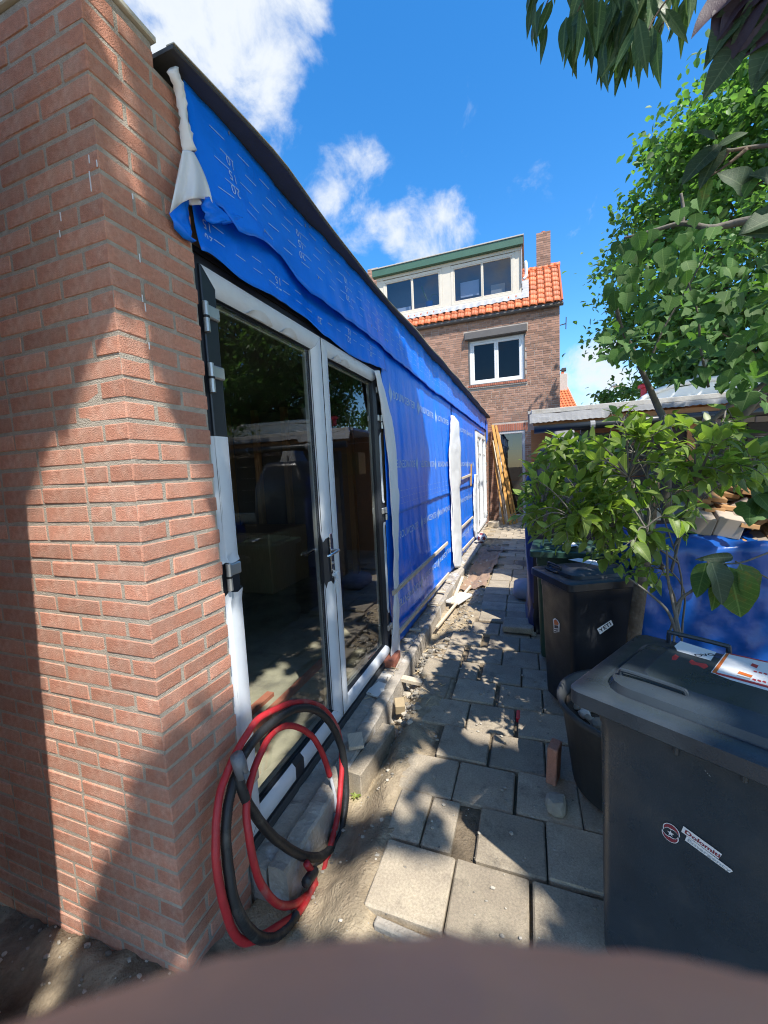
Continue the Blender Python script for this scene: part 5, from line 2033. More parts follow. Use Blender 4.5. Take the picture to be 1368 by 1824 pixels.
# ------------------------------------------------------------------ carport roof, gutter and board fence
YS = 5.3
cp = thing('lean_to_shelter', 'low flat-roofed shelter with pale weathered roof edge and black gutter behind the shrub', 'shelter', (2.4, YS, 0))
MB().box((.04, YS, 2.235), (5.0, YS + .05, 2.29), ch=.004).build('roof_edge', M['roofsheet'], cp)
w_ = MB().grid(lambda u, v: (.02 + 5.0 * u, YS - .05 * v * (1 if u < .16 else .35) - .004, 2.234 - .11 * v * (1 if u < .17 else .55) + .012 * fbm(u * 22, v * 2) + (.008 if int(u * 160) % 2 else 0) * v), 160, 4)
w_.build('roof_flap', M['roofgrey'], cp)
MB().box((.0, YS + .052, 2.25), (5.0, 8.2, 2.285)).build('roof', M['roofsheet'], cp)
MB().box((.06, YS + .02, 2.10), (5.0, YS + .06, 2.16)).build('fascia_board', M['orangewood'], cp)
MB().tube([(.07, YS - .03, 2.045), (.9, YS - .03, 2.055), (5.0, YS - .03, 2.06)], .047, 14).build('gutter', M['gutter'], cp, True)
for x_ in (.68, 1.75, 2.9):
    MB().tube([(x_, YS - .03, 2.053), (x_ + .05, YS - .03, 2.053)], .053, 12).build('gutter_clip', M['roofgrey'], cp)
    MB().box((x_ - .08, YS + .10, .0), (x_ + .02, YS + .2, 2.24)).build('post', M['anthracite'] if x_ < 1 else M['orangewood'], cp)
MB().box((.12, YS + .3, 2.15), (5.0, YS + .36, 2.23)).box((.12, 6.4, 2.15), (5, 6.46, 2.23)).build('rafter', M['orangewood'], cp)
MB().box((.05, 7.6, 0), (2.3, 7.66, 2.23)).build('back_panel', M['orangewood'], cp)
for k in range(9):
    MB().box((2.32 + k * .2, 7.4, 0), (2.505 + k * .2, 7.43, 2.2), ch=.008).build('white_panel', M['white'], cp)
fn_ = thing('board_fence', 'dark stained horizontal board fence under the shelter behind the shrub', 'fence', (2.3, 5.45, 0))
z = .06
k = 0
rf_ = random.Random(4)
while z < 1.90:
    h_ = rf_.uniform(.185, .215)
    for x0, x1 in ((.30, 2.22), (2.225, 4.1), (4.105, 5.4)):
        o = MB().box((x0 + rf_.uniform(-.004, .004), 5.44 + rf_.uniform(-.004, .004), z), (x1, 5.465, min(z + h_ - .010, 1.965)), ch=.004).build('fence_board', M['fence'], fn_)
        o.rotation_euler = (0, rf_.uniform(-.003, .003), 0)
    z += h_
    k += 1
for x_ in (.30, 2.2, 4.08):
    MB().box((x_, 5.467, 0), (x_ + .09, 5.55, 1.97)).build('fence_post', M['fence'], fn_)
tag(MB().box((.9, 5.1, .95), (2.6, 5.2, 1.06), ch=.004, T=Matrix.Translation((0, -.6, .08))).build('timber_beam', M['lath']), 'pale timber beam lying behind the wood pile in front of the fence', 'timber beam')
# things under the shelter seen through the gap
tag(MB().box((.34, 6.3, 1.6), (.75, 6.6, 1.98), ch=.01).build('storage_box', M['plank']), 'orange wooden box under the left end of the shelter roof', 'box')
tag(MB().box((1.02, 6.0, 1.86), (1.06, 6.1, 2.02), ch=.01).build('red_canister', M['red_plastic']), 'small red object glimpsed under the shelter roof', 'canister')

# caravan behind the shelter
cvn = thing('caravan', 'white-roofed caravan with rounded front parked behind the shelter', 'caravan', (4.2, 8.9, 0))
out = [(1.55, .5), (1.50, 1.6), (1.60, 2.25), (1.85, 2.62), (2.25, 2.80), (3.0, 2.87), (7.0, 2.90), (7.0, .5)]
cpth = [Vector((a_, 0, b_)) for a_, b_ in out]
n_ = len(cpth)
b_ = MB().add([(p.x, 8.3, p.z) for p in cpth] + [(p.x, 10.4, p.z) for p in cpth], [tuple(range(n_)), tuple(range(2 * n_ - 1, n_ - 1, -1))] + [(i, i + n_, (i + 1) % n_ + n_, (i + 1) % n_) for i in range(n_)])
b_.build('shell', M['caravan'], cvn)
MB().box((2.35, 8.27, 1.9), (6.9, 8.296, 2.66), ch=.01).build('side_band', M['caravan_dark'], cvn)
MB().tube(smooth_path([(1.60, 8.29, 2.25), (1.85, 8.29, 2.64), (2.25, 8.29, 2.83), (3.0, 8.29, 2.90), (7, 8.29, 2.93)], 5), .045, 8).build('roof_rail', M['caravan'], cvn, True)
MB().box((2.9, 8.258, 2.0), (4.2, 8.268, 2.5), ch=.004).build('window', M['glass_house'], cvn)
tag(MB().tube([(2.05, 8.9, 2.80), (2.05, 8.9, 2.95)], .05, 10).tube([(2.05, 8.9, 2.95), (2.05, 8.9, 3.0), (2.05, 8.9, 3.03)], [.10, .10, .05], 12).build('roof_vent', M['red_plastic']), 'small red vent cap on the caravan roof', 'roof vent')
tag(MB().tube([(2.9, 9.2, 2.85), (3.1, 9.2, 3.45)], .07, 10).tube([(3.35, 9.3, 2.85), (3.5, 9.3, 3.2)], .03, 8).build('flue_pipe', M['alu']), 'grey metal flue pipe behind the caravan roof', 'flue pipe')

# far house, street lamp, wire
fh = thing('distant_house', 'distant house with bright orange tiled roof and square chimney right of the brick house', 'house', (1.2, 30, 0))
MB().box((-4, 30.2, 0), (3.0, 36, 5.2)).build('wall', M['brick_old_s'], fh)
MB().add([(-4.2, 29.9, 5.2), (3.15, 29.9, 5.2), (2.75, 32.5, 7.0), (-4.2, 32.5, 7.0)], [(0, 1, 2, 3)]).add([(3.15, 29.9, 5.2), (3.15, 36, 5.2), (2.75, 32.5, 7.0)], [(0, 1, 2)]).build('roof_deck', M['brick_old_s'], fh)
tm2 = MB()
for r in range(9):
    for c in range(17):
        u = c / 17
        x0 = 3.1 - .21 * c - .04 * r
        y0, z0_ = 29.9 + .30 * r, 5.2 + .2077 * r
        tm2.add([(x0 - .19, y0 - .02, z0_ + .05), (x0 - .10, y0 - .02, z0_ + .10), (x0, y0 - .02, z0_ + .05), (x0 - .19, y0 + .30, z0_ + .235), (x0 - .10, y0 + .30, z0_ + .28), (x0, y0 + .30, z0_ + .235)], [(0, 1, 4, 3), (1, 2, 5, 4)])
stuff(tm2.build('roof_tile', M['tile'], fh))
MB().box((2.1, 32.2, 6.7), (2.7, 32.8, 8.0), ch=.02).build('chimney', M['mortar_old'], fh)
MB().box((2.3, 32.4, 8.0), (2.5, 32.6, 8.2)).build('chimney_pot', M['tile'], fh)
lmp = thing('street_lamp', 'small grey street lamp just above the shelter roof', 'street lamp', (3.32, 20, 0))
MB().tube([(3.32, 20, 0), (3.32, 20, 4.55), (3.35, 20, 4.75)], [.07, .05, .04], 8).build('pole', M['alu'], lmp)
MB().tube(smooth_path([(3.33, 20, 4.72), (3.5, 20, 4.82), (3.95, 20, 4.80)], 4), [.03] * 4 + [.09] * 4 + [.04], 8).build('lamp_head', M['alu'], lmp, True)
a_, b_ = at_y(1290, 60, 20), at_y(1215, 330, 24)
d_ = b_ - a_
tag(MB().tube([a_ - d_ * 1.2, a_, a_ + d_ * .5 - Vector((0, 0, .03)), b_, b_ + d_ * .35], .012, 5).build('overhead_wire', M['wire']), 'thin dark wire crossing the blue sky beside the tree', 'wire')


# ------------------------------------------------------------------ hoses leaning in a coil against the pier and the doors
def hose(name, pts, r, m_, label, ribs=False, n=8):
    P_ = [at_x(a_, b_, X) for a_, b_, X in pts]
    P_ = smooth_path(P_, 10)
    P_ = [q + Vector((fbm(i * .06, r * 900, 1), fbm(i * .06, r * 900, 7), fbm(i * .06, r * 900, 4))) * .006 for i, q in enumerate(P_)]
    if ribs:
        fine = []
        for a_, b_ in zip(P_, P_[1:]):
            d_ = (b_ - a_).length
            k_ = max(1, int(d_ / .004))
            fine += [a_.lerp(b_, i / k_) for i in range(k_)]
        P_ = fine + [P_[-1]]
        rr_ = [r * (1 + (.05 if i % 2 else -.04)) for i in range(len(P_))]
    else:
        rr_ = r
    o_ = MB().tube(P_, rr_, n).build(name, m_, None, True)
    tag(o_, label, 'hose')
    return o_, P_


ho, _ = hose('red_hose', [(545, 1540, -.91), (560, 1570, -.90), (535, 1620, -.90), (490, 1655, -.92), (430, 1676, -.95), (398, 1610, -.975), (383, 1520, -1.01), (388, 1430, -1.04), (405, 1375, -1.055), (432, 1318, -1.06), (470, 1275, -1.06),
                          (530, 1252, -1.06), (575, 1262, -1.04), (602, 1302, -1.00), (609, 1350, -.965), (606, 1420, -.94), (596, 1480, -.925), (572, 1560, -.91), (540, 1602, -.91), (500, 1612, -.92), (462, 1570, -.945), (444, 1500, -.97), (440, 1430, -1.0),
                          (455, 1362, -1.03), (485, 1308, -1.045), (520, 1292, -1.045), (552, 1308, -1.03), (575, 1345, -1.005), (588, 1381, -.985)], .0142, M['hose_red'], 'dusty red rubber hose looped in a standing coil against the brick pier', n=12)
MB().tube(smooth_path([at_x(588, 1381, -.985), at_x(596, 1415, -.962), at_x(599, 1447, -.950)], 6), .0085, 8).build('inner_tube', M['pipe_white'], ho)
ho2, _ = hose('black_hose', [(424, 1352, -1.035), (428, 1400, -1.02), (452, 1448, -.995), (495, 1498, -.965), (545, 1526, -.935), (580, 1520, -.92), (606, 1480, -.92), (617, 1410, -.93), (612, 1350, -.95), (595, 1300, -.985), (565, 1266, -1.02),
                             (525, 1262, -1.045), (480, 1290, -1.05), (445, 1328, -1.055), (422, 1372, -1.05), (406, 1430, -1.03), (404, 1510, -1.0), (415, 1600, -.965), (440, 1655, -.935), (478, 1672, -.915), (510, 1655, -.90), (528, 1630, -.895)], .0180, M['hose_black'],
              'thick black ribbed hose coiled together with the red one', True, 12)
MB().tube([at_x(421, 1345, -1.025), at_x(427, 1362, -1.02), at_x(433, 1384, -1.01)], [.024, .026, .022], 10).build('tape_wrap', M['tape'], ho2, True)
MB().tube(smooth_path([at_x(598, 1446, -.948), at_x(599, 1470, -.935), at_x(594, 1485, -.925)], 4), .019, 10).build('tape_sleeve', M['tape'], ho2, True)
MB().tube(smooth_path([at_x(560, 1552, -.90), at_x(552, 1562, -.895), at_x(545, 1572, -.89)], 4), .021, 10).build('hose_coupling', M['hose_black'], ho2, True)
t_ = MB()
for k in range(3):
    a_ = at_x(424 + 2 * k, 1352 + 4 * k, -1.01)
    b_ = at_x(446 - 3 * k, 1376 + 3 * k, -.99)
    c_ = at_x(440 - 2 * k, 1390, -.985)
    t_.add([a_, b_, c_], [(0, 1, 2)])
t_.build('tape_tail', M['tape'], ho2)

# ------------------------------------------------------------------ loose things on and around the foundation
tag(MB().box((-.05, -.10, 0), (.05, .11, .065), ch=.004, T=Matrix.Translation((-1.125, 3.10, -.015)) @ Matrix.Rotation(.08, 4, 'Z')).build('loose_brick', M['soldier']), 'orange brick wedged under the right end of the near glass doors', 'brick')
tag(MB().box((-.06, -.09, 0), (.06, .09, .016), ch=.003, T=Matrix.Translation((-1.09, 2.66, -.018)) @ Matrix.Rotation(-.25, 4, 'Z')).build('white_tile', M['whitewood']), 'white tile scrap lying on the mortar bed below the doors', 'tile')
p = at_z(633, 1317, .01)
tag(MB().box((-.05, -.07, 0), (.04, .06, .022), ch=.003, T=Matrix.Translation((-1.0, 2.05, .006)) @ Matrix.Rotation(.5, 4, 'Z')).build('timber_scrap', M['lath']), 'flat timber scrap on the foundation edge beside the hoses', 'timber scrap')
tag(MB().box((-.045, -.22, -.24), (.045, .24, -.015), ch=.006, T=Matrix.Translation((-.905, 2.06, 0)) @ Matrix.Rotation(-.10, 4, 'Z')).build('concrete_block', M['slab']), 'grey concrete kerb block standing against the foundation near the hoses', 'kerb block')
tag(MB().box((-.035, -.045, -.035), (.035, .045, .035), ch=.003, T=Matrix.Translation(at_z(712, 1257, -.06)) @ Matrix.Rotation(.4, 4, 'Z') @ Matrix.Rotation(.2, 4, 'X')).build('timber_offcut', M['chips']), 'orange timber offcut lying between the foundation and the sand', 'timber offcut')
tag(MB().box((-.10, -.03, -.016), (.10, .03, .016), ch=.003, T=Matrix.Translation(at_z(733, 1212, -.03)) @ Matrix.Rotation(-.15, 4, 'Z')).build('timber_offcut', M['lath']), 'short pale offcut lying in the rubble beside the path', 'timber offcut')
for a_, b_, z_, wd, lb in (((748, 1124), (793, 1060), -.05, .035, 'grey lath lying along the foundation in the rubble'), ((778, 1118), (838, 1044), -.045, .03, 'pale lath lying on the rubble right of the grey one'),
                           ((806, 1075), (824, 1028), -.03, .04, 'brown wet board standing on edge by the foundation')):
    p, q = at_z(*a_, z_), at_z(*b_, z_)
    d_ = q - p
    T_ = Matrix.Translation(p) @ d_.to_track_quat('Y', 'Z').to_matrix().to_4x4()
    tag(MB().box((-wd / 2, 0, -.01), (wd / 2, d_.length, .012), ch=.002, T=T_).build('loose_lath', M['lath']), lb, 'lath', 'laths lying in the rubble')
for i, (y_, l_) in enumerate(((3.75, .12), (4.55, .12), (5.05, .11), (5.55, .10))):
    tag(MB().box((-1.16, y_, .002), (-1.16 + l_, y_ + .035, .022), ch=.002, T=Matrix.Translation((0, 0, 0))).build('shim', M['lath']), ('nearest', 'second', 'third', 'farthest')[i] + ' of four wooden shims under the blue foil on the foundation', 'wooden shim', 'wooden shims on the foundation')
tag(MB().box((-.09, -.2, 0), (.09, .2, .035), ch=.008, T=Matrix.Translation(at_z(818, 1068, -.06)) @ Matrix.Rotation(-.3, 4, 'Z')).build('red_carton', M['stk_white']), 'crushed white carton lying in the rubble by the foundation', 'carton')
p = at_z(923, 1276, -.012)
tag(MB().box((p.x - .012, p.y - .045, -.03), (p.x + .012, p.y + .05, .004), ch=.004).build('red_wedge', M['red_plastic']), 'small bright red plastic piece stuck in a slab joint', 'plastic piece')
# rubble, sand lumps and wood chips in the trench and beside the path
rs = random.Random(31)
rub = MB()
for k in range(900):
    y_ = rs.choice([rs.uniform(2.3, 3.6), rs.uniform(2.3, 6.2), rs.uniform(6.0, 8.6)])
    x_ = rs.uniform(-.97, -.74) if y_ < 3.6 else rs.uniform(-.97, -.58)
    s_ = .006 + .026 * rs.random() ** 2.2
    stone(rub, (x_, y_, gh(x_, y_) + s_ * .25), (s_ * rs.uniform(.8, 1.6), s_ * rs.uniform(.7, 1.2), s_ * .7), k, 1)
for k in range(900):
    x_, y_ = rs.uniform(-.98, .4), rs.uniform(.7, 3.2)
    if x_ > -.62 and rs.random() < .55:
        continue
    s_ = .0025 + .008 * rs.random() ** 3
    z_ = .001 if x_ > -.56 and y_ > 1.2 else gh(x_, y_)
    stone(rub, (x_, y_, z_ + s_ * .3), (s_ * 1.3, s_, s_ * .7), k, 1)
for k in range(160):
    x_, y_ = rs.uniform(-2.1, -.9), rs.uniform(.45, .90)
    s_ = .003 + .010 * rs.random() ** 2.5
    stone(rub, (x_, y_, gh(x_, y_) + s_ * .3), (s_ * 1.4, s_, s_ * .7), k + 5000, 1)
o = rub.build('rubble', M['rubble'])
o['label'] = 'small stones and mortar crumbs scattered along the foundation and path'
stuff(o)
ch_ = MB()
for k in range(420):
    y_ = rs.uniform(2.5, 8.4)
    x_ = rs.uniform(-.96, -.62) if k % 4 else rs.uniform(-1.16, -1.0)
    l_, w_ = rs.uniform(.015, .08), rs.uniform(.003, .010)
    z_ = (gh(x_, y_) if x_ > -.98 else .003) + rs.uniform(.002, .016)
    T_ = Matrix.Translation((x_, y_, z_)) @ Matrix.Rotation(rs.uniform(0, 6.28), 4, 'Z') @ Matrix.Rotation(rs.uniform(-.3, .3), 4, 'X')
    ch_.box((-w_ / 2, -l_ / 2, 0), (w_ / 2, l_ / 2, .003), T=T_)
o = ch_.build('wood_chips', M['chips'])
o['label'] = 'splinters and wood chips littering the trench'
stuff(o)
# brown cloth spread on the soil, manhole cover, drain, sandbag, sand sack


def cloth_fn(u, v):
    a_, b_ = Vector((-.93, 5.35)), Vector((-.50, 8.35))
    x_ = -.93 + .46 * u + .06 * fbm(v * 3, u, 2) - .10 * (1 - v) * u
    y_ = 5.45 + 2.9 * v + .15 * fbm(u * 2, v * 2, 8)
    return (x_, y_, max(gh(x_, y_), -.16) + .025 + .022 * fbm(x_ * 8, y_ * 6, 4) + .05 * max(0, u - .8) * 2)


tag(MB().grid(cloth_fn, 26, 60).build('ground_cloth', M['net'], None, True), 'brown geotextile cloth crumpled on the soil beside the far path', 'ground cloth')
p = at_z(938, 1003, .004)
mh = thing('manhole_cover', 'round cast iron cover set in the far path', 'manhole cover', (p.x, p.y, 0))
MB().tube([(0, 0, -.01), (0, 0, .008)], .19, 28).build('cover', M['iron'], mh, local=True)
rb_ = MB()
for k in range(5):
    rb_.box((-.14, -.13 + .06 * k, .0085), (.14, -.10 + .06 * k, .014), ch=.002)
rb_.build('ribs', M['iron'], mh, local=True)
a_, b_ = at_z(868, 979, .004), at_z(934, 981, .004)
dr = MB()
n_ = 28
for k in range(n_):
    p = a_.lerp(b_, k / n_)
    dr.box((p.x, p.y - .03, -.02), (p.x + (b_ - a_).length / n_ * .6, p.y + .03, .010), ch=.003)
tag(dr.build('drain_grate', M['iron']), 'narrow slotted drain grate across the far path', 'drain grate')
p = at_z(928, 1063, 0)
sb = MB()
loft(sb, [rrect(-.17 * a_, .17 * a_, -.24 * a_, .24 * a_, .10 * a_ if a_ > .5 else .02, z_) for a_, z_ in ((.7, 0), (1, .03), (1.05, .09), (.95, .15), (.6, .19), (.2, .20))])
for v in sb.v:
    v += Vector((p.x + .08, p.y + .05, 0)) + Vector((1, 1, .5)) * .02 * fbm(v.x * 7, v.y * 7, v.z * 7)
o = sb.build('sandbag', M['sandbag'], None, True)
tag(o, 'grey plastic sack slumped at the foot of the draped cover', 'sack')
for k, (px, py, s_) in enumerate(((938, 1120, .06), (950, 1132, .035), (922, 1128, .03))):
    p = at_z(px, py, 0)
    tag(stone(MB(), (p.x, p.y, s_ * .5), (s_, s_ * .9, s_ * .7), 300 + k).build('loose_stone', M['stone']), ('largest', 'right-hand small', 'left-hand small')[k] + ' of the three stones at the foot of the black bins', 'stone', 'stones beside the bins')
# blade of grass in front of the pier and a weed by the curb
wd = MB()
b0 = Vector((-1.02, .80, gh(-1.02, .80)))
wd.tube(smooth_path([b0, b0 + Vector((.002, 0, .05)), b0 + Vector((.006, .004, .085)), b0 + Vector((.016, .004, .075))], 4), [.0016] * 12 + [.0005], 5)
tag(wd.build('grass_blade', M['leaf_obj'], None, True), 'single bright grass blade standing in the sand before the pier', 'grass blade')
wd = MB()
p = Vector((-.915, 1.83, gh(-.915, 1.83)))
for k in range(9):
    a = k * 2.4
    wd.grid(lambda u, v: (p.x + (.035 * u) * math.cos(a) - .010 * (v - .5) * math.sin(a) * math.sin(math.pi * u), p.y + .035 * u * math.sin(a) + .010 * (v - .5) * math.cos(a) * math.sin(math.pi * u), p.z + .012 + .02 * math.sin(u * 2.2)), 4, 2)
tag(wd.build('weed', M['leaf_obj'], None, True), 'small green weed sprouting by the foundation corner near the kerb block', 'weed')


# ------------------------------------------------------------------ leaves
def leaf_shape(kind, n=5, fold_=.25, droop=.25):
    """unit-length leaf along +y, lying in xy"""
    out_v, out_f = [], []
    if kind == 'lobed':
        prof = [(0, 0), (.30, .02), (.46, .16), (.40, .30), (.50, .46), (.40, .62), (.22, .68), (.13, .84), (0, 1)]
        right = [(a_, b_) for a_, b_ in prof]
        cen = len(prof)
        for sgn in (1, -1):
            base = len(out_v)
            for a_, b_ in prof:
                out_v.append(Vector((sgn * a_, b_, a_ * fold_ - droop * b_ * b_ * .6 - .25 * a_ * a_)))
            out_v.append(Vector((0, .45, -droop * .12)))
            k_ = base + cen
            for i in range(cen - 1):
                out_f.append((k_, base + i, base + i + 1) if sgn > 0 else (k_, base + i + 1, base + i))
        return out_v, out_f
    if kind == 'lance':
        wf = lambda t: .125 * math.sin(math.pi * min(1, t * 1.05) ** .8) ** .9
    elif kind == 'long':
        wf = lambda t: .16 * math.sin(math.pi * t ** .85) ** .8
    elif kind == 'broad':
        wf = lambda t: .40 * math.sin(math.pi * t ** .72) ** .75
    else:
        wf = lambda t: .255 * math.sin(math.pi * t ** .8) ** .85
    for i in range(n + 1):
        t = i / n
        z_ = -droop * t * t
        h_ = wf(t) if 0 < i < n else .004
        out_v += [Vector((-h_, t, z_ + h_ * fold_)), Vector((0, t, z_)), Vector((h_, t, z_ + h_ * fold_))]
    for i in range(n):
        a_ = i * 3
        out_f += [(a_, a_ + 1, a_ + 4, a_ + 3), (a_ + 1, a_ + 2, a_ + 5, a_ + 4)]
    return out_v, out_f


def orient(pos, d, up, size):
    d = Vector(d).normalized()
    up = Vector(up)
    xx = d.cross(up)
    xx = xx.normalized() if xx.length > 1e-4 else d.orthogonal().normalized()
    zz = xx.cross(d)
    T_ = Matrix((xx * size, d * size, zz * size)).transposed().to_4x4()
    T_.translation = pos
    return T_


def rvec(r_, k=1.0):
    return Vector((r_.gauss(0, k), r_.gauss(0, k), r_.gauss(0, k)))


def inside(poly_, x, y):
    c_ = False
    j = len(poly_) - 1
    for i in range(len(poly_)):
        xi, yi = poly_[i]
        xj, yj = poly_[j]
        if (yi > y) != (yj > y) and x < (xj - xi) * (y - yi) / (yj - yi) + xi:
            c_ = not c_
        j = i
    return c_


def pick(poly_, r_):
    xs_ = [p[0] for p in poly_]
    ys_ = [p[1] for p in poly_]
    while True:
        x, y = r_.uniform(min(xs_), max(xs_)), r_.uniform(min(ys_), max(ys_))
        if inside(poly_, x, y):
            return x, y


class Foliage:
    """leaves of one plant: the largest-showing become leaf objects, the rest one joined part"""

    def __init__(s, parent, kinds, mats, seed):
        s.parent, s.items = parent, []
        rr = random.Random(seed)
        s.meshes = []
        for kind in kinds:
            for f_, d_ in ((.25, .2), (.45, .45), (.15, .05)):
                v_, fc = leaf_shape(kind, 6, f_, d_)
                for mm in mats:
                    me_ = MB().add(v_, fc).mesh('leaf', mm, True)
                    s.meshes.append(me_)
        s.r = rr

    def leaf(s, pos, d, up, size, k=None):
        me_ = s.meshes[s.r.randrange(len(s.meshes)) if k is None else k]
        s.items.append((me_, orient(pos, d, up, size), size / max(.2, (Vector(pos) - CAM).length)))

    def finish(s, mass_mat, limit=298):
        s.items.sort(key=lambda q: -q[2])
        w_ = wloc(s.parent)
        for me_, T_, _ in s.items[:limit]:
            o_ = bpy.data.objects.new('leaf', me_)
            col.objects.link(o_)
            o_.parent = s.parent
            T2 = T_.copy()
            T2.translation = T_.translation - w_
            o_.matrix_local = T2
        if len(s.items) > limit:
            mb = MB()
            for me_, T_, _ in s.items[limit:]:
                mb.add([T_ @ v.co for v in me_.vertices], [tuple(p.vertices) for p in me_.polygons])
            stuff(mb.build('leaf', mass_mat, s.parent, True))


# --- the pale green shrub in the tub
sh_ = thing('leafy_shrub', 'bushy shrub with pale yellow-green oval leaves above the bins', 'shrub', (.58, 2.22, .43))
rl = random.Random(17)
fo = Foliage(sh_, ['oval'], [M['leaf_obj']], 3)
stems = MB()
base = Vector((.66, 2.27, .43))
mains = []
for (px, py, Y), r0 in (((1000, 800, 2.15), .010), ((965, 905, 2.05), .009), ((1085, 730, 2.2), .010), ((1180, 740, 2.3), .011), ((1290, 745, 2.25), .010), ((1340, 830, 2.1), .009), ((1120, 850, 1.95), .009), ((1240, 860, 2.0), .008), ((1030, 930, 1.9), .008), ((1150, 940, 1.8), .008)):
    tip = at_y(px, py, Y)
    hub = at_y(1196 + rl.uniform(-14, 22), 1045 + rl.uniform(-25, 25), 2.28)
    mid = hub.lerp(tip, .5) + Vector((rl.uniform(-.03, .03), rl.uniform(-.03, .03), .06))
    if len(mains) < 3:
        path_ = smooth_path([base + rvec(rl, .014), base.lerp(hub, .55) + rvec(rl, .02), hub, mid, tip], 6)
    else:
        hub = mains[len(mains) % 3][13 + len(mains) % 4]
        mid = hub.lerp(tip, .5) + Vector((rl.uniform(-.03, .03), rl.uniform(-.03, .03), .06))
        path_ = smooth_path([hub, hub.lerp(mid, .5) + rvec(rl, .01), mid, tip], 6)
    mains.append(path_)
    r0 *= .7
    stems.tube(path_, [r0 * (1 - .75 * i / (len(path_) - 1)) for i in range(len(path_))], 6)
area = [(918, 905), (930, 870), (945, 810), (985, 780), (1030, 785), (1065, 735), (1090, 715), (1130, 735), (1180, 750), (1215, 730), (1260, 760), (1320, 740), (1345, 790), (1390, 800), (1390, 850), (1330, 865), (1270, 870), (1225, 950), (1190, 1010), (1160, 1060), (1100, 1050), (1050, 1010), (990, 970), (940, 955)]
tw = 0
for k in range(235):
    px, py = (pick(area, rl) if k % 7 else pick([(1180, 760), (1300, 760), (1380, 810), (1380, 880), (1260, 890), (1180, 980)], rl)) if k % 5 < 3 else pick([(918, 905), (935, 850), (975, 780), (1040, 770), (1090, 800), (1120, 880), (1080, 960), (1000, 975), (945, 955)], rl)
    Y = rl.uniform(1.72, 2.5)
    tip = at_y(px, py, Y)
    best = min(((q - tip).length + (0 if i > 8 else .3), q) for pth in mains for i, q in enumerate(pth) if q.z < tip.z + .08)[1] if True else None
    d_ = tip - best
    if d_.length > .55:
        best = tip - d_.normalized() * .4
        best = min(((q - best).length, q) for pth in mains for q in pth)[1]
        d_ = tip - best
    mid = best.lerp(tip, .5) + Vector((0, 0, .04)) + rvec(rl, .015)
    pth = smooth_path([best, mid, tip], 6)
    stems.tube(pth, [.0042 - .003 * i / (len(pth) - 1) for i in range(len(pth))], 5)
    nl = rl.randint(6, 9)
    for q in range(nl):
        t_ = 1 - q * .085
        i = max(0, min(len(pth) - 2, int(t_ * (len(pth) - 1))))
        p = pth[i].lerp(pth[i + 1], t_ * (len(pth) - 1) - i) if q else tip
        ax_ = (pth[i + 1] - pth[i]).normalized()
        side = ax_.orthogonal()
        side.rotate(Matrix.Rotation(q * 2.4 + rl.uniform(-.4, .4), 3, ax_))
        d2 = (ax_ * rl.uniform(.5, 1.0) + side * rl.uniform(.5, .9) + Vector((0, 0, .15)))
        if q == 0:
            d2 = ax_ + rvec(rl, .25)
        fo.leaf(p, d2, Vector((0, 0, 1)) + rvec(rl, .35), rl.uniform(.050, .088) * (.8 if q < 2 else 1))
stems.build('stem', M['bark_grey'], sh_, True)
fo.finish(M['leaf_light'])

# --- trunk rising behind the tub and the broad-leaved young tree
yt = thing('young_tree', 'young broad-leaved tree with grey branches rising behind the bins', 'tree', (.57, 2.62, 0))
br = MB()
P_ = smooth_path([(.56, 2.66, -.05), (.565, 2.64, .4), (.60, 2.6, .9), (.66, 2.68, 1.3), (.72, 2.85, 1.55)], 6)
br.tube(P_, [.040 - .010 * i / (len(P_) - 1) for i in range(len(P_))], 10)


def limb(pts, r0, r1):
    Q_ = smooth_path([at_y(a_, b_, Y) for a_, b_, Y in pts], 6)
    MB().tube(Q_, [r0 + (r1 - r0) * i / (len(Q_) - 1) for i in range(len(Q_))], 8).build('branch', M['bark_grey'], yt, True)
    return Q_


limbs = [limb([(1188, 930, 2.8), (1187, 850, 2.85), (1190, 770, 2.9), (1171, 723, 2.95), (1152, 680, 2.9), (1128, 625, 2.8), (1106, 580, 2.7), (1098, 545, 2.6)], .030, .008),
         limb([(1215, 930, 2.8), (1250, 860, 2.8), (1295, 785, 2.7), (1345, 715, 2.6), (1420, 640, 2.5)], .024, .016),
         limb([(1235, 780, 2.9), (1300, 722, 2.85), (1368, 680, 2.8), (1450, 620, 2.7)], .012, .018),
         limb([(1290, 800, 3.0), (1320, 745, 3.0), (1368, 706, 2.9), (1440, 650, 2.8)], .02, .022),
         limb([(1420, 400, 2.1), (1345, 392, 2.15), (1290, 402, 2.2), (1262, 406, 2.2), (1215, 398, 2.25), (1160, 412, 2.3), (1112, 424, 2.35)], .020, .005),
         limb([(1216, 398, 2.25), (1217, 372, 2.25), (1213, 345, 2.25)], .008, .006),
         limb([(1262, 690, 2.6), (1248, 620, 2.6), (1243, 560, 2.55), (1225, 500, 2.5)], .007, .004),
         limb([(1155, 650, 2.8), (1180, 590, 2.75), (1220, 520, 2.7), (1260, 450, 2.6)], .007, .003),
         limb([(1420, 255, 1.45), (1340, 262, 1.5), (1300, 268, 1.5), (1275, 264, 1.5)], .006, .004),
         limb([(1300, 268, 1.5), (1262, 318, 1.55)], .004, .002)]
br.build('trunk', M['bark'], yt, True)
fb = Foliage(yt, ['lobed', 'broad'], [M['leaf_broad']], 8)
rb2 = random.Random(23)
P1 = [(1068, 605), (1100, 560), (1120, 575), (1150, 530), (1230, 500), (1300, 480), (1400, 470), (1400, 690), (1330, 695), (1290, 690), (1260, 670), (1200, 690), (1165, 660), (1120, 650), (1080, 640)]
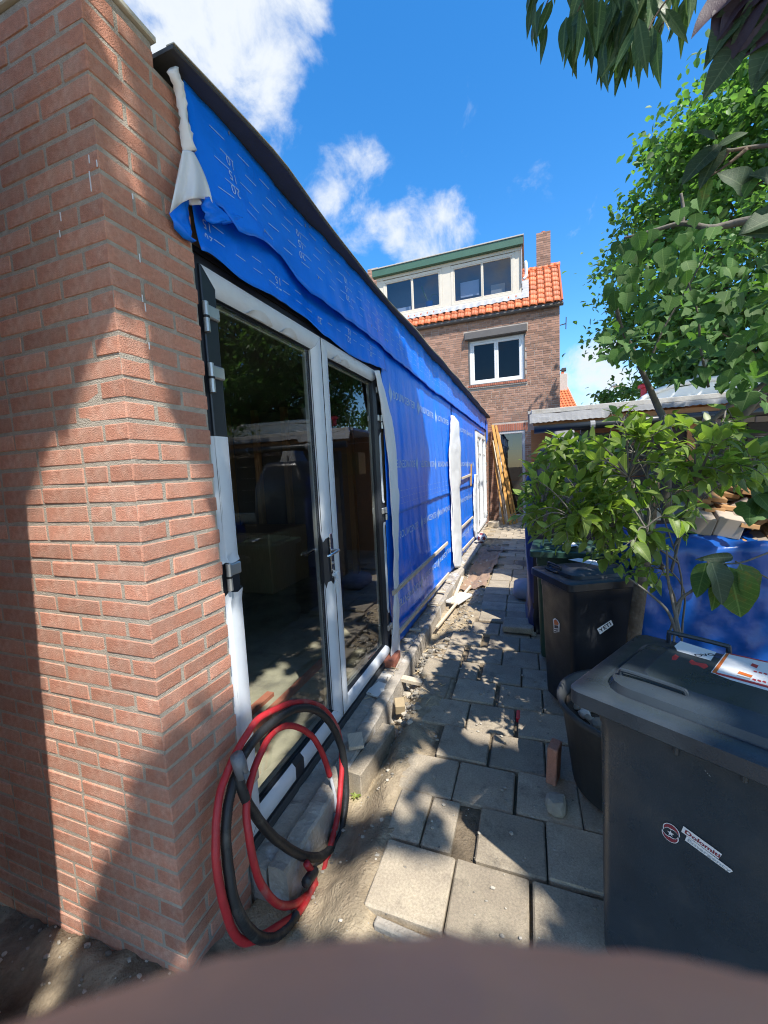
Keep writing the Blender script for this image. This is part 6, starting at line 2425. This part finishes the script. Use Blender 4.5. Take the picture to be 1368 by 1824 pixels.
for k in range(270):
    px, py = pick(P1, rb2)
    Y = rb2.uniform(2.25, 3.1)
    p = at_y(px, py, Y)
    d_ = Vector((rb2.uniform(-.8, .5), rb2.uniform(-.7, .2), rb2.uniform(-.9, .05)))
    fb.leaf(p, d_, Vector((0, -.35, 1)) + rvec(rb2, .35), rb2.uniform(.05, .092))
P2 = [(1085, 470), (1108, 415), (1130, 395), (1165, 395), (1200, 370), (1262, 330), (1290, 400), (1240, 470), (1180, 520), (1120, 540), (1080, 520)]
for k in range(70):
    px, py = pick(P2, rb2)
    Y = rb2.uniform(2.1, 2.7)
    d_ = Vector((rb2.uniform(-.55, .2), rb2.uniform(-.4, .2), rb2.uniform(-1.1, -.5)))
    fb.leaf(at_y(px, py, Y), d_, Vector((-.2, -.8, .6)) + rvec(rb2, .3), rb2.uniform(.05, .088))
for k in range(90):
    px, py = rb2.uniform(1290, 1400), rb2.uniform(430, 720)
    d_ = Vector((rb2.uniform(-.8, .5), rb2.uniform(-.7, .2), rb2.uniform(-.9, .05)))
    fb.leaf(at_y(px, py, rb2.uniform(2.0, 2.8)), d_, Vector((0, -.35, 1)) + rvec(rb2, .4), rb2.uniform(.05, .095))
for k in range(26):
    px, py = rb2.uniform(1318, 1400), rb2.uniform(770, 900)
    fb.leaf(at_y(px, py, rb2.uniform(2.3, 2.7)), (rb2.uniform(-.6, .4), -.3, rb2.uniform(-.9, 0)), Vector((0, -.5, 1)) + rvec(rb2, .4), rb2.uniform(.10, .15))
fb.finish(M['leaf_broad'])


# --- single large leaves close by, on thin branches
def big_leaf(px0, py0, px1, py1, Y, up, me_kind, m_, nm, lb, wscale=1.0, parent=None, droop=.2, fold_=.3):
    a_, b_ = at_y(px0, py0, Y), at_y(px1, py1, Y - .04)
    v_, f_ = leaf_shape(me_kind, 9, fold_, droop)
    me_ = MB().add([Vector((q.x * wscale, q.y, q.z + .025 * math.sin(q.y * 11 + px0) * abs(q.x) * 4)) for q in v_], f_).mesh('leaf', m_, True)
    o_ = bpy.data.objects.new('leaf', me_)
    col.objects.link(o_)
    o_.parent = parent
    T_ = orient(a_, b_ - a_, up, (b_ - a_).length)
    T_.translation = a_ - wloc(parent)
    o_.matrix_local = T_
    return o_


nt_ = thing('overhanging_branch', 'branch with dark soft leaves hanging into the upper right corner', 'branch', at_y(1400, 260, 1.5))
for q in ((1258, 300, 1240, 390, .8), (1272, 262, 1210, 310, 1.0), (1268, 268, 1252, 320, 1.0), (1275, 262, 1322, 228, .9), (1272, 250, 1244, 226, 1.5)):
    pass
lv_ = [(1282, 256, 1217, 312, 'long', 1.5, 'leaf_dark'), (1288, 256, 1247, 322, 'long', 1.2, 'leaf_dark'), (1276, 262, 1330, 229, 'long', 1.6, 'leaf_dark'), (1275, 250, 1244, 226, 'oval', 1.0, 'leaf_dark'),
       (1340, 345, 1290, 298, 'broad', .85, 'leaf_dark'), (1400, 330, 1348, 300, 'broad', .9, 'leaf_dark'), (1420, 375, 1325, 400, 'broad', .8, 'leaf_dark'), (1400, 420, 1330, 405, 'long', 1.4, 'leaf_dark'),
       (1345, 310, 1318, 352, 'oval', .9, 'leaf_broad'), (1262, 316, 1248, 366, 'long', 1.0, 'leaf_sick')]
for a0, b0_, a1, b1, kd, ws, mm in lv_:
    big_leaf(a0, b0_, a1, b1, 1.5, (-.3, -1, .5), kd, M[mm], 'leaf', '', ws, nt_)
tb = MB()
for pts in ([(1420, 255), (1340, 262), (1300, 268), (1282, 258)], [(1420, 330), (1372, 320), (1345, 330)], [(1330, 265), (1300, 290), (1262, 316)]):
    Q_ = smooth_path([at_y(a_, b_, 1.5) for a_, b_ in pts], 5)
    tb.tube(Q_, [.006 - .004 * i / (len(Q_) - 1) for i in range(len(Q_))], 6)
tb.build('twig', M['bark'], nt_, True)
n2_ = thing('overhanging_branch', 'drooping branch of curled purple-grey leaves at the top right edge', 'branch', at_y(1400, 40, 1.3))
for a0, b0_, a1, b1, kd, ws, mm in [(1330, -20, 1243, 22, 'broad', .8, 'leaf_purple'), (1320, 0, 1275, 46, 'broad', .9, 'leaf_purple'), (1335, 10, 1298, 86, 'broad', .8, 'leaf_purple'), (1325, 5, 1268, 80, 'oval', 1.0, 'leaf_dark'),
                                   (1300, 50, 1272, 78, 'broad', .9, 'leaf_dark'), (1318, 80, 1268, 142, 'long', 1.7, 'leaf_dark'), (1400, -20, 1310, 82, 'broad', .7, 'leaf_dark'), (1400, 40, 1318, 84, 'oval', .9, 'leaf_purple'),
                                   (1390, 60, 1345, 122, 'broad', .8, 'leaf_dark'), (1360, -30, 1300, 14, 'broad', 1.0, 'leaf_purple'), (1410, 10, 1352, 60, 'broad', 1.0, 'leaf_purple'), (1390, -40, 1330, 30, 'broad', 1.0, 'leaf_dark'), (1400, 100, 1352, 136, 'oval', 1.2, 'leaf_dark')]:
    big_leaf(a0, b0_, a1, b1, 1.3, (-.2, -1, .3 + R.uniform(-.4, .4)), kd, M[mm], 'leaf', '', ws, n2_, .35, .5)
tb = MB()
Q_ = smooth_path([at_y(a_, b_, 1.31) for a_, b_ in ((1430, -40), (1380, -10), (1340, 10), (1322, 60), (1316, 90))], 5)
tb.tube(Q_, .004, 6)
tb.build('twig', M['bark'], n2_, True)
n3_ = thing('large_leaf_sprig', 'sprig of large drooping leaves with browning edges in front of the blue tarpaulin', 'sprig', at_y(1300, 1010, 1.9))
for a0, b0_, a1, b1, ws, mm, Yq in [(1298, 1010, 1322, 1102, .88, 'leaf_sick', 1.88), (1318, 1004, 1347, 1082, .72, 'leaf_sick', 1.90), (1266, 998, 1296, 1078, .70, 'leaf_dark', 1.86), (1258, 1002, 1240, 1064, .62, 'leaf_broad', 1.92), (1280, 1012, 1274, 1090, .5, 'leaf_sick', 1.95), (1306, 992, 1244, 996, .36, 'leaf_dark', 1.89), (1290, 1000, 1258, 1052, .5, 'leaf_dark', 1.94)]:
    big_leaf(a0, b0_, a1, b1, Yq, (R.uniform(-.5, .5), -1, .25 + R.uniform(-.2, .4)), 'broad', M[mm], 'leaf', '', ws, n3_, .15, .28)
tb = MB()
for pts in ([(1430, 965), (1368, 985), (1320, 1002), (1280, 1004), (1262, 1004)], [(1262, 1000), (1240, 1045), (1215, 1065), (1204, 1090), (1206, 1130)], [(1188, 980), (1190, 1030), (1200, 1080), (1212, 1135)], [(1120, 1030), (1160, 1060), (1190, 1090), (1205, 1130)], [(1430, 1060), (1368, 1030), (1310, 1000)]):
    Q_ = smooth_path([at_y(a_, b_, 1.93) for a_, b_ in pts], 5)
    tb.tube(Q_, [.004 + .004 * i / (len(Q_) - 1) for i in range(len(Q_))] if pts[-1][1] > 1100 else .0035, 6)
tb.build('twig', M['bark_grey'], n3_, True)

# ------------------------------------------------------------------ trees behind the shelter


def crown_tree(label, base_, ctr, rx, ry, rz, nclump, per, lsize, seed, mt_, cut=None, trunk_r=.16, clump_r=.5):
    t = thing('broadleaf_tree', label, 'tree', base_)
    rr = random.Random(seed)
    tk = MB()
    b_, c_ = Vector(base_), Vector(ctr)
    pth = smooth_path([b_, b_.lerp(c_, .5) + Vector((.1, 0, 0)), c_ + Vector((0, 0, rz * .5))], 6)
    tk.tube(pth, [trunk_r * (1 - .8 * i / (len(pth) - 1)) for i in range(len(pth))], 9)
    lm = MB()
    fm = MB()
    made = 0
    while made < nclump:
        d = rvec(rr).normalized()
        k_ = .55 + .45 * rr.random() ** .6
        lump = 1 + .20 * fbm(d.x * 1.6 + seed, d.y * 1.6, d.z * 1.6, 3)
        p = c_ + Vector((d.x * rx, d.y * ry, d.z * rz)) * k_ * lump
        if cut and cut(p):
            continue
        made += 1
        if made % 5 == 0:
            q = pth[rr.randrange(len(pth) // 2, len(pth))]
            m_ = q.lerp(p, .5) + rvec(rr, .15)
            Q_ = smooth_path([q, m_, p], 4)
            lm.tube(Q_, [.035 - .028 * i / (len(Q_) - 1) for i in range(len(Q_))], 5)
        cr = clump_r * rr.uniform(.7, 1.3)
        for j in range(per):
            o2 = rvec(rr, .45) * cr
            o2.z *= .6
            pp = p + o2
            s_ = lsize * rr.uniform(.7, 1.25)
            dd = Vector((rr.gauss(0, 1), rr.gauss(0, 1), rr.gauss(-.5, .6)))
            T_ = orient(pp, dd, Vector((0, 0, 1)) + rvec(rr, .5), s_)
            fm.add([T_ @ Vector(v) for v in ((0, 0, 0), (.33, .28, .06), (.26, .68, .03), (0, 1, -.12), (-.26, .68, .03), (-.33, .28, .06))], [(0, 1, 2, 3), (0, 3, 4, 5)])
    tk.build('trunk', M['bark'], t, True)
    if lm.v:
        lm.build('limb', M['bark'], t, True)
    stuff(fm.build('crown', mt_, t, True))
    return t


crown_tree('large leafy maple rising behind the shelter and caravan', (4.6, 9.6, 0), (4.75, 9.7, 5.5), 3.1, 2.6, 3.5, 580, 88, .125, 41, M['leaf_far'], cut=lambda p: p.z < 2.3, clump_r=.58)
crown_tree('lower feathery green tree further back beyond the shelter roof', (3.4, 13.5, 0), (3.0, 13.6, 2.7), 1.6, 1.2, 1.25, 50, 50, .13, 43, M['leaf_far'], clump_r=.4, trunk_r=.08)

# ------------------------------------------------------------------ the big tree overhead: hanging peach leaves in view, crown and limbs above the frame
ov_ = thing('peach_tree', 'tree overhead with long narrow hanging leaves across the top right of the sky', 'tree', (2.6, -.6, 0))
fp = Foliage(ov_, ['lance'], [M['leaf_peach']], 5)
ro = random.Random(61)
tw_ = MB()
bunches = [((990, -25), 8, 40), ((1045, -10), 10, 95), ((1075, -5), 12, 120), ((1100, 5), 10, 110), ((1130, 15), 12, 100), ((1150, 0), 12, 110), ((1180, 10), 9, 80), ((1195, 20), 4, 95), ((1225, -30), 7, 55), ((1060, -60), 10, 60), ((1120, -55), 12, 70), ((1170, -60), 12, 60), ((965, -40), 7, 60)]
for (px, py), n_, ln_ in bunches:
    Y = ro.uniform(1.75, 2.15)
    c_ = at_y(px, py, Y)
    Q_ = smooth_path([c_ + Vector((.5, -.35, .5)), c_ + Vector((.2, -.12, .16)), c_, c_ + Vector((-.04, 0, -.06))], 5)
    tw_.tube(Q_, [.006 - .004 * i / (len(Q_) - 1) for i in range(len(Q_))], 5)
    for j in range(n_):
        i = ro.randrange(7, len(Q_))
        d_ = Vector((ro.gauss(-.18, .32), ro.gauss(-.05, .25), -1))
        fp.leaf(Q_[i] + rvec(ro, .025), d_, Vector((ro.gauss(-.3, .6), -1, .2)), ro.uniform(.13, .21) * (.55 + ln_ / 220), None)
tw_.build('twig', M['bark'], ov_, True)
fp.finish(M['leaf_peach'])

# crown above the frame: each leaf hangs on the sunward side of some shaded spot of the yard
LIT = [[(800, 1250), (912, 1240), (905, 1300), (800, 1330), (735, 1400), (715, 1370)], 
       [(388, 575), (540, 640), (540, 880), (400, 860)],
       [(15, 890), (90, 780), (150, 640), (196, 548), (228, 552), (262, 625), (300, 720), (345, 800), (380, 850), (400, 1010), (425, 1180), (432, 1250), (345, 1235), (300, 1285), (240, 1450), (195, 1545), (150, 1650), (110, 1660), (72, 1620), (50, 1200)],
       [(700, 585), (745, 690), (768, 800), (762, 900), (775, 1010), (770, 1115), (1000, 1115), (1000, 300), (660, 490)],
       [(800, 1012), (860, 985), (950, 985), (950, 880), (850, 880), (795, 1000)],
       [(20, 1790), (60, 1700), (95, 1650), (150, 1652), (95, 1740), (70, 1800)], [(205, 1790), (232, 1740), (255, 1745), (250, 1790)], [(300, 1690), (325, 1680), (335, 1720), (300, 1760)]]
SOFT = [([(380, 760), (440, 1440), (700, 1170), (690, 700), (560, 600)], .52), ([(600, 1350), (520, 1640), (640, 1690), (1000, 1690), (980, 1600), (900, 1500), (700, 1340)], .70), ([(640, 1330), (1000, 1330), (960, 1110), (720, 1110)], .68),
        ([(560, 560), (345, 470), (330, 190), (500, 330), (690, 560)], .22), ([(345, 800), (400, 1010), (432, 1300), (310, 1290)], .45), ([(1060, 1130), (1368, 1180), (1368, 1330), (1020, 1210)], .62)]


nb_inv = nb.matrix_basis.inverted()


def surf_hit(p):
    """first of pier, wall and ground met by the sun ray through p"""
    d = -TO_SUN
    best = None
    t = (PY - p.y) / d.y
    if t > 0:
        q = p + d * t
        if q.x < PX and q.z < ZT and q.z > -.15:
            best = (t, q)
    t = (XW + .02 - p.x) / d.x
    if t > 0:
        q = p + d * t
        if PY < q.y < 12.6 and -.1 < q.z < 3.05 and (best is None or t < best[0]):
            best = (t, q)
    t = (.98 - p.z) / d.z
    q = p + d * t
    lq = nb_inv @ q
    if -.06 < lq.x < .76 and -.06 < lq.y < .54 and (best is None or t < best[0]):
        best = (t, q)
    t = -p.z / d.z
    q = p + d * t
    if best is None or t < best[0]:
        best = (t, q)
    return best[1]


def light_gap(q):
    a_ = to_px(q)
    if a_ is None:
        return .12
    for pl_ in LIT:
        if inside(pl_, *a_):
            return 1.0
    g_ = .06
    for pl_, k_ in SOFT:
        if inside(pl_, *a_):
            g_ = k_
    return g_


rc = random.Random(71)
cm = MB()
n_leaf = 0
tries = 0
while n_leaf < 19000 and tries < 160000:
    tries += 1
    zc = rc.uniform(4.3, 9.0)
    # aim at a random spot of the shaded yard
    if rc.random() < .58:
        tgt = Vector((rc.uniform(-2.2, 2.3), rc.uniform(.1, 6.3), 0))
    elif rc.random() < .74:
        tgt = Vector((XW, rc.uniform(1.1, 6.0), rc.uniform(0, 3.1)))
    else:
        tgt = Vector((rc.uniform(-2.2, PX), PY, rc.uniform(-.1, 3.0)))
    p = tgt + TO_SUN * ((zc - tgt.z) / TO_SUN.z)
    a_ = to_px(p)
    if a_ is not None and -60 < a_[0] < 1430 and -130 < a_[1] < 1900:
        continue
    q = surf_hit(p)
    g_ = light_gap(q)
    if g_ >= 1:
        continue
    # coherent gaps a few centimetres to decimetres wide
    nz_ = fbm(q.x * 2.2 + q.y * .9, q.y * 2.2 - q.z * 1.6, q.z * 2.2 + 4, 3) * .5 + .5
    if nz_ < g_ * .9 + .10 and g_ > .1:
        continue
    if not all(light_gap(surf_hit(p + o2)) < 1 for o2 in (Vector((.05, 0, 0)), Vector((-.05, 0, 0)), Vector((0, .05, 0)), Vector((0, -.05, 0)))):
        if rc.random() < .8:
            continue
    s_ = rc.uniform(.12, .20) * (1 + .06 * (zc - 4.3))
    T_ = orient(p, (rc.gauss(0, 1), rc.gauss(0, 1), rc.gauss(-.4, .5)), TO_SUN + rvec(rc, .35), s_)
    cm.add([T_ @ Vector(v) for v in ((0, -.5, 0), (.30, -.1, .04), (0, .5, -.08), (-.30, -.1, .04))], [(0, 1, 2), (0, 2, 3)])
    n_leaf += 1
stuff(cm.build('crown', M['leaf_canopy'], ov_, True))
tk = MB()
P_ = smooth_path([(2.6, -.6, -.05), (2.55, -.6, 1.5), (2.4, -.5, 3.0), (2.1, -.3, 4.4), (1.7, 0, 5.4)], 6)
tk.tube(P_, [.13 - .06 * i / (len(P_) - 1) for i in range(len(P_))], 10)
for e_ in (((2.1, -.3, 4.3), (1.2, .2, 5.0), (.3, .6, 5.4), (-.3, .5, 5.6)), ((1.9, -.2, 4.9), (1.4, .9, 5.9), (1.0, 1.8, 6.4)), ((2.2, -.4, 4.0), (2.1, .6, 5.0), (2.1, 1.5, 5.6)), ((1.7, .1, 5.4), (1.3, .6, 3.9), (1.05, 1.4, 3.65))):
    Q_ = smooth_path(e_, 5)
    tk.tube(Q_, [.05 - .038 * i / (len(Q_) - 1) for i in range(len(Q_))], 7)
tk.build('trunk', M['bark'], ov_, True)

# ------------------------------------------------------------------ the photographer, phone in hand, fingertip in front of the lens
body_m = bpy.data.meshes.new('person')
J = {'pel': (.10, -.50, .95), 'sp1': (.10, -.49, 1.15), 'sp2': (.10, -.47, 1.36), 'nk': (.10, -.45, 1.50), 'hd0': (.10, -.43, 1.60), 'hd1': (.10, -.43, 1.76),
     'shl': (-.09, -.47, 1.43), 'ell': (-.19, -.34, 1.20), 'wrl': (-.075, -.10, 1.50), 'hal': (-.055, -.055, 1.54),
     'shr': (.29, -.47, 1.43), 'elr': (.34, -.32, 1.20), 'wrr': (.12, -.08, 1.50), 'har': (.075, -.03, 1.545),
     'hil': (0, -.50, .90), 'knl': (-.01, -.47, .50), 'anl': (-.02, -.52, .08), 'tol': (-.03, -.38, .03),
     'hir': (.20, -.50, .90), 'knr': (.21, -.47, .50), 'anr': (.22, -.52, .08), 'tor': (.23, -.38, .03)}
RD = {'pel': .15, 'sp1': .14, 'sp2': .15, 'nk': .06, 'hd0': .075, 'hd1': .085, 'shl': .07, 'ell': .048, 'wrl': .032, 'hal': .034, 'shr': .07, 'elr': .048, 'wrr': .032, 'har': .034,
      'hil': .10, 'knl': .065, 'anl': .045, 'tol': .035, 'hir': .10, 'knr': .065, 'anr': .045, 'tor': .035}
keys = list(J)
E_ = [('pel', 'sp1'), ('sp1', 'sp2'), ('sp2', 'nk'), ('nk', 'hd0'), ('hd0', 'hd1'), ('sp2', 'shl'), ('shl', 'ell'), ('ell', 'wrl'), ('wrl', 'hal'), ('sp2', 'shr'), ('shr', 'elr'), ('elr', 'wrr'), ('wrr', 'har'),
      ('pel', 'hil'), ('hil', 'knl'), ('knl', 'anl'), ('anl', 'tol'), ('pel', 'hir'), ('hir', 'knr'), ('knr', 'anr'), ('anr', 'tor')]
body_m.from_pydata([J[k] for k in keys], [(keys.index(a_), keys.index(b_)) for a_, b_ in E_], [])
tmp = bpy.data.objects.new('person_tmp', body_m)
col.objects.link(tmp)
sk = tmp.modifiers.new('skin', 'SKIN')
for i, k in enumerate(keys):
    body_m.skin_vertices[0].data[i].radius = (RD[k] * (1.25 if k in ('pel', 'sp1', 'sp2') else 1), RD[k])
body_m.skin_vertices[0].data[0].use_root = True
sb_ = tmp.modifiers.new('sub', 'SUBSURF')
sb_.levels = sb_.render_levels = 2
bpy.context.view_layer.update()
me = bpy.data.meshes.new_from_object(tmp.evaluated_get(bpy.context.evaluated_depsgraph_get()))
pb = MB()
pb.add([v.co for v in me.vertices], [tuple(p.vertices) for p in me.polygons])
for i, f in enumerate(pb.f):
    z_ = sum(pb.v[k].z for k in f) / len(f)
    y_ = sum(pb.v[k].y for k in f) / len(f)
    pb.mi[i] = 0 if (z_ > 1.47 or (y_ > -.28 and z_ > 1.2)) else 1
bpy.data.objects.remove(tmp)


def cv_(r_, u_, d_):
    return CAM + RIGHT * r_ * .001 + UP * u_ * .001 + FWD * d_ * .001


# index finger of the right hand lies across the back of the phone just under the lens
fing = [(62, -62, -6), (52, -52, 4), (40, -39, 9), (28, -30, 9.5), (14, -24.6, 9.2), (4, -22.7, 9), (-3, -22.6, 9), (-10, -24.3, 9), (-18, -28.2, 9), (-25, -33, 8.5)]
Q_ = smooth_path([cv_(*q) for q in fing], 5)
Q_ = smooth_path(Q_, 3)
pb.tube(Q_, [(.0098 - .0016 * i / (len(Q_) - 1) - (.004 * max(0, i - len(Q_) + 12) / 11)) * (1 + .035 * fbm(i * .21, 3)) for i in range(len(Q_))], 20)
for k, (uo, ln_) in enumerate(((-78, 0), (-98, 2), (-116, 8))):
    Q_ = smooth_path([cv_(64, uo - 6, -6), cv_(50, uo, 6), cv_(24, uo + 4, 9), cv_(4 + ln_, uo + 3, 8.5), cv_(-8 + ln_, uo, 8)], 5)
    pb.tube(Q_, [.0095 - .002 * i / (len(Q_) - 1) for i in range(len(Q_))], 12)
Q_ = smooth_path([cv_(66, -80, -10), cv_(52, -64, -18), cv_(34, -50, -17), cv_(22, -44, -15)], 5)
pb.tube(Q_, [.012 - .003 * i / (len(Q_) - 1) for i in range(len(Q_))], 12)
Q_ = smooth_path([cv_(75, -62, -8), cv_(72, -90, -8), cv_(74, -125, -8), tuple(J['wrr'])], 5)
pb.tube(Q_, [.018, .02, .022, .024, .026, .027, .028, .028, .028, .028, .03, .03, .03, .03, .03, .03][:len(Q_)], 12)
per = pb.build('person', [M['skin'], M['cloth']], None, True)
tag(per, 'person holding the phone, one fingertip blurred along the bottom of the photo', 'person')
hr = MB()
bmx = bmesh.new()
bmesh.ops.create_uvsphere(bmx, u_segments=20, v_segments=12, radius=1)
hr.add([Vector((.10 + v.co.x * .095, -.445 + v.co.y * .105, 1.72 + v.co.z * .105)) for v in bmx.verts], [tuple(v.index for v in f.verts) for f in bmx.faces])
bmx.free()
hr.build('hair', M['hair'], per, True)
pm = Matrix((RIGHT, UP, FWD)).transposed().to_4x4()
pm.translation = CAM
o = MB().box((-.055, -.125, -.0125), (.020, .022, -.0042), ch=.003, T=pm).build('mobile_phone', M['phone'])
tag(o, 'black mobile phone held upright in the hand of the photographer', 'phone')
